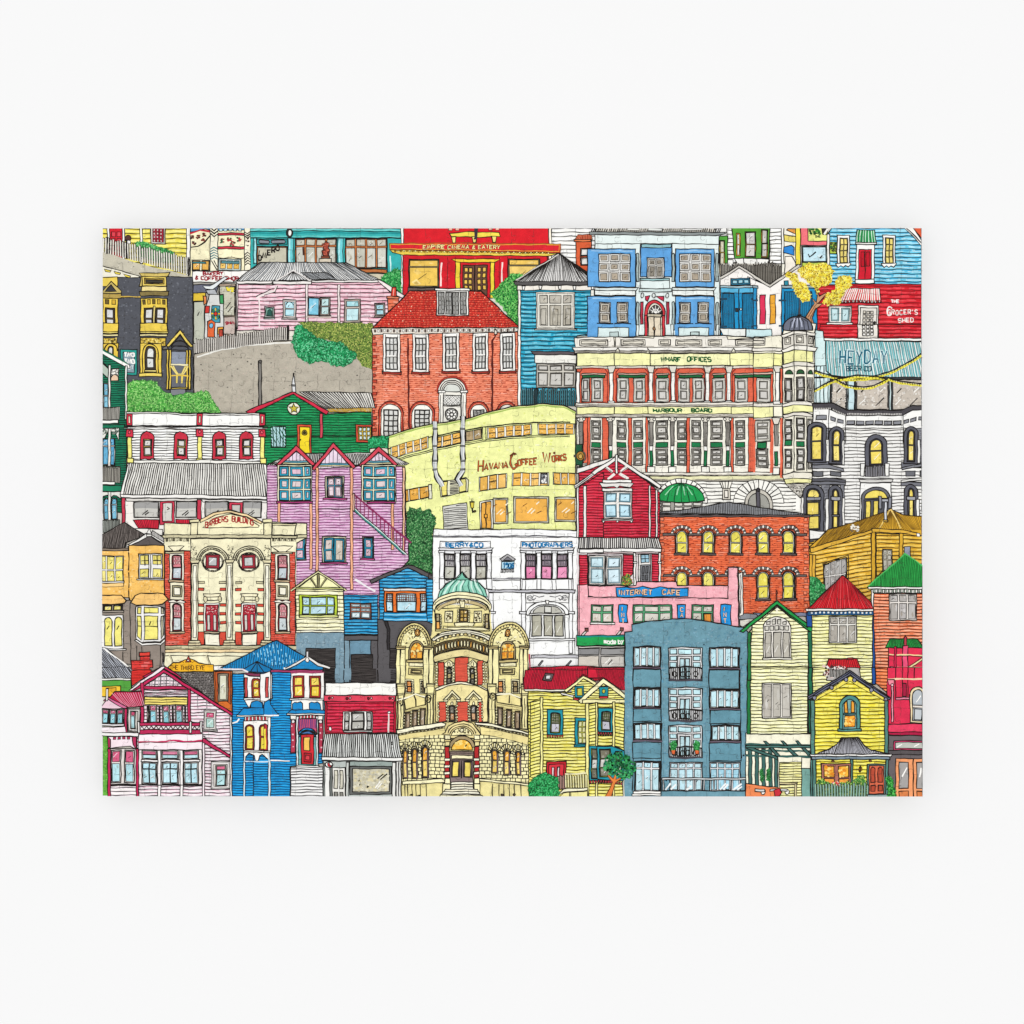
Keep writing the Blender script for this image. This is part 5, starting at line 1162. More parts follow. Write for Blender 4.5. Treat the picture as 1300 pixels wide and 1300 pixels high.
specks([(30, 30), (480, 0), (480, 350), (240, 350), (30, 340)], ['#fbd48e', '#eeb04c'], 160, 1.6); rect(20, 12, 225, 30, '#8a7a6a')
poly([(20, 400), (240, 400), (245, 880), (20, 880)], '#978b80', .8); poly([(235, 420), (500, 420), (500, 760), (480, 980), (245, 980)], '#92867c', .8)
rect(20, 265, 186, 300, '#f9cf86', .5)
win(22, 68, 186, 262, '#f3f1ec', YG, 3, 2, 6, 12, cols=[.5, 1, 1], rows=[1, .8], sill=0); rect(20, 258, 190, 272, '#e9e6df')
win(300, 52, 480, 240, '#f3f1ec', YG, 2, 2, 12, 34, rows=[1, .9], sill=14); line((320, 104), (372, 104), w=.9); line((410, 104), (470, 104), w=.9); line((346, 68), (346, 140), w=.9); line((440, 68), (440, 140), w=.9); line((376, 60), (376, 238), (390, 238), (390, 60), w=.8)
S('bow_roof', 'swollen tan lead hood over the bow window'); poly([(240, 415), (275, 365), (320, 350), (380, 352), (440, 345), (485, 352), (525, 395), (480, 430), (380, 438), (280, 438)], '#f9c878', 1.1); E()
poly([(20, 362), (170, 365), (205, 405), (190, 425), (120, 432), (30, 430), (20, 436)], '#f9c878', 1.1)
rect(34, 435, 180, 485, '#8c8074'); win(40, 440, 98, 478, '#e9e6df', YG, 1, 1, 5); win(112, 440, 172, 478, '#e9e6df', YG, 1, 1, 5); rect(28, 478, 190, 492, '#aaa094')
S('window', 'pair of round headed yellow panes'); rect(22, 512, 186, 765, '#f6f4f0'); 
for x0 in (46, 120): poly([(x0, 742)]+arc(x0+27, 560, 27, 32, 180, 0)+[(x0+54, 742)], '#f4ea80', 1); lines([[(x0+15, 620), (x0+32, 590)]], .8)
E(); rect(25, 765, 205, 776, W); line((182, 790), (185, 860), w=.8)
S('window', 'bow window with yellow panes'); poly([(278, 448), (330, 440), (460, 445), (495, 460), (495, 680), (460, 712), (325, 715), (282, 690)], '#f4f2ee', 1)
for pl in ([(292, 455), (318, 452), (318, 502), (292, 500)], [(342, 455), (446, 455), (446, 495), (342, 498)], [(290, 518), (320, 520), (322, 695), (292, 670)], [(346, 520), (444, 520), (444, 696), (346, 696)], [(468, 455), (486, 460), (486, 500), (468, 500)], [(468, 520), (486, 515), (486, 660), (468, 690)]): poly(pl, '#f2e77e' if pl[0][0] < 460 else '#b9b49a', .9)
lines([[(346, 595), (444, 600)], [(292, 590), (322, 595)], [(380, 590), (395, 560)]], .9); poly([(270, 700), (285, 695), (330, 722), (465, 720), (495, 690), (500, 706), (470, 735), (325, 738)], W); E()
lines([[(322, 745), (324, 790)], [(285, 740), (288, 850)], [(465, 740), (462, 900)]], .8); line((482, 790), (484, 880), w=1.6)
B('chimney_stack', 'bright red brick chimney with a stepped cap')
brick([(245, 850), (405, 850), (408, 905), (385, 905), (385, 1000), (250, 1000)], '#e0342e', 12, '#8c1414'); brick([(312, 815), (388, 812), (385, 850), (312, 850)], '#e0342e', 10, '#8c1414'); rect(306, 790, 384, 818, '#e8483c')
at(0, 4); poly([(245, 0), (395, 0), (390, 30), (250, 120)], '#e0342e', .8); hatch([(250, 0), (390, 0), (385, 25), (252, 110)], 0, 12, .5, '#8c1414')
B('green_lean_to', 'dark grey iron lean-to roof with a green wall below')
at(0, 3); poly([(20, 755), (60, 760), (245, 930), (245, 985), (20, 985)], '#b9bdc6', .9); hatch([(24, 765), (60, 770), (245, 935), (245, 982), (24, 982)], 52, 11, .8, INK, .3); line((35, 760), (150, 840), (248, 925), w=1.6, c=W)
at(0, 4); poly([(20, -20), (245, -20), (245, 62), (20, 62)], '#b9bdc6', .6); hatch(box(24, -18, 243, 60), 52, 11, .8, INK, .3); rect(20, 62, 245, 78, '#f1efe8'); rect(20, 78, 245, 200, '#55a340'); rect(20, 122, 165, 200, '#f4c83c'); rect(60, 135, 130, 200, '#e9b02c', .7); B('green_wall_strip', 'strip of bright green wall at the left edge'); rect(25, 480, 90, 960, '#6ab644')
specks(box(25, 500, 65, 950), ['#86c95e', '#4c9a34'], 60, 1.4)

B('garage_terrace', 'blue and cream gabled garages on grey and charcoal bases')
at(1, 3)
poly([(240, 640), (600, 645), (600, 1300), (240, 1300)], '#7f9cab', 0); poly([(600, 660), (850, 660), (850, 1050), (600, 1050)], '#7f9cab', .9); poly([(850, 545), (1300, 545), (1300, 1100), (850, 1100)], '#5c595b', .9)
rect(600, 665, 850, 700, '#5c595b'); rect(800, 700, 850, 1040, '#5c595b'); rect(640, 702, 798, 1040, '#6d93a8', .8)
specks(box(250, 650, 590, 900), ['#6f90a2', '#93adb9'], 160, 1.5)
for x0, x1, y0 in ((310, 532, 762), (650, 812, 806), (940, 1010, 762)):
    S('garage_door', 'black slatted garage door'); rect(x0, y0, x1, 1030, '#4d4745'); hatch(box(x0, y0, x1, 1030), 0, 9, .8, '#1c1817', .3); E()
at(1, 4); hatch(box(455, -10, 530, 88), 0, 9, .8, '#1c1817'); fill(box(530, -10, 650, 75), '#7f9cab'); line((595, 0), (595, 75), w=.9); fill(box(650, -10, 840, 88), '#4d4745'); hatch(box(650, -10, 840, 88), 0, 9, .8, '#1c1817'); fill(box(840, -10, 1000, 88), '#5c595b'); line((850, 0), (850, 85), w=1.2); hatch(box(945, 0, 990, 88), 0, 9, .8, '#1c1817')
at(1, 3)
boards([(236, 318), (592, 320), (600, 640), (240, 630)], '#fbf6c4', 30, '#fefce0'); poly([(205, 326), (405, 188), (612, 322), (590, 310), (236, 312)], '#f6f3bb', 1)
S('gable'); poly([(240, 318), (405, 195), (590, 318)], '#f6f3bb'); line((198, 328), (405, 184), (615, 328), w=2.4, c='#e9e3ac'); line((196, 322), (405, 178), (618, 322), w=.9); line((205, 334), (405, 194), (608, 332), w=.8)
poly([(396, 200), (412, 200), (412, 305), (396, 305)], '#8f8a62'); line((352, 235), (392, 300), w=1.8, c='#8f8a62'); line((462, 235), (418, 300), w=1.8, c='#8f8a62'); lines([[(345, 240), (388, 303)], [(470, 240), (424, 303)]], .8); rect(236, 306, 592, 318, '#d9dc8a'); E()
rect(262, 362, 548, 520, '#bcd43c', 1); win(285, 376, 526, 508, '#9fb83a', '#bfe4ee', 3, 2, 6, 12, cols=[.4, 1, .4]); rect(264, 512, 556, 530, '#d8dc8c'); rect(236, 626, 604, 642, '#faf7df')
boards(box(598, 362, 850, 655), '#1c94cc', 24, '#5fbde6', dark='#1278ac', ang=0)
win(642, 422, 802, 544, '#b8603c', '#c6e4ec', 2, 3, 10, 8, rows=[.5, .5, 1], dbl=6)
boards([(862, 250), (1075, 150), (1280, 230), (1280, 490), (1270, 540), (862, 545)], '#1f96cf', 24, '#6cc4ea', dark='#1278ac')
S('roof'); poly([(790, 250), (1075, 135), (1120, 145), (1300, 225), (1300, 262), (1075, 158), (805, 275)], '#5a5556', 1.1); E()
rect(890, 312, 1240, 332, '#e9e4de'); rect(898, 332, 1236, 490, '#e8732c', 1)
for x0, x1 in ((914, 964), (990, 1138), (1168, 1214)):
    win(x0, 350, x1, 484, '#cfe0e6', '#bfe4f0', 1 if x1-x0 < 60 else 1, 2, 5, 4, rows=[.8, 1]); hatch(box(x0+6, 356, x1-6, 408), 90, 14, .9, '#6a3a2a'); hatch(box(x0+6, 356, x1-6, 408), 0, 16, .9, '#6a3a2a')
poly([(892, 492), (1240, 492), (1240, 556), (892, 556)], '#1c94cc', .8); line((900, 508), (1235, 508), w=1.6, c='#8fd2ee'); line((900, 545), (1235, 545), w=1.6, c='#8fd2ee'); line((890, 525), (1240, 525), w=.8)
poly([(900, 560), (925, 560), (940, 620), (940, 770), (922, 770), (918, 620)], '#2f2c2e')
at(2, 3); boards([(-30, 235), (45, 250), (60, 600), (-20, 560)], '#1f96cf', 24, '#6cc4ea'); poly([(-10, 205), (110, 265), (110, 282), (-10, 235)], '#5a5556'); poly([(45, 262), (62, 268), (60, 420), (45, 420)], '#f3f1ea', .7)

B('photographers', 'white rendered photographers building with arched windows')
at(2, 2); poly([(22, 750), (30, 695), (400, 700), (700, 695), (1108, 706), (1118, 760), (1118, 1200), (22, 1100)], '#fdfdfc', 1); line((22, 748), (500, 750), (800, 745), (1118, 758), w=1.6, c='#55535a')
at(2, 3); poly([(22, -70), (1115, -70), (1115, 900), (22, 900)], '#fdfdfb', .6)
at(2, 2)
for s, x0, x1, w_ in (('BERRY&CO', 74, 452, 27), ('PHOTOGRAPHERS', 682, 1065, 22)):
    S('sign'); rect(x0, 788, x1, 838, '#fbfbfb'); text(s, x0+(45 if w_ == 27 else 12), 828, 30, '#1f78ac', 1.7, w_, .32); E()
at(2, 3)
def phot(x0, glass):
    poly([(x0, 10), (x0+410, 10), (x0+395, 30), (x0+15, 30)], '#e9e8ea', .9); rect(x0+12, 30, x0+400, 52, '#f5f5f6'); rect(x0+20, 52, x0+395, 245, '#c9c9ce')
    for i in range(3):
        x = x0+45+i*118; win(x, 58, x+76, 240, '#9b979e', [('#8e7f88' if glass else '#b9b6b4'), ('#8e7f88' if glass else '#b9b6b4'), glass or '#c3c2b4'], 1, 3, 4, 5, rows=[.45, .45, 1])
        hatch(box(x+6, 62, x+70, 140), 90, 14, .9, '#55505a')
    for i in range(4): rect(x0+10+i*118, 40, x0+42+i*118, 245, '#fafafa', .9); rect(x0+4+i*118, 30, x0+48+i*118, 46, '#f3f3f4'); rect(x0+6+i*118, 240, x0+46+i*118, 318, '#fafafa', .8)
phot(64, None); phot(672, '#ee86b4')
line((470, 240), (680, 238), w=1.4, c='#6a6870'); shade(430, 328, 1085, 342, '#77757c'); shade(765, 814, 1130, 832, '#77757c'); line((470, 252), (680, 250), w=.8)
poly([(430, 322), (1088, 322), (1080, 345), (440, 340)], '#c6c5ca', .9)
S('plaque', 'small gabled blue date plaque'); poly([(524, 92), (582, 52), (640, 95), (628, 106), (538, 106)], '#b5b3b4'); poly([(548, 100), (582, 72), (616, 100)], '#7a7880'); rect(534, 110, 630, 165, '#b9dfee'); text('1906', 548, 156, 32, '#1f6a98', 2.0, 17, .2); fringe(530, 168, 634, 168, 22, 5, '#d5d5d6', .8); E()
rect(442, 345, 474, 620, '#fbfbfb', .7); rect(434, 484, 490, 500, '#f1f1f2'); rect(686, 345, 716, 700, '#fbfbfb', .7); rect(672, 484, 740, 502, '#f1f1f2'); rect(1042, 345, 1068, 800, '#fbfbfb', .7); rect(1020, 484, 1082, 502, '#f1f1f2'); rect(690, 245, 1060, 320, '#fbfbfa', .6)
for x in (716, 800, 830, 915, 945, 1040): line((x, 250), (x, 318), w=.7)
rect(718, 350, 1040, 420, '#f6f5f2', .7)
for s in (1, -1):
    c = 878
    outline([(c+s*20, 368), (c+s*60, 378), (c+s*95, 366), (c+s*120, 385), (c+s*100, 400), (c+s*85, 385)], 1, '#4a484e', False); outline(arc(c+s*130, 385, 20, 18, 0, 330), 1, '#4a484e', False); outline(arc(c+s*132, 386, 9, 8, 0, 330), .8, '#4a484e', False)
S('window', 'large arched shop window with three grey lights'); poly([(728, 510)]+arc(880, 500, 158, 92, 178, 2, 18)+[(1035, 510)], '#fafaf8', 1); poly([(748, 690)]+arc(880, 505, 128, 75, 178, 2, 18)+[(1012, 690)], '#efefec', 1)
poly(arc(880, 500, 108, 60, 178, 2, 16), '#bdbbb0', .8); rect(858, 446, 908, 492, '#d9d8d0', .8); rect(745, 500, 1010, 512, W)
for x in (765, 855, 935): rect(x, 515, x+62 if x > 765 else x+70, 668, '#b9b6a4', 1.1); lines([[(x+15, 640), (x+45, 590)]], 1, '#e3e1d4')
poly([(866, 400), (892, 400), (888, 428), (870, 428)], W); rect(740, 688, 1085, 704, '#f1f1f0'); E()
rect(760, 810, 1140, 834, '#c9c8cc', .9); poly([(735, 834), (1118, 834), (1118, 900), (735, 900)], '#f6f6f4', .6)
for x in (810, 1022): poly([(x, 890), (x+30, 852), (x+40, 856), (x+12, 894)], '#7b797e')
lines([[(120, 250), (435, 320)], [(1085, 700), (1085, 810)]], .6)

B('red_gabled_house', 'crimson weatherboard gabled house with white trim')
at(3, 2)
boards([(-125, 250), (155, 175), (395, 350), (480, 420), (480, 760), (-125, 760)], '#d0203a', 21, '#e24a5e', ink='#4c0c18', dark='#ac142a')
at(2, 2); boards([(1112, 380), (1300, 270), (1300, 755), (1112, 755)], '#d0203a', 21, '#e24a5e', ink='#4c0c18'); rect(1150, 370, 1172, 755, '#f3efe9', .8); rect(1100, 380, 1114, 755, W, .7)
at(3, 2)
S('gable', 'white barge boards with a truss'); poly([(-140, 240), (155, 150), (490, 370), (488, 395), (440, 375), (155, 180), (-140, 280)], '#f3f0ea', 1)
at(2, 2); poly([(1078, 370), (1300, 215), (1305, 240), (1085, 392)], '#f3f0ea', .9); line((1085, 380), (1300, 228), w=.8); at(3, 2)
poly([(-30, 270), (155, 150), (490, 370), (480, 392), (155, 182), (-10, 290)], '#f3f0ea', .9); rect(148, 140, 164, 280, W, .8); 
line((60, 240), (150, 275), (250, 235), w=0.1) if False else None
lines([[(80, 232), (125, 265)], [(235, 232), (185, 265)], [(140, 280), (90, 320)], [(175, 280), (245, 320)]], 3.0, '#f3efe9'); lines([[(76, 236), (122, 268)], [(240, 236), (190, 268)]], .7); E()
for x in (398, 450): rect(x, 370 if x < 440 else 400, x+14, 755, '#f5f2ec', .8)
rect(52, 326, 270, 348, W); poly([(30, 350), (285, 350), (270, 372), (260, 385), (180, 375), (160, 390), (140, 375), (48, 382)], '#e9e6e0'); rect(50, 388, 275, 412, '#f1eee8')
win(60, 414, 272, 618, '#f6f4ee', '#8fd0e8', 2, 2, 14, 22, rows=[.7, 1], dbl=7); rect(45, 622, 280, 632, W)
for x in (58, 162, 268): oval(x, 638, 8, 8, W)
at(3, 3)
rect(-140, 25, 480, 330, '#e9dede', 0); boards([(205, 60), (280, 60), (280, 200), (205, 280)], '#d0203a', 18, '#e24a5e', ink='#4c0c18'); boards([(420, 50), (480, 50), (480, 260), (420, 260)], '#d0203a', 18, '#e24a5e', ink='#4c0c18')
at(3, 2)
S('roof', 'dark ribbed verandah roof'); corr((-120, 758), (472, 762), (490, 838), (-130, 838), '#efece6', 56, 1.0, lite='#77757a'); E(); rect(-135, 840, 490, 868, '#f8f6f2'); rect(-60, 866, 480, 880, '#cdb9b9')
at(2, 3); boards(box(1118, 60, 1180, 285), '#d0203a', 18, '#e24a5e', ink='#4c0c18'); rect(1118, 18, 1300, 45, '#f8f6f2', .8); at(3, 3)
win(-55, 68, 60, 285, '#f4f1ea', '#b9e0ee', 1, 2, 12, 10, rows=[.6, 1]); win(76, 68, 195, 285, '#f4f1ea', '#b9e0ee', 1, 2, 14, 10, rows=[.7, 1], dbl=7); at(2, 3); win(1190, 65, 1310, 285, '#f4f1ea', '#a9dcea', 1, 2, 14, 10, rows=[.7, 1], dbl=7); at(3, 3)
S('door', 'grey panelled front door'); rect(320, 55, 410, 265, '#f1eee8'); rect(338, 60, 400, 118, '#9fc8da'); line((370, 60), (370, 118), w=.8); line((338, 90), (400, 90), w=.8); rect(334, 136, 406, 262, '#8a8c90'); rect(348, 148, 364, 200, '#6a6c70'); rect(376, 148, 392, 200, '#6a6c70'); rect(348, 212, 364, 250, '#6a6c70'); rect(376, 212, 392, 250, '#6a6c70'); E()
for x in (285, 472): rect(x, 45, x+16, 290, W, .8); rect(x-6, 110, x+22, 122, W)
bush([(195, 290), (200, 225), (235, 200), (265, 230), (270, 280), (240, 295)], '#4a7a3a', ['#b9303a', '#6aa04a', '#2c5a24', '#d8c84a'], .8, 1.4)

B('internet_cafe', 'pink rendered cafe with blue name boards and green windows')
at(3, 3)
poly([(-135, 285), (-60, 285), (-60, 292), (300, 292), (306, 262), (605, 262), (612, 290), (990, 292), (992, 155), (1064, 155), (1072, 700), (-135, 700)], '#f6b3bc', 1.1)
at(2, 3); poly([(1118, 285), (1180, 285), (1180, 294), (1310, 294), (1310, 670), (1118, 670)], '#f6b3bc', .8); outline([(1182, 290), (1188, 372), (1300, 376)], .9, INK, False); fill(box(1290, 300, 1330, 660), '#f6b3bc')
at(3, 3); fill(box(-20, 300, 60, 440), '#f6b3bc'); specks([(-120, 300), (980, 300), (1060, 200), (1060, 560), (200, 560), (-120, 640)], ['#f9c6cc', '#efa2ae'], 260, 1.6)
line((-60, 376), (300, 380), (990, 386), (992, 292), w=1.0)
S('sign', 'long wavy blue sign board'); poly([(152, 308), (230, 300), (290, 310), (350, 298), (420, 312), (480, 298), (540, 312), (690, 308), (692, 372), (160, 378)], '#2294dc', 1); text('INTERNET', 174, 358, 34, '#2a2430', 2.6, 23, .46); text('INTERNET', 174, 358, 34, '#f4c9a4', 1.2, 23, .46); text('CAFE', 500, 358, 34, '#2a2430', 2.6, 24, .46); text('CAFE', 500, 358, 34, '#f4c9a4', 1.2, 24, .46); E()
for x0, x1, y1, s in ((172, 238, 568, 'INT'), (612, 672, 560, 'CAF'), (936, 1014, 600, 'INT')):
    S('sign', 'upright blue sign board'); poly([(x0, 434), (x0+30, 430), (x1, 434), (x1-4, 500), (x1, y1), (x0+4, y1), (x0-2, 500)], '#2294dc', 1)
    for i, ch in enumerate(s): text(ch, x0+22, 482+i*44, 30, '#1a3a5a', 2.2, 20); text(ch, x0+22, 482+i*44, 30, '#f0cdb0', 1.0, 20)
    E()
win(-35, 434, 130, 572, '#5aa878', '#d9d0c2', 2, 2, 12, 16, rows=[.6, 1]); win(278, 434, 572, 572, '#5aa878', '#d8d3c6', 3, 2, 14, 14, cols=[.8, 1.3, 1], rows=[.6, 1]); win(718, 434, 882, 570, '#5aa878', '#d5cfc2', 2, 2, 12, 14, rows=[.6, 1]); rect(812, 502, 862, 560, '#ee9a3c')
rect(-40, 568, 142, 582, W)
for x in (-15-100, 150): poly([(x, 665), (x+42, 618), (x+55, 626), (x+22, 668)], '#d9cfc8'); rect(x+34, 608, x+58, 632, '#7a4a40')
S('awning', 'green shop awning with white lettering'); poly([(-145, 665), (215, 662), (215, 738), (-140, 742)], '#22a050', 1); line((-140, 672), (214, 670), w=1.8, c='#1b8a86'); text('made by', 64, 724, 30, W, 1.25, 17, .34); E()
rect(-130, 742, 215, 900, '#b5b1ac'); poly([(-130, 745), (215, 745), (215, 755), (-130, 758)], '#dcd6cc'); rect(-130, 762, 25, 808, '#8d8c8c'); rect(38, 762, 215, 808, '#9a9998'); rect(-130, 818, 25, 900, '#d6cdc0'); rect(40, 820, 215, 900, '#cdc8c0'); lines([[(60, 880), (110, 835)], [(100, 885), (130, 860)]], 1, W); lines([[(90, 880), (125, 845)]], .8)
# ================================================================= bottom band
B('domed_corner_building', 'cream stone corner building with a green dome and arched wings')
C1 = '#f3e6a2'; C2 = '#faf2c4'; C3 = '#b59f6a'; RB = '#e8604a'
def T(): at2(500, 740, 180)
def U(): at2(500, 870, 180)
T()
poly([(360, 480), (900, 480), (1240, 560), (1225, 1010), (20, 1010), (25, 580)], C1, 0)
U(); poly([(20, -20), (1240, -20), (1250, 440), (1245, 1060), (30, 1060)], C1, 0); T()
S('dome', 'pale green ribbed dome with a finial'); at(2, 3)
poly([(58, 390), (75, 330), (120, 275), (190, 245), (215, 215), (240, 190), (265, 215), (290, 245), (370, 270), (410, 320), (432, 380), (300, 340), (180, 345)], '#8fd3bb', 1.1)
for x0, x1 in ((150, 80), (185, 130), (215, 190), (245, 245), (270, 300), (300, 360), (330, 405)): line((x0+25, 245), ((x0+x1)/2, 290), (x1, 368 if abs(x1-245) > 100 else 350), w=1.2, c='#2d6a5c')
for x0, x1 in ((160, 105), (205, 165), (235, 225), (290, 330), (318, 385)): line((x0+20, 255), ((x0+x1)/2, 300), (x1, 352), w=2.0, c='#d3f1e4')
poly([(188, 242), (215, 232), (230, 215), (238, 190), (252, 215), (268, 232), (298, 242), (260, 250), (220, 250)], '#7cc6ac', .9); E(); T()
fill([(365, 200), (880, 200), (905, 500), (345, 520)], C1); poly([(378, 230), (383, 440), (880, 440), (872, 230)], C1, .9)
poly([(355, 225)]+arc(625, 215, 268, 135, 172, 8, 16)+[(895, 225), (880, 262)]+arc(625, 262, 250, 120, 5, 175, 16)+[(372, 265)], C2, 1.0)
outline(arc(625, 222, 258, 110, 172, 8), .9, INK, False); outline(arc(625, 240, 248, 100, 172, 8), .8, INK, False)
poly(arc(625, 262, 235, 110, 170, 10)+arc(625, 278, 220, 95, 15, 165), '#c9b684', .6); specks(box(560, 155, 700, 215), ['#5a4a2c', '#fff6d0'], 50, 1.1); poly([(605, 165), (655, 165), (648, 225), (612, 225)], C2)
win(600, 242, 680, 360, '#7a6234', '#c9a34a', 2, 3, 12, 6); fringe(590, 250, 600, 250, 0.1, 1, C1, 0)
for x in (582, 680): 
    for i in range(5): rect(x, 248+i*24, x+16, 262+i*24, C2, .6)
for x in (470, 735): rect(x, 258, x+70, 358, C2); specks(box(x+12, 270, x+58, 345), ['#6a5c38', '#3c3424'], 34, 1.2)
win(385, 282, 425, 425, '#7a6234', ['#a89a6c', '#f0a23c'], 1, 2, 6); win(836, 284, 870, 420, '#7a6234', '#b9a878', 1, 2, 6)
for i in range(6): rect(426, 290+i*24, 440, 304+i*24, C2, .6); rect(820, 290+i*24, 834, 304+i*24, C2, .6)
poly([(555, 362), (745, 362), (720, 405), (570, 405)], C2); rect(455, 395, 830, 425, C1, .6); poly([(440, 425), (500, 405), (820, 405), (870, 430)], C2, .8)
poly([(350, 510), (420, 465)]+arc(625, 520, 262, 92, 150, 30)+[(860, 470), (910, 505), (895, 528)]+arc(625, 565, 265, 100, 25, 155)+[(365, 535)], '#fbf6dc', 1.1)
outline(arc(625, 545, 275, 98, 160, 20), .8, INK, False)
o_ = []
for i in range(15):
    t = i/14; x = 375+t*495; y = 560-70*sin(t*pi); rect(x-14, y-32, x+12, y-8, C2 if i % 2 else '#d9c684', .7)
poly([(365, 555)]+[(375+t*49.5, 570-62*sin(t*pi/10)) for t in range(11)]+[(880, 555), (880, 645)]+[(870-t*49.5, 660-62*sin(t*pi/10)) for t in range(11)]+[(365, 650)], '#5e5132', .8)
for i in range(17):
    t = (i+.5)/17; x = 378+t*490; y = 612-64*sin(t*pi); oval(x, y+6, 9, 32, C2 if i % 4 != 3 else '#d8a04a', .8)
poly([(360, 700)]+[(375+t*49.5, 668-62*sin(t*pi/10)) for t in range(11)]+[(880, 700), (860, 715)]+[(860-t*48, 730-55*sin(t*pi/10)) for t in range(11)], '#e6d79c', 1)
# drum walls with brick panels
for x0, x1, y0, y1 in ((408, 462, 728, 940), (562, 682, 685, 905), (768, 820, 712, 935)): poly([(x0, y0), (x1, y0-6), (x1, y1-8), (x0, y1)], RB, .8); hatch([(x0, y0), (x1, y0), (x1, y1), (x0, y1)], 0, 10, .4, '#a8382a')
for x0, x1 in ((486, 530), (700, 742)):
    poly([(x0-18, 735), (x0+22, 700), (x1+18, 730), (x1+18, 765), (x0-18, 765)], C2); oval((x0+x1)/2, 740, 12, 22, '#f8eebc'); win(x0, 775, x1, 925, '#6a5c40', ['#6f6a5c', '#b9a468'], 1, 3, 8, 5)
    for i in range(6):
        for x in (x0-22, x1): rect(x, 768+i*27, x+20, 785+i*27, C2, .6)
for x in (385, 392, 545, 685, 822, 845):
    for i in range(8): rect(x-8, 735+i*26, x+(14 if i % 2 else 8), 751+i*26, C2, .5)
poly([(380, 965), (450, 935), (560, 912), (580, 905), (660, 905), (690, 915), (800, 940), (860, 975), (860, 990), (620, 938), (390, 995)], '#fbf6d8', .9)
# arched wings
for cx, s in ((190, -1), (1055, 1)):
    S('arched_wing', 'arched gable wing with an amber fan window')
    rx, ry = (160, 215) if s < 0 else (185, 225)
    poly([(cx-rx-10, 590)]+arc(cx, 580, rx, ry, 180, 0, 18)+[(cx+rx, 590)], '#efe09a', 1.1); outline(arc(cx, 585, rx-16, ry-16, 178, 2), .9, INK, False)
    for k in range(17):
        a = math.radians(8+k*10); line((cx+(rx-30)*cos(a), 585-(ry-34)*sin(a)), (cx+(rx-16)*cos(a), 585-(ry-18)*sin(a)), w=1.5, c='#4a4030')
    poly(arc(cx, 588, rx-36, ry-42, 180, 0, 16), '#f6ecae', .9); specks(arc(cx, 560, rx-55, ry-60, 180, 0, 10), ['#5e5030', '#3a3220', '#fff8d0'], 90, 1.3)
    oval(cx+s*(-10)+ (20 if s < 0 else 0), 455, 24, 34, '#d89a4a', 1.2); oval(cx+s*(-10)+(20 if s < 0 else 0), 455, 10, 18, '#f3c478')
    rect(cx-rx+40, 590, cx+rx-40, 1010, '#f2e6a2', .6); rect(cx+(rx-60 if s > 0 else -rx+40), 585, cx+(rx-30 if s > 0 else -rx+68), 790, RB, .8)
    wx = cx+(20 if s < 0 else -10)
    poly([(wx-72, 700)]+arc(wx, 620, 72, 92, 180, 0)+[(wx+72, 700)], '#9a8a66', 1); poly([(wx-54, 692)]+arc(wx, 622, 54, 74, 180, 0)+[(wx+54, 690)], '#f4ad3c', .9)
    lines([[(wx, 550), (wx, 692)], [(wx-54, 625), (wx+54, 625)]], 2.0, '#8a6a3c'); specks(box(wx-45, 570, wx+45, 685), ['#f8d46a', '#fbe59a', '#e08a2c'], 24, 2)
    poly([(wx-90, 705), (wx+90, 700), (wx+85, 725), (wx-88, 728)], '#cdbb80'); rect(wx-70, 730, wx+75, 762, C2); rect(wx-72, 780, wx+62, 838, '#e0d090'); rect(wx-52, 792, wx+45, 825, '#a99a6a'); rect(wx-42, 800, wx+35, 817, '#d9c98c', .6)
    for x in (wx-90, wx+45):
        rect(x-14, 880, x+66, 1010, C2, .7); win(x, 895, x+46, 1000, '#6a5c40', '#a08a5c' if x > wx else '#e0904a', 1, 2, 6)
        for i in range(5): rect(x-12, 900+i*24, x, 914+i*24, C2, .5); rect(x+46, 900+i*24, x+58, 914+i*24, C2, .5)
    E()
for x0, x1 in ((24, 60), (62, 108), (272, 322), (324, 366), (868, 904), (908, 962), (1152, 1186), (1188, 1226)):
    poly([(x0+4, 590), (x1-4, 590), (x1+2, 740), (x1-4, 985), (x0+2, 985), (x0-2, 740)], '#f8efb4', .9)
for x0, x1 in ((18, 112), (268, 352), (862, 960), (1148, 1240)): poly([(x0, 575), (x1, 575), (x1-8, 605), (x0+8, 605)], '#d2bf84', .9); line((x0+6, 585), (x1-6, 590), w=1)
for x0, x1 in ((22, 108), (284, 366), (866, 950), (1150, 1235)): rect(x0, 958, x1, 1010, '#f6ebae', .9)
U()
poly([(385, 50), (500, 0), (620, -15), (760, -2), (860, 50), (860, 330), (385, 330)], '#f3e4a4', 1)
for cx, x0, x1 in ((535, 408, 490), (732, 575, 690)): pass
for x0, x1 in ((416, 484), (580, 690), (776, 812)): poly([(x0, 150), (x1, 145), (x1, 325), (x0, 335)], RB, .8); hatch(box(x0, 152, x1, 322), 0, 10, .4, '#a8382a')
for cx in (535, 732):
    poly([(cx-80, 125), (cx, 42), (cx+78, 122), (cx+58, 132), (cx, 72), (cx-55, 132)], C2, 1); poly([(cx-30, 128), (cx, 90), (cx+30, 128)], '#efe0a0'); rect(cx-75, 128, cx-38, 146, C2, .7); rect(cx+38, 128, cx+75, 146, C2, .7)
    win(cx-28, 175, cx+28, 322, '#5e5340', ['#7a7466', '#c9986a'], 1, 2, 12, 6, arch=14); oval(cx, 160, 10, 16, C2)
    for i in range(6): rect(cx-46, 182+i*24, cx-28, 196+i*24, C2, .6); rect(cx+28, 182+i*24, cx+46, 196+i*24, C2, .6)
for i in range(7):
    for x in (408, 484, 578, 684, 772, 808): rect(x-6, 152+i*25, x+(12 if i % 2 else 6), 166+i*25, C2, .5)
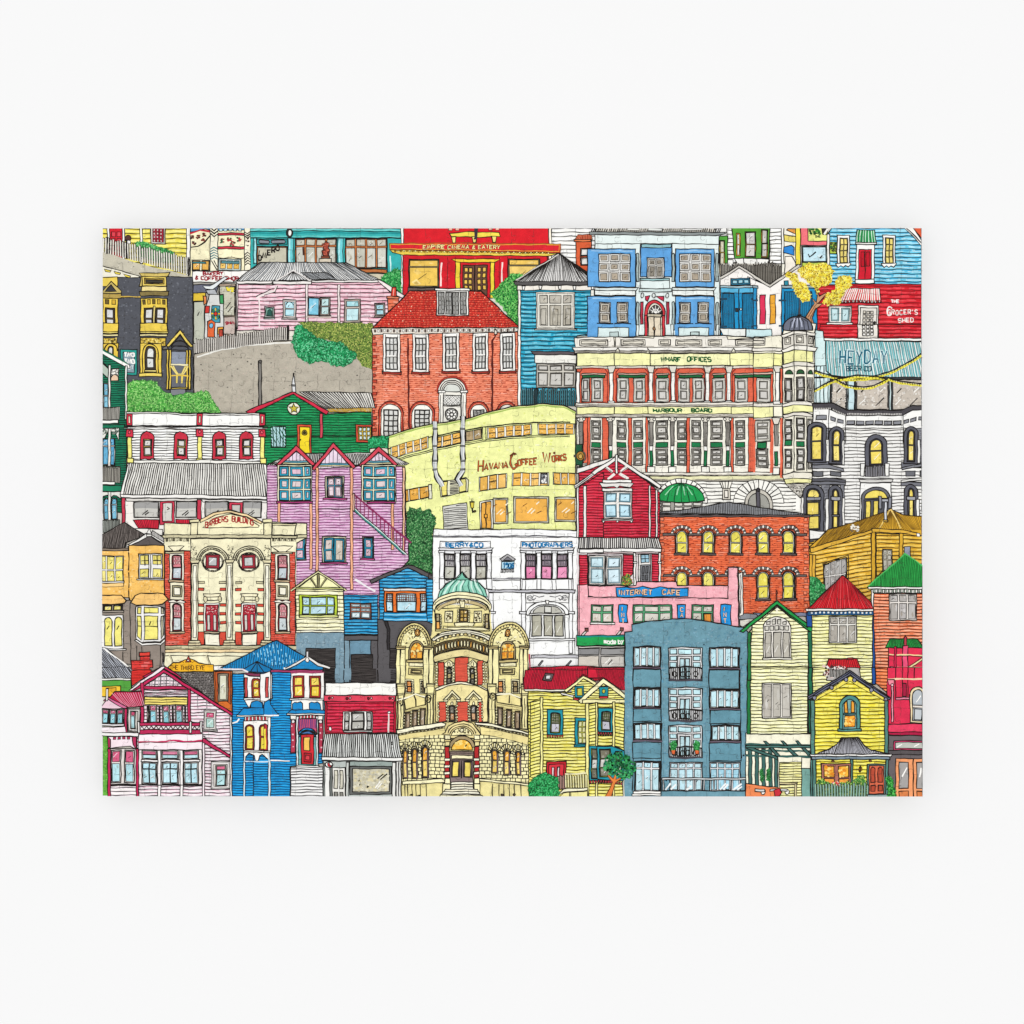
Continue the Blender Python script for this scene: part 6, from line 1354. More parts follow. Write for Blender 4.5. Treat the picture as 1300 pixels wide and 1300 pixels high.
for x0, x1 in ((30, 104), (300, 372), (860, 940), (1165, 1235)):
    poly([(x0, -20), (x1, -20), (x1-6, 80), (x1-8, 400), (x0+6, 400), (x0+8, 80)], '#f6ebac', .9); line(((x0+x1)/2, 110), ((x0+x1)/2, 380), w=.8)
for x in (62, 318, 908): outline(arc(x, 150 if x < 100 else 120 if x < 400 else 100, 26, 34, -90, 230), 1.3, INK, False); oval(x, 150 if x < 100 else 120 if x < 400 else 100, 10, 14, '#d8c484')
poly([(100, 130), (200, 80), (290, 110), (292, 170), (110, 220)], '#efe09c', 1); poly([(940, 90), (1050, 70), (1165, 120), (1165, 190), (950, 150)], '#efe09c', 1)
line((30, 130), (130, 110), (200, 75), (290, 100), w=1.8, c='#fbf6d8'); line((940, 75), (1060, 75), (1160, 110), w=1.8, c='#fbf6d8'); line((185, 85), (205, 130), (205, 190), w=1.2); line((1060, 90), (1058, 160), w=1.2)
for x, y in ((105, 240), (170, 225), (240, 205), (950, 195), (1030, 215), (1108, 235)):
    win(x, y, x+50, y+165, '#8a7658', ['#a58f72', '#b59a78'], 1, 1, 10)
    for i in range(6): rect(x-18, y+12+i*26, x-2, y+26+i*26, C2, .5)
for x0, x1 in ((30, 104), (300, 372), (860, 940), (1165, 1235)):
    for y in (-10, 5, 70, 84, 395): line((x0-4, y), (x1+4, y), w=.7)
    line((x0+14, 90), (x0+14, 390), w=.5); line((x1-14, 90), (x1-14, 390), w=.5)
for y in (205, 228, 250): lines([[(100, y+14), (290, y-30)], [(945, y-40), (1160, y+2)]], .6, '#7a6a44')
# string course
poly([(25, 405), (200, 370), (440, 335), (480, 350), (470, 372), (200, 410), (30, 440)], '#fbf6d8', 1.1); poly([(740, 335), (860, 340), (1245, 430), (1245, 450), (850, 365), (750, 355)], '#fbf6d8', 1.1)
fringe(40, 440, 470, 375, 14, 26, '#6a5c38', .4, C2); fringe(760, 358, 1240, 452, 14, 30, '#6a5c38', .4, C2)
poly([(30, 455), (470, 388), (480, 450), (330, 460), (60, 500)], '#ecdc98', .6); poly([(790, 370), (1245, 470), (1245, 545), (1000, 480), (800, 445)], '#ecdc98', .6)
blocks([(45, 505), (330, 458), (475, 450), (470, 860), (320, 875), (80, 890)], '#f8efb6', 33, 46, .8); blocks([(785, 450), (1000, 480), (1245, 550), (1245, 900), (1000, 880), (785, 850)], '#f8efb6', 33, 46, .8)
for x, y, y1, w in ((82, 590, 850, 48), (165, 572, 850, 56), (258, 555, 840, 62), (895, 580, 800, 62), (1005, 590, 820, 60), (1115, 598, 820, 50)):
    cx = x+w/2; vouss(cx, y+32, w*.62, 46, w*1.02, 90, 9, '#efe2a0', C2, w=.9)
    win(x, y, x+w, y1, '#a08a74', ['#f4b03c', '#f6d468'], 1, 2, 12, 8, arch=30, rows=[.8, 1])
    line((x+w-6, y+40), (x+w-6, y1), w=1.4, c='#6a5860')
poly([(80, 875), (440, 850), (470, 870), (460, 885), (85, 905)], C2, .9); poly([(785, 850), (1245, 895), (1245, 915), (785, 872)], C2, .9)
for x in (105, 130, 170, 205, 245, 300, 905, 965, 1010, 1060, 1105, 1165): line((x, 900), (x, 1060), w=.9)
specks(box(120, 995, 250, 1012), [INK], 6, 1.8); oval(992, 998, 12, 10, '#5a4a3a'); oval(1102, 998, 12, 10, '#5a4a3a')
# portal
S('portal', 'arched stone portal with striped pillars'); poly([(440, 445), (470, 430), (500, 370), (560, 335), (640, 322), (720, 345), (770, 400), (800, 440), (790, 450), (740, 450), (740, 480), (510, 480), (510, 450)], '#e9d89a', 1.1)
outline(arc(625, 450, 130, 100, 8, 172), .9, INK, False); outline(arc(625, 455, 112, 85, 8, 172), .9, INK, False); poly(arc(625, 458, 96, 74, 4, 176), '#f6ecb6', .9); specks(arc(625, 450, 80, 62, 4, 176), ['#6a5c38', '#3a3220'], 34, 1.2); oval(627, 408, 18, 18, '#f8f0c4', .9)
poly([(505, 560)]+arc(625, 555, 120, 96, 178, 2)+[(745, 560)], '#a8946c', 1.1); S('window', 'amber fanlight over the entrance'); poly(arc(625, 590, 96, 98, 178, 2), '#f5bd46', 1); specks(arc(625, 585, 80, 80, 170, 10), ['#f8d26a', '#f9e08c'], 24, 2.4); line((655, 555), (668, 540), w=1.2); E()
rect(518, 600, 735, 680, '#8a786e'); rect(530, 636, 725, 668, C2); line((520, 618), (733, 615), w=1, c='#4a3c3a')
for x in (468, 738):
    rect(x, 450, x+50, 490, C2); rect(x-4, 490, x+54, 510, '#e2d090'); rect(x+4, 510, x+46, 548, '#efe0a0'); rect(x+2, 555, x+44, 840, '#b5282a', .9)
    for y in (662, 724, 785): rect(x-4, y, x+48, y+24, '#fbf6dc', .8)
    poly([(x+2, 845), (x+46, 845), (x+50, 900), (x-2, 900)], C2)
E()
S('door', 'double door with yellow panes'); rect(518, 680, 728, 880, '#8d7a78'); 
for x in (530, 640): rect(x, 690, x+76, 835, '#7a6868'); rect(x+10, 698, x+64, 830, '#f4dc6c')
line((622, 685), (622, 850), w=1.4); E()
S('steps'); rect(450, 895, 520, 1000, '#f8efba'); rect(735, 895, 790, 1000, '#f8efba')
for i in range(6): poly([(530-i*18 if i > 2 else 528, 880+i*22), (725+i*14 if i > 2 else 725, 880+i*22), (730+i*16 if i > 2 else 730, 902+i*22), (522-i*20 if i > 2 else 522, 902+i*22)], '#efe8cc' if i % 2 else '#faf6e0', .9)
poly([(430, 1000), (810, 1000), (830, 1020), (420, 1020)], '#f5eec8'); E()

B('pink_villa', 'pink and white villa with crimson gable boards')
at(0, 4)
boards([(330, 100), (490, 20), (690, 130), (1000, 340), (1000, 960), (290, 960), (290, 480)], '#f9e6ed', 24, '#fefbfc', dark='#eec0d0')
S('gable', 'checked pink gable under crimson boards'); poly([(345, 125), (480, 10), (670, 125)], '#f9e6ec'); hatch([(345, 125), (480, 15), (665, 125)], 90, 44, 1.3, '#6a6468'); hatch([(345, 125), (480, 15), (665, 125)], 0, 26, 1.3, '#6a6468'); hatch([(345, 125), (480, 15), (665, 125)], 90, 44, 1.2, '#b9b4b6', off0=.9)
rect(335, 122, 685, 146, '#c02a58')
at(0, 3); poly([(370, 985), (330, 975), (488, 888), (620, 975), (620, 990), (488, 910)], '#c8285a', 1); at(0, 4)
poly([(225, 152), (490, -38), (500, -18), (280, 150)], '#f8e9ee', .9); poly([(240, 160), (488, -5), (1005, 325), (1005, 350), (685, 150), (488, 22), (330, 130), (280, 150)], '#c8285a', 1.1); E()
at(0, 3); poly([(478, 895), (482, 830), (492, 895)], '#e9e6e4'); at(0, 4)
rect(315, 100, 340, 400, '#c02a58'); rect(668, 145, 690, 400, '#c02a58')
for y in (170, 190): line((345, y), (665, y-6), w=.8)
rect(345, 205, 665, 262, '#f8e27a', .9); line((350, 225), (660, 222), w=.8); line((350, 243), (660, 240), w=.8)
for x0 in (380, 478, 575): 
    win(x0, 262, x0+58, 402, '#e6dfda', ['#d8658a', '#8fd0dc'], 1, 2, 10, 8, rows=[.4, 1])
for x in (362, 450, 548, 642): fringe(x, 275, x+18, 275, 125, 1, '#dcd4c8', .8); line((x+9, 275), (x+9, 400), w=.7)
win(790, 305, 880, 450, '#f4eee8', ['#d8507a', '#bfe4dc'], 1, 2, 18, 10, rows=[.5, 1], sill=10)
S('roof', 'crimson iron side roof'); poly([(70, 220), (120, 165), (320, 160), (338, 272), (200, 285)], '#b92048', 1.1); fan((100, 175), (315, 168), (200, 280), (345, 265), 12, .6, '#f0a8bc'); poly([(40, 230), (70, 200), (215, 280), (200, 295)], '#d8709a'); E()
poly([(20, 280), (70, 215), (180, 290), (20, 300)], '#f0d0dc', .8); rect(55, 140, 72, 230, '#e6e2de', .7)
rect(20, 290, 205, 420, '#f3eeee'); 
for x0 in (26, 82, 138): win(x0, 296, x0+50, 405, '#dcd6d2', ['#c9557c', '#8fd0dc'], 1, 2, 8, 6, rows=[.3, 1])
rect(195, 290, 214, 470, '#c8285a', .9); win(222, 292, 310, 460, '#f1ece6', '#b9b4aa', 1, 1, 16); win(240, 310, 276, 440, '#dcd6cc', ['#d8507a', '#a9d8de'], 1, 2, 6, name=None, rows=[.3, 1])
poly([(20, 430), (200, 425), (205, 470), (20, 470)], '#f9eef2'); poly([(20, 470), (300, 470), (300, 498), (20, 495)], '#f3f0ee')
S('balcony', 'crimson balcony with crossed rails'); rect(300, 395, 775, 418, '#c02a58'); rect(300, 418, 775, 446, '#f6ecec')
o = []
for i in range(26):
    x = 308+i*18; ribbon([P((x, 420 if i % 2 else 446)), P((x+18, 446 if i % 2 else 420))], 1.2, '#4a3038', o)
emit(o); rect(305, 448, 770, 480, '#c02a58'); 
for x in (294, 682, 762): rect(x, 385, x+16, 470, '#f3ece8', .9)
E()
poly([(300, 482), (780, 480), (780, 550), (300, 545)], '#fdf3f6'); line((300, 540), (440, 542), (560, 528), (640, 538), (780, 530), w=2.2, c='#c8285a'); poly([(300, 545), (780, 540), (780, 600), (300, 600)], '#fbeef2', .6)
poly([(65, 498), (290, 500), (285, 560), (270, 590), (240, 570), (100, 585), (80, 580)], '#f9e6ec'); fringe(105, 502, 245, 502, 18, 4, '#b9305a', .6); poly([(70, 500), (92, 520), (92, 575), (75, 585)], '#b9305a'); poly([(252, 500), (285, 500), (285, 590), (262, 560)], '#b9305a')
rect(70, 590, 92, 960, '#c8285a'); rect(282, 590, 302, 960, '#c8285a'); rect(92, 590, 282, 855, '#e3dcd6')
for x0 in (96, 196): win(x0, 600, x0+74, 845, '#ede6e0', ['#d8507a', '#b3e0e8'], 1, 2, 10, 14, rows=[.6, 1]); 
line((92, 860), (285, 862), w=1); boards(box(92, 868, 284, 960), '#fdf0f4', 28, W); rect(302, 598, 775, 860, '#f6efeb')
for x0, x1 in ((325, 438), (475, 600), (638, 750)): 
    S('window', None); win(x0, 602, x1, 668, '#eae3de', ['#d86a90', '#bfe6ee'], 1, 2, 8, 4, name=None, tick=False); win(x0, 690, x1, 855, '#eae3de', '#bfe9f4', 2, 2, 10, 5, rows=[.4, 1], name=None); E()
rect(320, 672, 760, 688, '#fdf8f6'); 
for x in (445, 612): rect(x, 600, x+22, 960, '#fbf6f4', .8)
line((300, 860), (780, 864), w=1.1); rect(780, 500, 796, 960, '#fbeef2', .8)
poly([(780, 510), (805, 520), (1005, 655), (1005, 672), (780, 540)], '#c8285a', 1)
win(846, 686, 986, 890, '#f8f3f0', '#d9d2ca', 1, 1, 20); win(880, 716, 956, 870, '#c9c4bc', ['#d8507a', '#b9e6ea', '#b9e6ea'], 1, 3, 8, name=None, rows=[.3, .4, 1]); rect(986, 350, 1000, 960, '#f6f2f0', .8)
line((740, 190), (745, 290), w=1, c='#8a8488'); line((810, 230), (812, 300), w=1, c='#8a8488')

B('bright_blue_house', 'bright blue weatherboard villa with red arched windows')
at(0, 4)
boards([(1005, 30), (1320, 20), (1320, 960), (1002, 960)], '#128fd2', 19, '#2fade8', ink='#0a2e4c', dark='#0f7cc0')
at(1, 4); boards([(-80, 10), (205, 10), (440, 640), (440, 700), (195, 720), (195, 960), (-80, 960)], '#128fd2', 19, '#2fade8', ink='#0a2e4c', dark='#0f7cc0')
at(0, 3)
S('roof', 'bright blue ribbed roof'); poly([(900, 915), (1300, 710), (1335, 700), (1560, 830), (1500, 920), (1180, 925), (1080, 925)], '#1b86c2', 1.1); hatch([(905, 912), (1310, 705), (1335, 700), (1550, 830), (1500, 915)], 98, 17, .8, '#0b3c5c', .3); hatch([(1150, 800), (1320, 715), (1500, 860), (1300, 890)], 82, 26, 1.3, '#8fd0ec', .2, (5, 3))
poly([(1080, 920), (1190, 860), (1300, 915), (1290, 938), (1120, 938)], '#1878b0', 1); lines([[(1190, 862), (1190, 935)], [(1190, 862), (1140, 935)], [(1190, 862), (1240, 935)]], .8); line((895, 918), (1080, 918), (1120, 940), w=2.4, c='#ece6ea'); line((895, 926), (1075, 926), w=.8)
E()
at(1, 3); S('gable', 'small white fretted gable'); poly([(190, 915), (320, 835), (440, 900), (440, 920)], '#1b86c2'); line((150, 915), (235, 880), (325, 828), (400, 880), (490, 910), w=3.2, c='#f1eee8'); line((150, 922), (240, 888), (325, 838), (400, 890), (490, 918), w=.9); line((160, 908), (325, 820), (490, 902), w=.8); oval(325, 848, 14, 18, '#f1eee8'); line((325, 788), (325, 830), w=1.6, c='#dedada'); rect(50, 922, 440, 940, '#a9406a'); E()
at(0, 4)
S('window', 'upper bay with red framed yellow panes'); poly([(1090, 30), (1130, 48), (1270, 48), (1300, 30), (1300, 215), (1240, 222), (1125, 222), (1090, 210)], '#fbf8f4', 1); poly([(1085, 25), (1300, 25), (1260, 48), (1130, 46)], '#8a3a5a'); rect(1096, 60, 1116, 205, '#c84a48', .8); rect(1252, 55, 1276, 205, '#c84a48', .8)
win(1148, 62, 1214, 212, '#d04a34', '#f6d84a', 1, 2, 14, 10, arch=22, name=None); rect(1090, 210, 1280, 224, W); poly([(1095, 225), (1290, 225), (1280, 250), (1240, 290), (1230, 240), (1150, 240), (1130, 285)], W, .8); poly([(1140, 290)]+arc(1185, 262, 42, 30, 180, 0)+[(1235, 290)], '#1b8acc'); E()
poly([(1090, 285), (1250, 285), (1300, 275), (1300, 342), (1036, 342), (1075, 295)], '#1b8acc', .9); rect(1036, 338, 1300, 350, W); rect(1095, 348, 1285, 380, '#fbf6ee'); fringe(1100, 350, 1290, 350, 28, 7, '#c8404a', .6)
rect(1088, 380, 1285, 605, '#fbf8f2')
for x0 in (1100, 1205): win(x0, 408, x0+68, 602, '#b9323c', '#f8e04a', 1, 2, 12, 10, arch=26, rows=[.9, 1])
rect(1088, 602, 1290, 614, W); poly([(1088, 615), (1285, 615), (1285, 680), (1270, 670), (1230, 630), (1210, 640), (1195, 680), (1175, 680), (1168, 640), (1130, 625), (1102, 650), (1100, 685), (1088, 680)], W, .9); line((1088, 686), (1288, 686), w=1.4, c='#cfe4f0')
rect(1086, 690, 1100, 960, '#e9f2f6', .7); rect(1272, 690, 1290, 960, '#e9f2f6', .7); line((1005, 400), (1040, 390), (1055, 365), w=1.6, c=W)
at(1, 4)
poly([(-30, 30), (0, 25), (48, 10), (48, 210), (30, 240), (0, 232), (-30, 232)], '#fbf8f4', .8); rect(10, 55, 32, 205, '#c84a48', .8); poly([(0, 240), (40, 220), (50, 260), (110, 335), (0, 340)], '#1b8acc', .8); line((0, 340), (110, 340), w=1.6, c=W)
poly([(0, 420)]+arc(0, 425, 26, 22, 90, 0)+[(28, 600), (0, 600)], '#b9323c'); fill(box(0, 440, 14, 590), '#f8e04a'); rect(0, 605, 50, 616, W); rect(28, 350, 48, 605, '#fbf8f2', .7); line((30, 620), (40, 690), (38, 940), w=1.6, c='#cfe4f0'); line((48, 678), (190, 680), w=1.4, c=W)
rect(200, 20, 450, 215, '#fbf8f2'); line((200, 22), (450, 20), w=1.4, c='#a9406a')
for x0 in (216, 340): win(x0, 44, x0+84, 208, '#c93a34', '#f8d84a', 1, 2, 14, 10, rows=[.8, 1])
rect(190, 212, 450, 224, W); rect(205, 225, 440, 300, '#fbf8f2', .7); poly([(212, 300), (212, 252), (230, 240), (250, 246), (275, 238), (290, 252), (290, 300)], '#1b8acc'); poly([(338, 300), (338, 252), (355, 240), (378, 246), (400, 238), (420, 252), (425, 300)], '#1b8acc')
poly([(170, 330), (205, 298), (450, 300), (470, 330)], '#1b8acc', .9); rect(170, 326, 472, 338, W); rect(195, 340, 440, 372, '#fbf6ee'); fringe(250, 342, 400, 342, 26, 6, '#c8404a', .6); 
S('porch', 'crimson lattice porch'); rect(200, 372, 235, 620, '#b93a52'); rect(410, 372, 440, 620, '#b93a52'); hatch(box(203, 400, 232, 610), 0, 50, 1.6, '#f3c8d0', 0, (2, 3)); hatch(box(413, 400, 438, 610), 0, 50, 1.6, '#f3c8d0', 0, (2, 3)); oval(218, 386, 13, 13, '#f3e6e8'); oval(425, 386, 13, 13, '#f3e6e8')
rect(240, 345, 258, 720, '#f0f4f4', .8); rect(388, 345, 404, 720, '#f0f4f4', .8); poly([(255, 365), (395, 365), (395, 480)]+arc(322, 485, 68, 50, 0, 180)+[(255, 480)], '#c8506c', 1); fan((262, 370), (390, 370), (270, 440), (385, 440), 9, 1.1, '#4a3a7a'); outline(arc(322, 488, 55, 36, 0, 180), 1.4, INK, False); poly([(280, 480)]+arc(322, 480, 42, 18, 180, 0), '#4a7ab8'); E()
rect(256, 500, 390, 715, '#74b0ae', .8)
S('door', 'red front door with a yellow pane'); poly([(274, 484), (372, 484), (372, 705), (280, 705)], '#d02a34', 1); poly([(296, 505), (344, 505), (342, 605), (298, 603)], '#f3c25c', .9); rect(298, 625, 352, 688, '#b81f2c', .8); rect(308, 640, 340, 672, '#d8404a', .6); E(); rect(240, 715, 410, 728, W)
S('steps', 'white front steps'); rect(200, 728, 440, 960, '#f6f5f3'); hatch(box(200, 730, 440, 955), 0, 22, 1.3, '#4a484a', .3); E()

B('crimson_shop', 'crimson shop with a white parapet and grey verandah')
at(1, 4)
poly([(458, 98), (700, 95), (988, 98), (990, 192), (700, 186), (458, 192)], '#fefdf6', 1.1)
boards([(455, 190), (985, 192), (985, 470), (455, 480)], '#d21f3c', 24, '#e04460', ink='#4c0c18', dark='#b01430'); poly([(450, 190), (985, 190), (975, 240), (450, 235)], '#e2465c', .9)
for x in (490, 620, 780, 940): oval(x, 212, 8, 10, '#7a1020'); oval(x+22, 210, 7, 9, '#f0b0b4')
rect(455, 240, 470, 470, '#c01a36', .8); rect(972, 230, 988, 470, '#c01a36', .8)
rect(590, 310, 812, 455, W); win(602, 318, 638, 448, '#6f6a6a', '#b5b3ae', 1, 2, 4, 6); win(652, 318, 750, 448, '#55524f', '#c4c2bb', 1, 2, 8, 6); win(768, 318, 804, 448, '#6f6a6a', '#b5b3ae', 1, 2, 4, 6); rect(595, 452, 812, 466, '#b9b6b2')
line((932, 320), (932, 470), w=2.0, c='#e9dcd8'); oval(936, 318, 12, 8, W); oval(494, 440, 10, 16, W)
S('roof', 'grey striped verandah roof'); corr((455, 478), (1000, 478), (1030, 656), (432, 650), '#eef0ec', 52, 1.1, lite='#b4b8b4'); poly([(430, 652), (1040, 656), (1035, 682), (435, 676)], '#f6f5f0'); oval(958, 548, 8, 10, '#8a8c88'); E()
rect(445, 682, 1028, 960, '#b9c0bb'); rect(640, 684, 990, 722, '#9aa8a2'); rect(455, 700, 492, 960, '#f3f2ee'); rect(990, 684, 1025, 960, '#e3e2dc'); line((1008, 690), (1008, 950), w=1.1); rect(960, 690, 985, 955, '#e9e8e2', .8); poly([(615, 690), (636, 690), (632, 955), (612, 955)], '#c9ccc6')
S('door', 'pale panelled shop door'); rect(510, 730, 608, 960, '#eceae2'); rect(525, 750, 552, 888, '#d6d2c0'); rect(568, 750, 592, 888, '#d6d2c0'); rect(525, 915, 552, 950, '#8a8880'); rect(568, 915, 592, 950, '#8a8880'); E(); rect(492, 720, 512, 960, '#6d716e')
S('window', 'dark framed shop window'); rect(642, 722, 956, 930, '#6b6d6a', 1.1); rect(664, 740, 938, 912, '#cfcab4'); specks(box(675, 750, 930, 905), ['#e6e0c6', '#dbd0a8', '#bfb89c'], 110, 2.2); lines([[(850, 815), (895, 780)], [(870, 822), (925, 775)]], 1); lines([[(830, 880), (870, 835)], [(845, 885), (880, 850)]], 1.2, W); E()
S('sign', 'small round red and white sign'); oval(488, 710, 28, 22, W, 1.1); poly([(475, 700), (490, 695), (496, 715), (508, 712), (500, 728), (480, 722)], '#c8303c', .6); E()

B('yellow_villa', 'yellow weatherboard villa with a red roof and teal windows')
at(2, 4)
boards([(735, 160), (1130, 170), (1310, 230), (1310, 960), (740, 960)], '#f4ea72', 24, '#faf5a8', dark='#e0d04a')
at(3, 4); boards([(-60, 240), (215, 250), (210, 620), (200, 850), (205, 960), (-60, 960)], '#f4ea72', 24, '#faf5a8', dark='#e0d04a'); at(2, 4)
S('roof', 'crimson ribbed roof with a skylight'); at(2, 3); poly([(745, 905), (1118, 890), (1320, 905), (1320, 990), (700, 990)], '#d0203a', 1); fan((750, 905), (1310, 905), (720, 985), (1330, 985), 54, .7, '#5c0c1a'); line((745, 800), (748, 910), w=1.8, c='#b02a4a'); at(2, 4)
poly([(712, 0), (1320, 0), (1320, 60), (1240, 80), (1145, 30), (1010, 160), (700, 148)], '#d0203a', .6); fan((720, 0), (1330, 0), (690, 148), (1320, 148), 56, .7, '#5c0c1a'); 
poly([(862, 22), (925, 28), (910, 82), (845, 76)], '#6c5a5c', 1); rect(866, 38, 902, 66, '#e3e4e2')
at(3, 3); poly([(-60, 905), (215, 905), (235, 985), (-60, 985)], '#d0203a', .6); fan((-50, 908), (212, 908), (-50, 985), (235, 985), 26, .7, '#5c0c1a'); at(3, 4); poly([(-60, -5), (232, -5), (275, 148), (190, 150), (60, 55), (-60, 60)], '#d0203a', .6); fan((0, -5), (230, -5), (40, 148), (280, 148), 26, .7, '#5c0c1a'); line((232, 0), (275, 150), w=1.2); at(2, 4)
poly([(700, 142), (1012, 148), (1012, 162), (712, 158)], '#f7f3e2'); E()
boards([(752, 240), (835, 212), (835, 830), (752, 800)], '#f4ea72', 24, '#faf5a8', ang=-14); rect(826, 205, 846, 800, '#f7f0a0', .9)
S('gable', 'small dormer gable'); boards([(1060, 150), (1145, 60), (1260, 130), (1260, 235), (1080, 225)], '#f4ea72', 18, '#faf5a8', ow=0); line((1015, 158), (1148, 52), (1240, 100), w=3.2, c='#f8f2ae'); line((1012, 150), (1146, 44), (1245, 92), w=.9); line((1030, 165), (1146, 66), (1230, 112), w=.8)
rect(1085, 120, 1152, 205, '#1c8f9e'); rect(1102, 136, 1140, 190, '#c9c24a'); poly([(975, 170), (1080, 190), (1070, 205), (985, 186)], '#efece2'); poly([(1070, 205), (1115, 212), (1110, 228), (1075, 222)], '#c8303c'); E()
at(3, 4)
S('gable', 'front gable with cream barge boards'); boards([(-130, 235), (60, 75), (255, 235)], '#f4ea72', 18, '#faf5a8', ow=0); poly([(-135, 230), (-10, 120), (58, 60), (262, 215), (255, 245), (60, 100), (-110, 250)], '#f9f3c0', 1); rect(-100, 222, 235, 248, '#f6efb4'); rect(25, 125, 92, 200, '#1f8f98'); oval(58, 158, 12, 16, '#c9c24a'); poly([(25, 195), (92, 195), (88, 212), (30, 212)], '#c8303c'); E()
at(2, 4)
def tw(x0, y0, x1, y1):
    rect(x0, y0, x1, y1, '#1f93a4', 1); win(x0+24, y0+22, x1-20, y1-14, '#9aa83c', ['#8c8a78', '#c9c8d4'], 1, 2, 8, 6, rows=[1, .9], arch=12); hatch(box(x0+34, y0+34, x1-30, (y0+y1)/2), 90, 16, 1.0, '#3c4a20'); hatch(box(x0+34, y0+34, x1-30, (y0+y1)/2), 0, 20, 1.0, '#3c4a20')
    fringe(x0-6, y1, x1+6, y1, 18, 7, '#c8303c', .7, '#d8505a')
tw(878, 295, 996, 485); rect(1085, 358, 1175, 572, '#1f93a4', 1); win(1108, 380, 1172, 550, '#b9b84a', '#e3e0a8', 2, 4, 6, 8, tick=False); rect(1078, 560, 1178, 574, '#1f93a4')
rect(1165, 250, 1190, 960, '#f6ee9c', .9); rect(1240, 245, 1256, 960, '#f6ee9c', .9); boards([(1190, 260), (1240, 250), (1240, 570), (1190, 600)], '#f4ea72', 24, '#faf5a8', ang=-10)
tw(1256, 285, 1372, 470); rect(1192, 570, 1380, 830, '#1f93a4', 1)
for x0 in (1208, 1275): win(x0, 590, x0+52, 815, '#9aa83c', ['#6d6a58', '#d5d3cc'], 1, 3, 6, 6)
fringe(1188, 828, 1400, 822, 20, 10, '#c8303c', .7, '#d8505a')
at(3, 4); tw(18, 285, 132, 465); rect(126, 240, 144, 600, '#f6ee9c', .9); boards([(144, 250), (215, 250), (210, 600), (144, 570)], '#f4ea72', 24, '#faf5a8', ang=14); poly([(10, 570), (125, 572), (215, 605), (205, 830), (125, 825), (10, 815)], '#1f93a4', 1); win(28, 590, 110, 800, '#9aa83c', ['#7d7a68', '#d5d3cc'], 1, 3, 8, 6); win(145, 610, 195, 800, '#9aa83c', ['#7d7a68', '#d5d3cc'], 1, 2, 6, 6)
fringe(10, 820, 125, 825, 20, 6, '#c8303c', .7, '#d8505a'); fringe(130, 830, 205, 845, 18, 4, '#c8303c', .7, '#d8505a'); rect(126, 850, 140, 960, '#f6ee9c', .8)
at(2, 4)
S('door', 'red front door with two narrow panes'); poly([(872, 686), (1020, 684), (1015, 890), (876, 890)], '#c8202e', 1.1); rect(890, 705, 1002, 890, '#d83440'); rect(914, 728, 930, 800, '#f3dfe0', .9); rect(954, 728, 970, 800, '#f3dfe0', .9); E()
rect(952, 795, 1012, 890, '#d8868a', .8); pickets(955, 890, 1012, 885, 100, 5, '#e9b4a4', .8, .3, None)
S('balcony_rail'); rect(1015, 778, 1170, 880, '#d8c95a', .6); pickets(1018, 880, 1170, 878, 100, 8, '#f4eeb4', .9, .3, None); line((1012, 780), (1172, 772), w=1.8, c='#f6efc0'); E()
poly([(950, 940), (1000, 890), (1180, 880), (1180, 900), (1000, 915)], '#f6f2d0'); poly([(960, 960), (1000, 920), (1180, 905), (1180, 960)], '#f3eaa0'); lines([[(1045, 915), (1045, 960)], [(1055, 915), (1055, 960)]], .8)
B('shrub', 'round dark green bush at the foot of the yellow villa')
bush([(745, 850), (770, 810), (820, 775), (870, 768), (920, 785), (955, 820), (968, 870), (965, 960), (750, 960), (738, 900)], '#1b8c46', ['#11652f', '#35b062', '#0c4a22', '#55c87c'], .7, 1.7, 1.4, '#0f4a26')

B('grey_blue_flats', 'grey blue block of flats with white windows and iron balconies')
at(3, 3)
poly([(218, 640), (272, 632), (268, 580), (420, 555), (670, 535), (850, 560), (1030, 595), (1100, 600), (1140, 640), (1148, 1000), (218, 1000)], '#6d9aa9', 1.2)
at(3, 4); poly([(218, -30), (1145, -30), (1135, 960), (215, 960)], '#6d9aa9', 0); specks(box(225, -20, 1130, 950), ['#7aa6b8', '#5f8fa4', '#7fa4b2', '#639bb4'], 1400, 1.6)
at(3, 3); specks([(230, 650), (670, 550), (1130, 650), (1130, 1000), (230, 1000)], ['#7aa6b8', '#5f8fa4', '#7fa4b2'], 500, 1.6)
def fw(x0, y0, x1, y1, cols=(1, 1, 1, 1), tall=False):
    poly([(x0, y0+4), ((x0+x1)/2, y0-3), (x1, y0+3), (x1-3, y1), (x0+2, y1)], '#e9e8e6', 1.1)
    win(x0+4, y0+4, x1-6, y1-4, '#eceae8', '#bfe6f0', 4 if not tall else 3, 2 if tall else 1, 8, 14, rows=[.22, 1] if tall else None)
    line((x0-4, y1+5), (x1+4, y1+8), w=1.6, c='#6a5c6a')
fw(280, 745, 488, 900); fw(848, 752, 1076, 906)
rect(278, 912, 484, 1000, '#6897a6', 1); rect(846, 918, 1070, 1000, '#6897a6', 1)
at(3, 4)
lines([[(282, 0), (280, 660), (275, 900)], [(488, 0), (490, 940)], [(846, 0), (850, 300), (862, 400), (850, 680)], [(1078, 0), (1080, 300), (1090, 660)]], 1.0)
rect(280, -5, 486, 130, '#6897a6', .9); rect(848, 0, 1072, 140, '#6897a6', .9)
fw(284, 136, 486, 280); fw(850, 146, 1078, 286); fw(284, 396, 494, 524); fw(862, 412, 1082, 530)
rect(280, 290, 488, 384, '#6494a4', .9); rect(856, 300, 1084, 400, '#6494a4', .9); rect(276, 540, 490, 660, '#6494a4', .9); rect(850, 545, 1086, 680, '#6494a4', .9)
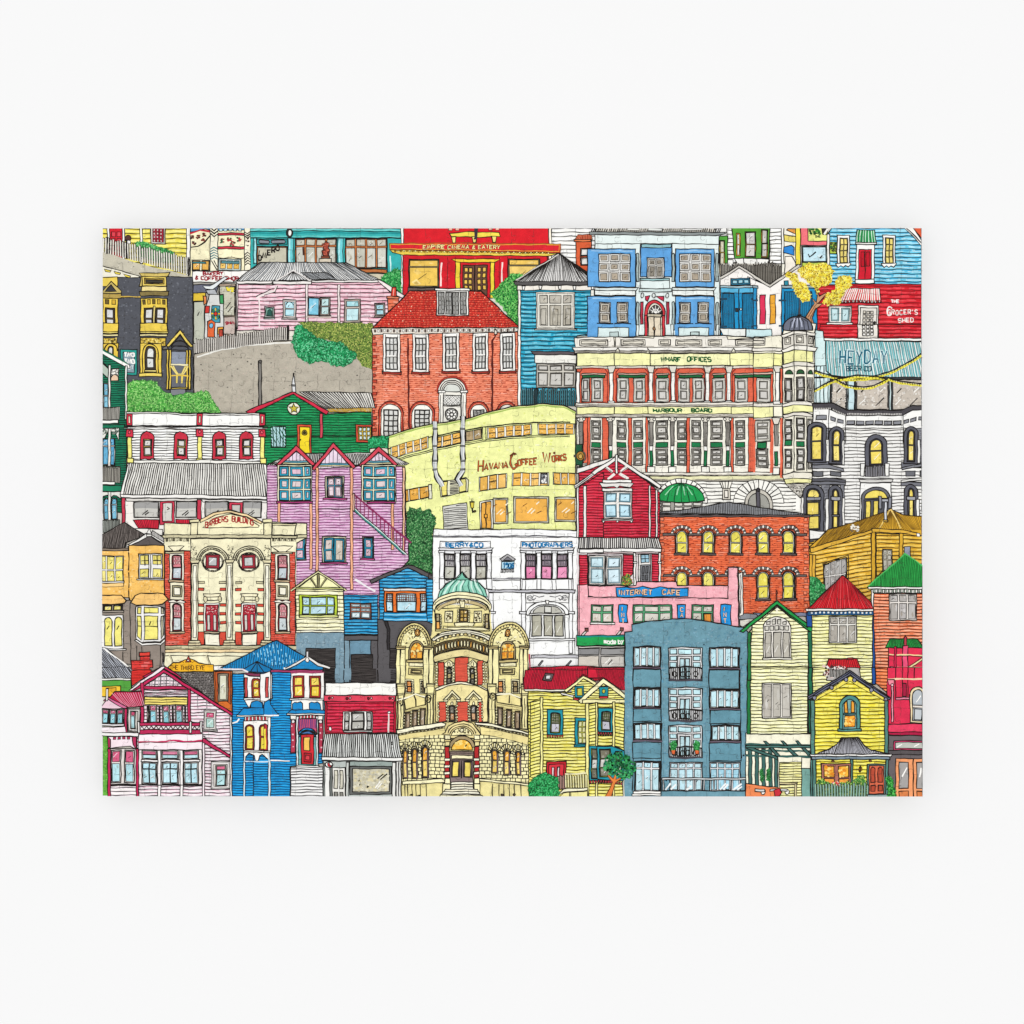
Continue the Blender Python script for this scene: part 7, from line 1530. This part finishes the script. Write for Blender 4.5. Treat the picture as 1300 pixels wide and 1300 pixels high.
def fd(y, h, dy=0):
    S('balcony', None)
    poly([(545, y+6), (670, y-4), (796, y+6), (796, y+h), (548, y+h)], '#e6e6e6', 1.1)
    for x0, x1 in ((556, 606), (618, 715), (728, 782)): rect(x0, y+14, x1, y+52, '#c4e8ee', .9)
    for x0, x1 in ((556, 604), (730, 782)): rect(x0, y+68, x1, y+100, '#c4e8ee', .9); rect(x0, y+114, x1, y+150, '#c4e8ee', .9)
    rect(612, y+66, 718, y+h-10, '#dcdcdc', .9); rect(630, y+84, 662, y+h-14, '#bfe0e6', .9); rect(670, y+84, 702, y+h-14, '#bfe0e6', .9)
    E()
at(3, 3); fd(752, 250)
at(3, 4); fd(132, 245); fd(412, 240)
def fb(y0, y1, nm='black iron scrollwork balcony'):
    S('balcony_rail', nm); line((548, y0+8), (670, y0-8), (796, y0+8), w=1.6); line((550, y1-2), (670, y1+4), (796, y1-2), w=2.4, c='#4a464e'); o = []
    for i in range(18): ribbon([P((556+i*13.6, y0+2)), P((556+i*13.6, y1-4))], .9, INK, o)
    emit(o)
    for x in (590, 650, 690, 745): outline(arc(x, (y0+y1)/2+4, 16, 20, 0, 360), 1.1, INK, False)
    E()
fb(-20, 74); fb(298, 380); fb(578, 655)
for x in (560, 736):
    S('potted_plant', 'terracotta pot with a green shrub'); poly([(x+2, 595), (x+40, 595), (x+34, 632), (x+10, 632)], '#e26a3a', .9); bush([(x-4, 560), (x+8, 535), (x+38, 530), (x+48, 565), (x+36, 600), (x+6, 600)], '#24803c', ['#15602a', '#4cac5c'], .9, 1.4, .6); E()
fw(290, 682, 484, 910, tall=True); 
win(552, 690, 798, 905, '#e6e6e8', '#c2e6f0', 4, 2, 10, 12, rows=[.2, 1]); win(852, 690, 1082, 905, '#e6e6e8', '#a9dcee', 4, 2, 10, 12, rows=[.2, 1])
rect(280, 905, 486, 925, W); rect(270, 925, 490, 940, W)
S('balustrade', 'glass balustrade along the ground floor'); rect(496, 806, 1135, 822, '#c9cfd0', .9)
for x in (500, 615, 740, 805, 855, 880, 1000, 1118): rect(x, 822, x+10, 900, '#d9dee0', .7)
lines([[(520, 895), (560, 850)], [(560, 895), (600, 855)], [(680, 895), (715, 865)], [(930, 895), (975, 850)], [(955, 895), (990, 855)], [(1030, 895), (1090, 850)], [(1060, 895), (1095, 870)]], 2.2, '#f6fafa')
line((496, 905), (1135, 905), w=1.6); E(); fill(box(492, 908, 1134, 960), '#6d9aa9')
B('orange_trunk_tree', 'small tree with an orange trunk and dark green leaves')
S('trunk'); poly([(60, 960), (110, 880), (125, 840), (85, 790), (95, 782), (130, 815), (145, 775), (160, 780), (150, 820), (200, 800), (195, 812), (150, 842), (130, 900), (110, 960)], '#e2803c', .9, '#6a3414'); E()
S('foliage'); leaves([(60, 760), (65, 700), (60, 660), (110, 630), (180, 615), (250, 640), (260, 680), (300, 700), (300, 750), (260, 800), (200, 815), (140, 790), (100, 780)], ['#176b34', '#2f9a52', '#0f4a26', '#45b068', '#236f52'], 700, 1.7); E()

B('lean_to_pergola', 'dark green pergola beside a small yellow boarded gate')
at(4, 4); poly([(-60, 470), (430, 475), (430, 960), (-60, 960)], '#f9f5dc', .8)
boards(box(190, 690, 360, 960), '#f6ef9a', 20, '#fbf8c4'); rect(358, 655, 435, 735, '#fbf5df'); rect(358, 735, 435, 960, '#7aa89e')
for x in (-40, 10, 60, 112): rect(x, 590, x+26, 880, '#3f6a64', .8)
rect(155, 650, 180, 960, '#3f6a64', .9); 
for y in (555, 600, 640): line((-60, y), (430, y+8), w=2.6, c='#35605a')
for x in (70, 200, 310): poly([(x, 530), (x+20, 530), (x+130, 640), (x+100, 645)], '#3f6a64', .9)
poly([(-60, 560), (180, 650), (180, 672), (-60, 585)], '#3f6a64', .9); rect(-60, 565, 430, 582, '#4a7a72', .9)
for x in (60, 110): bush([(x-14, 745), (x+10, 735), (x+22, 790), (x+8, 840), (x-10, 820)], '#256f34', ['#174a22', '#48a058'], .9, 1.3, .8)
rect(190, 840, 325, 856, '#d8ca9c'); rect(305, 850, 322, 960, '#c9bc90', .7); rect(-50, 880, 200, 970, '#ef8a56', 0); poly([(-60, 850), (180, 880), (190, 960), (-60, 960)], '#ef8a56', .9)
for x, c in ((70, W), (250, W)): oval(x, 910, 16, 20, c, .9)
rect(10, 890, 80, 910, '#dcdcda', .9); rect(120, 890, 185, 906, '#c9c9c9', .9); poly([(150, 900), (190, 885), (210, 915), (195, 945), (160, 950)], '#c8303c'); rect(200, 888, 250, 905, '#dcdcda', .9)

B('cream_gable_house', 'cream weatherboard house with dark green gable boards')
at(3, 3); boards([(1145, 640), (1310, 480), (1310, 1000), (1150, 1000)], '#f9f6b8', 26, '#fdfcdc'); at(3, 4); boards([(1155, -20), (1310, -20), (1310, 480), (1150, 470)], '#f9f6b8', 26, '#fdfcdc')
at(4, 3); boards([(-10, 580), (172, 440), (405, 620), (410, 1000), (-40, 1000)], '#f9f6b8', 26, '#fdfcdc'); at(4, 4); boards([(-30, -20), (405, -20), (400, 475), (-30, 478)], '#f9f6b8', 26, '#fdfcdc')
at(3, 4); rect(1132, -30, 1158, 480, '#1f7a3c', .9); at(3, 3); rect(1136, 640, 1160, 1000, '#1f7a3c', .9)
at(4, 3); poly([(405, 640), (440, 630), (438, 1000), (410, 1000)], '#1f6a4a', 1); at(4, 4); poly([(408, -20), (440, -20), (438, 470), (410, 470)], '#1f6a4a', 1)
at(4, 3)
S('gable', 'dark green barge boards with a finial'); poly([(-90, 620), (172, 405), (180, 405), (440, 610), (438, 640), (400, 625), (176, 440), (-80, 640), (-105, 630)], '#1f9a48', 1.1); line((-30, 600), (176, 432), (405, 612), w=1.0); line((170, 325), (172, 405), w=1.8, c='#5a2a1c'); oval(170, 345, 7, 10, '#8a3a2c'); line((172, 450), (172, 490), w=2.4, c='#f3efd8'); lines([[(176, 450), (60, 545)], [(176, 450), (290, 540)]], .8); E()
S('window', 'arched window with small upper panes'); poly([(72, 838)]+arc(174, 600, 102, 76, 180, 0)+[(278, 838)], '#efeae0', 1)
for x0, x1 in ((84, 130), (146, 204), (218, 266)): rect(x0, 640, x1, 828, '#b9b4a8', .9); lines([[(x0+10, 790), (x0+36, 740)]], 1.1, '#e3e0d8')
for i in range(5): rect(84+i*37, 592, 112+i*37, 624, '#d5d2c6', .8); 
for i in range(4): poly([(98+i*40, 580), (98+i*40, 548 if i in (1, 2) else 562), (124+i*40, 540 if i in (1, 2) else 556), (124+i*40, 580)], '#d5d2c6', .8)
rect(65, 830, 285, 844, '#f3efe2'); E()
at(4, 4); win(62, 96, 282, 362, '#f1ece2', '#c2bdb2', 3, 1, 12, 12)
line((-30, 480), (425, 478), w=1)

B('red_roofed_house', 'pale yellow house with a bright red pyramid roof and navy trim')
at(4, 3)
boards(box(435, 510, 890, 1000), '#f9f5a4', 26, '#fdfbd0'); rect(395, 490, 435, 600, '#22509a', .9); rect(888, 490, 912, 1000, '#22509a', 1)
at(4, 4); boards(box(440, -20, 885, 200), '#f9f5a4', 26, '#fdfbd0'); rect(884, -20, 910, 110, '#22509a', 1); at(4, 3)
S('roof', 'bright red ribbed pyramid roof'); corr((660, 215), (672, 215), (930, 465), (405, 462), '#e0202c', 46, .7, ink='#6a0c14', lite='#ef5458'); poly([(385, 462), (945, 465), (938, 484), (395, 480)], '#f8f5ee'); E()
rect(405, 482, 930, 512, '#1f5a8a'); fringe(420, 485, 920, 485, 16, 16, '#dfeaf0', .4); 
win(562, 520, 770, 722, '#f0ede4', '#b5b0a6', 3, 2, 12, 14, rows=[.35, 1])
S('dormer', 'small red roofed porch with figures'); poly([(560, 842), (770, 838), (800, 905), (535, 910)], '#d8222e', 1); fan((565, 843), (768, 840), (540, 908), (798, 905), 16, .8, '#6a0c14'); poly([(560, 905), (790, 905), (800, 1000), (545, 1000)], '#b9b4b0'); specks(box(520, 890, 700, 975), ['#7a3a3a', '#e6c8c0', '#f3efe9', '#4a2a2a'], 90, 2.0); pickets(570, 975, 700, 975, 60, 12, '#d5d3ce', .8, .4, None); rect(700, 830, 740, 845, '#8a2a2a', .6); oval(605, 905, 12, 14, '#e9dcd6'); E()
B('green_roofed_house', 'salmon weatherboard house with a green pyramid roof')
boards([(890, 340), (1262, 345), (1262, 1000), (912, 1000)], '#f48a60', 24, '#fbc0a0', dark='#e26c40'); poly([(878, 320), (898, 320), (895, 480), (880, 415)], '#f3efe9')
at(4, 4); boards([(910, -20), (1010, -20), (1010, 180), (912, 100)], '#ec7440', 24, '#f8a070'); at(4, 3)
S('roof', 'green ribbed pyramid roof'); poly([(850, 302), (1130, 52), (1262, 145), (1262, 302)], '#2a9a44', 1.1); hatch([(860, 300), (1130, 60), (1262, 150), (1262, 300)], 94, 13, .6, '#0f4a1e', .3); line((852, 300), (1130, 52), (1262, 142), w=1.6, c='#4cba60'); rect(855, 300, 1262, 316, W); E()
rect(890, 316, 1262, 346, '#a9b8a8'); fringe(900, 318, 1262, 318, 26, 13, '#f4f1ea', .8)
win(1012, 352, 1218, 552, '#efe8e0', '#b9b4b0', 3, 2, 12, 14, rows=[.4, 1])
B('crimson_tower', 'crimson shopfront with arched window and small green roof')
at(4, 3)
poly([(1005, 745), (1262, 745), (1262, 1000), (1010, 1000)], '#e23052', 1); S('roof'); poly([(985, 755), (1020, 688), (1225, 690), (1262, 740), (1262, 755)], '#2a9a44', 1); fan((1025, 690), (1222, 692), (1010, 752), (1262, 752), 20, .8, '#0f4a1e'); poly([(1125, 680), (1135, 665), (1145, 680), (1142, 740), (1120, 740)], '#b93a4a'); E()
rect(1112, 740, 1152, 1000, '#e85078', .9); line((1010, 805), (1262, 812), w=1.6, c='#f3d8a0'); line((1010, 815), (1262, 820), w=.8); poly([(1145, 905), (1262, 825), (1262, 845), (1160, 915)], '#f0d8a0'); line((1060, 905), (1262, 905), w=2.4, c='#f3dcb0'); oval(1030, 905, 18, 12, '#f08a9c'); rect(1050, 745, 1066, 1000, '#c8204a', .6)
at(4, 4)
poly([(1000, -20), (1262, -20), (1262, 410), (990, 410)], '#e23052', .6)
for x in (1060, 1112, 1152, 1200): line((x, -20), (x, 200 if x < 1200 else 60), w=.9)
rect(1112, 100, 1140, 200, '#a81c40', .9); line((1000, 68), (1262, 66), w=2.0, c='#f3d8b0'); rect(1060, 205, 1182, 222, '#e98aa4'); poly([(1000, 70), (1052, 70), (1050, 110), (1010, 110)], '#f08a9c'); rect(1028, 105, 1044, 390, '#f0a0b0', .9); oval(1036, 112, 10, 12, '#f3c0c8')
S('window', 'arched grey sash window with cream surround'); poly([(1172, 395), (1165, 180)]+arc(1222, 185, 56, 62, 180, 0)+[(1262, 395)], '#f1dcb0', 1); poly([(1188, 380), (1186, 190)]+arc(1224, 190, 38, 45, 180, 0)+[(1262, 380)], '#b9bfc4', 1); rect(1186, 262, 1262, 282, '#efe6dc'); rect(1200, 290, 1255, 372, '#c9ced2', .8); line((1215, 240), (1250, 190), w=1.2, c=W); E()
poly([(985, 405), (1262, 400), (1262, 470), (1000, 465)], '#e63e60', 1.1); poly([(1000, 465), (1262, 462), (1262, 490), (1010, 485)], '#b01c44', .9)
rect(1005, 490, 1262, 960, '#6a6264'); rect(1045, 528, 1262, 598, '#c8406a', .9); rect(1058, 540, 1262, 586, '#c2c5bc'); lines([[(1070, 575), (1110, 555)], [(1200, 570), (1240, 550)]], 1.2, W); rect(1005, 600, 1262, 632, '#5c5658', .8)
S('door', 'pair of orange shop doors with tall panes'); rect(1060, 662, 1262, 960, '#f3a06c'); line((1192, 665), (1192, 955), w=1.2)
for x0, x1 in ((1086, 1156), (1218, 1262)): rect(x0, 690, x1, 885, '#a9a5a2', 1); lines([[(x0+20, 800), (x1-10, 730)]], 1.6, W); rect(x0, 905, x1, 950, '#d8804a', .9)
E()

B('yellow_cottage', 'yellow weatherboard cottage with a slate verandah and picket fence')
at(4, 4)
boards([(440, 240), (720, 60), (985, 240), (1005, 480), (1005, 960), (440, 960)], '#f6e84a', 29, '#fbf488', dark='#e2cc30')
S('gable', 'slate grey barge boards with brackets'); poly([(402, 195), (718, 5), (1020, 205), (1015, 220), (985, 215), (720, 38), (415, 222)], '#6a6f86', 1.2); poly([(440, 240), (445, 215), (720, 48), (985, 215), (1000, 245), (720, 85)], '#f0e060', .6)
line((412, 205), (718, 20), (1010, 208), w=1.1)
for x, y in ((455, 205), (580, 130), (690, 72), (750, 75), (880, 150), (985, 222)): oval(x, y, 14, 16, '#8d8ea0', .9)
E()
rect(425, 225, 455, 960, '#55857c', 1); rect(978, 230, 1005, 640, '#55857c', 1)
S('window', 'arched teal framed window lit amber'); poly([(640, 445), (640, 260)]+arc(718, 262, 76, 72, 180, 0)+[(795, 445)], '#4f8f8c', 1.2); poly([(665, 440), (665, 270)]+arc(716, 272, 50, 52, 180, 0)+[(768, 440)], '#7aa8a4', .9); poly([(678, 318), (678, 262)]+arc(696, 262, 18, 30, 180, 90)+[(705, 318)], '#f2a83c', .9); poly([(728, 318), (728, 234)]+arc(734, 262, 18, 30, 90, 0)+[(752, 318)], '#f2a83c', .9); rect(678, 340, 756, 424, '#f4ac3c', .9); specks(box(682, 345, 752, 420), ['#fbd878', '#d8782a'], 20, 1.8); rect(628, 440, 805, 458, '#4f8f8c', 1); rect(668, 322, 766, 332, '#3c6a68', .6); E()
S('roof', 'flared slate verandah roof'); poly([(452, 628), (560, 595), (620, 555), (655, 505), (780, 505), (820, 560), (880, 600), (1020, 628)], '#c3c3cb', 1.2); fan((655, 508), (780, 508), (600, 628), (880, 628), 24, .6); hatch([(455, 626), (560, 598), (620, 560), (650, 520), (598, 628)], 108, 11, .6); hatch([(885, 628), (790, 520), (820, 562), (880, 602), (1010, 627)], 72, 11, .6)
poly([(415, 630), (1035, 628), (1025, 645), (425, 645)], W, 1); rect(430, 645, 1015, 668, '#7b8c98', 1); E()
rect(720, 668, 740, 960, '#55857c', 1); rect(440, 668, 465, 960, '#55857c', 1); rect(985, 668, 1005, 960, '#55857c', 1)
for x in (590, 870): oval(x, 680, 10, 8, '#8a5a2a'); 
S('window', 'pair of amber casement panes'); rect(505, 700, 725, 850, '#a86a5c', 1.1)
for x0 in (524, 634): rect(x0, 718, x0+76, 800, '#f5b43c', 1); specks(box(x0+6, 724, x0+70, 795), ['#fbd878', '#e89028'], 16, 2.4); rect(x0, 812, x0+76, 850, '#f0a040', .9)
E()
S('lamp'); oval(795, 740, 12, 20, '#b9862c'); line((795, 715), (795, 765), w=1.2); E()
S('door', 'terracotta panelled front door'); rect(846, 704, 985, 930, '#6b8a84', 1); rect(860, 715, 972, 925, '#d8694a', 1)
for x in (874, 928): poly([(x, 840), (x, 745)]+arc(x+16, 745, 16, 18, 180, 0)+[(x+32, 840)], '#b84c34', .9); rect(x, 862, x+32, 905, '#b84c34', .9)
E()
bush([(470, 870), (480, 820), (520, 815), (560, 845), (640, 840), (700, 835), (730, 850), (780, 790), (820, 790), (845, 850), (845, 960), (465, 960)], '#4f8f3c', ['#2f6a2a', '#7cb85a', '#c8d86a', '#24521f'], .7, 1.5, 1.2)
specks(box(590, 835, 640, 865), ['#d8404a', '#f3e0d8'], 14, 1.8)
pickets(462, 965, 850, 965, 118, 19, '#8db4a4', .9, .4); rect(850, 930, 1000, 960, '#8aa0a0', .8)
bush([(985, 800), (1010, 780), (1030, 800), (1040, 870), (1060, 900), (1060, 965), (1000, 965), (1005, 880)], '#2f9a3c', ['#1b6a28', '#62c85e', '#124a1c'], .8, 1.6, 1.2)
# ================================================================= faint die-cut seams between the pieces
def seams():
    R = random.Random(77); NX, NY = 38, 26; dx, dy = (BX1-BX0)/NX, (BY1-BY0)/NY
    nd = {(i, j): (BX0+i*dx+(R.uniform(-1.6, 1.6) if 0 < i < NX else 0), BY0+j*dy+(R.uniform(-1.6, 1.6) if 0 < j < NY else 0)) for i in range(NX+1) for j in range(NY+1)}
    o = []
    def tab(a, b):
        L = hypot(b[0]-a[0], b[1]-a[1]); ux, uy = (b[0]-a[0])/L, (b[1]-a[1])/L; s = R.choice((-1, 1)); nx, ny = -uy*s, ux*s
        c = R.uniform(.44, .56); k = R.uniform(.85, 1.1)*L; bow = R.uniform(-.04, .04)*L
        prof = [(0, 0), (.16, bow/L), (c-.15, .02), (c-.075, .0), (c-.065, .05), (c-.10, .11), (c-.115, .17), (c-.08, .225), (c, .245), (c+.08, .225), (c+.115, .17), (c+.10, .11), (c+.065, .05), (c+.075, .0), (c+.15, .02), (.84, bow/L), (1, 0)]
        pts = [(a[0]+ux*t*L+nx*h*k, a[1]+uy*t*L+ny*h*k) for t, h in prof]
        q = []
        for i in range(len(pts)-1):
            for m in range(2): q.append((pts[i][0]+(pts[i+1][0]-pts[i][0])*m/2, pts[i][1]+(pts[i+1][1]-pts[i][1])*m/2))
        ribbon(q+[pts[-1]], SEAM_W, '#8c8a86', o)
    for j in range(1, NY):
        for i in range(NX): tab(nd[i, j], nd[i+1, j])
    for i in range(1, NX):
        for j in range(NY): tab(nd[i, j], nd[i, j+1])
    return o
SEAM_W = .62

def prop(o, **k):
    for a, b in k.items():
        if b: o[a] = b
root = bpy.data.objects.new('jigsaw_puzzle', None); COL.objects.link(root)
prop(root, label='assembled rectangular jigsaw puzzle printed with a crowded hillside of colourful houses', category='jigsaw puzzle')
def nt(name):
    m = bpy.data.materials.new(name); m.use_nodes = True
    return m, m.node_tree.nodes, m.node_tree.links, m.node_tree.nodes['Principled BSDF']
def noise_range(n, l, tc, scale, detail, a, b, lo, hi):
    t = n.new('ShaderNodeTexNoise'); t.inputs['Scale'].default_value = scale; t.inputs['Detail'].default_value = detail
    l.new(tc.outputs['Object'], t.inputs['Vector'])
    r = n.new('ShaderNodeMapRange'); r.inputs['From Min'].default_value = a; r.inputs['From Max'].default_value = b
    r.inputs['To Min'].default_value = lo; r.inputs['To Max'].default_value = hi
    l.new(t.outputs['Fac'], r.inputs['Value']); return r.outputs[0]
def print_material():
    m, n, l, b = nt('printed_card')
    at_ = n.new('ShaderNodeVertexColor'); at_.layer_name = 'Ink'; tc = n.new('ShaderNodeTexCoord')
    a = noise_range(n, l, tc, 190, 3, .3, .7, .90, 1.11); c = noise_range(n, l, tc, 1100, 2, .3, .7, .93, 1.09)
    mu = n.new('ShaderNodeMath'); mu.operation = 'MULTIPLY'; l.new(a, mu.inputs[0]); l.new(c, mu.inputs[1])
    big = noise_range(n, l, tc, 48, 2, .3, .7, .93, 1.07); mv = n.new('ShaderNodeMath'); mv.operation = 'MULTIPLY'; l.new(mu.outputs[0], mv.inputs[0]); l.new(big, mv.inputs[1]); mu = mv
    # painted washes are mottled, bare paper much less: strength follows saturation
    hs = n.new('ShaderNodeSeparateColor'); hs.mode = 'HSV'; l.new(at_.outputs['Color'], hs.inputs[0])
    st = n.new('ShaderNodeMapRange'); st.inputs['From Max'].default_value = .35; st.inputs['To Min'].default_value = .22; l.new(hs.outputs[1], st.inputs['Value'])
    mx = n.new('ShaderNodeMix'); mx.data_type = 'FLOAT'; mx.inputs[2].default_value = 1; l.new(st.outputs[0], mx.inputs[0]); l.new(mu.outputs[0], mx.inputs[3])
    vm = n.new('ShaderNodeVectorMath'); vm.operation = 'SCALE'; l.new(at_.outputs['Color'], vm.inputs[0]); l.new(mx.outputs[0], vm.inputs['Scale'])
    l.new(vm.outputs[0], b.inputs['Base Color']); b.inputs['Roughness'].default_value = .65; b.inputs['Specular IOR Level'].default_value = .1
    return m
def plain(name, col, rough=.8, lo=.97, hi=1.0, scale=60, spec=.1):
    m, n, l, b = nt(name); tc = n.new('ShaderNodeTexCoord')
    f = noise_range(n, l, tc, scale, 3, .35, .65, lo, hi); vm = n.new('ShaderNodeVectorMath'); vm.operation = 'SCALE'
    vm.inputs[0].default_value = col; l.new(f, vm.inputs['Scale']); l.new(vm.outputs[0], b.inputs['Base Color'])
    b.inputs['Roughness'].default_value = rough; b.inputs['Specular IOR Level'].default_value = spec
    return m
PM = print_material()
def build(name, v, f, c, parent, mat=None):
    me = bpy.data.meshes.new(name); me.from_pydata(v, [], f)
    if c:
        ca = me.color_attributes.new('Ink', 'FLOAT_COLOR', 'CORNER'); buf = []
        for q, k in zip(f, c): buf += list(k)*len(q)
        ca.data.foreach_set('color', buf)
    me.materials.append(mat or PM)
    o = bpy.data.objects.new(name, me); COL.objects.link(o); o.parent = parent
    return o
def slab(name, x0, y0, x1, y1, z0, z1, mat, parent, bev=0):
    v = [(x, y, z) for z in (z0, z1) for x, y in ((x0, y0), (x1, y0), (x1, y1), (x0, y1))]
    o = build(name, v, [(3, 2, 1, 0), (4, 5, 6, 7), (0, 1, 5, 4), (1, 2, 6, 5), (2, 3, 7, 6), (3, 0, 4, 7)], None, parent, mat)
    if bev:
        m = o.modifiers.new('edge', 'BEVEL'); m.width = bev; m.segments = 2
    return o
hx, hy = (BX1-BX0)/2*PX, (BY1-BY0)/2*PX
slab('piece_card', -hx, -hy, hx, hy, TOP-.002, TOP-.00001, plain('grey_card', (.42, .40, .37)), root)
slab('hidden_shadow_riser', -hx+.012, -hy+.012, hx-.012, hy-.012, 0.0, TOP-.0021, plain('hidden_riser_white', (.82, .82, .81)), root)  # added unseen block, lifts the sheet so its soft shadow spreads wider
# objects
host = None; n_parts = 0; WMIN = 110
built = []
big = sorted([sum((max(p[0] for p in s.v)-min(p[0] for p in s.v), 0)) * (max(p[1] for p in s.v)-min(p[1] for p in s.v)) for s in SHEETS if s.name == 'window' and s.v], reverse=True)
cut = big[99] if len(big) > 99 else 0
merged = None
for sh in SHEETS:
    if sh.parent is None:
        sh.obj = build(sh.name, [], [], None, root) if not sh.v else None
for sh in SHEETS:
    if sh.parent is not None and sh.v:
        small = sh.name == 'window' and (max(p[0] for p in sh.v)-min(p[0] for p in sh.v))*(max(p[1] for p in sh.v)-min(p[1] for p in sh.v)) < cut
        if small:                                   # tiny printed windows stay in the print of their wall
            b = len(sh.parent.v); sh.parent.v += sh.v; sh.parent.f += [tuple(i+b for i in q) for q in sh.f]; sh.parent.c += sh.c; sh.v = []
for sh in SHEETS:
    if sh.parent is None and sh.v:
        if sh.obj: bpy.data.objects.remove(sh.obj)
        sh.obj = build(sh.name, sh.v, sh.f, sh.c, root); prop(sh.obj, label=sh.label)
for sh in SHEETS:
    if sh.parent is not None and sh.v:
        prop(build(sh.name, sh.v, sh.f, sh.c, sh.parent.obj), label=sh.label)
# seams on top
so = seams(); v = []; f = []; zt = TOP+(MAXL[0]+3)*STEP
for p, c in so:
    p = clip(p)
    if not p: continue
    b = len(v); v += [((x-CX)*PX, (CY-y)*PX, zt) for x, y in p]; f.append(tuple(range(b, b+len(p))))
m, n, l, bs = nt('cut_line_shade'); tc = n.new('ShaderNodeTexCoord')
bs.inputs['Base Color'].default_value = (.06, .055, .05, 1); bs.inputs['Roughness'].default_value = .9; bs.inputs['Specular IOR Level'].default_value = 0
l.new(noise_range(n, l, tc, 260, 2, .38, .62, SEAM_A0, SEAM_A1), bs.inputs['Alpha'])
build('cut_lines', v, f, None, root, m)

# ================================================================= surface, light, camera
tb = slab('tabletop', -3, -3, 3, 3, -.02, 0, plain('matt_white_surface', (.842, .842, .842), .9, .997, 1.0, 4, 0), None)
tb['kind'] = 'structure'; tb['label'] = 'plain seamless off-white surface under the puzzle'
def lamp(name, loc, size, power):
    L = bpy.data.lights.new(name, 'AREA'); L.shape = 'DISK'; L.size = size; L.energy = power; L.color = (1, 1, 1)
    o = bpy.data.objects.new(name, L); COL.objects.link(o); o.location = loc
    from mathutils import Vector
    o.rotation_euler = (Vector((0, 0, 0))-Vector(loc)).to_track_quat('-Z', 'Y').to_euler(); return o
lamp('overhead_softbox', (0, 0, 7.0), .6, L_TOP)
w = bpy.data.worlds.new('World'); SC.world = w; w.use_nodes = True
w.node_tree.nodes['Background'].inputs[0].default_value = (1, 1, 1, 1); w.node_tree.nodes['Background'].inputs[1].default_value = L_DOME
cd = bpy.data.cameras.new('camera'); cam = bpy.data.objects.new('camera', cd); COL.objects.link(cam); SC.camera = cam
D = 3.0; cam.location = (0, 0, D+TOP); cd.sensor_width = 36; cd.lens = 36*D/(1300*PX); cd.clip_end = 50; cd.clip_start = .1
SC.view_settings.view_transform = 'Standard'; SC.view_settings.look = 'None'; SC.view_settings.exposure = 0; SC.view_settings.gamma = 1
SC.cycles.max_bounces = 4; SC.cycles.transparent_max_bounces = 8
print('levels', MAXL[0], 'sheets', len(SHEETS), 'faces', sum(len(s.f) for s in SHEETS))
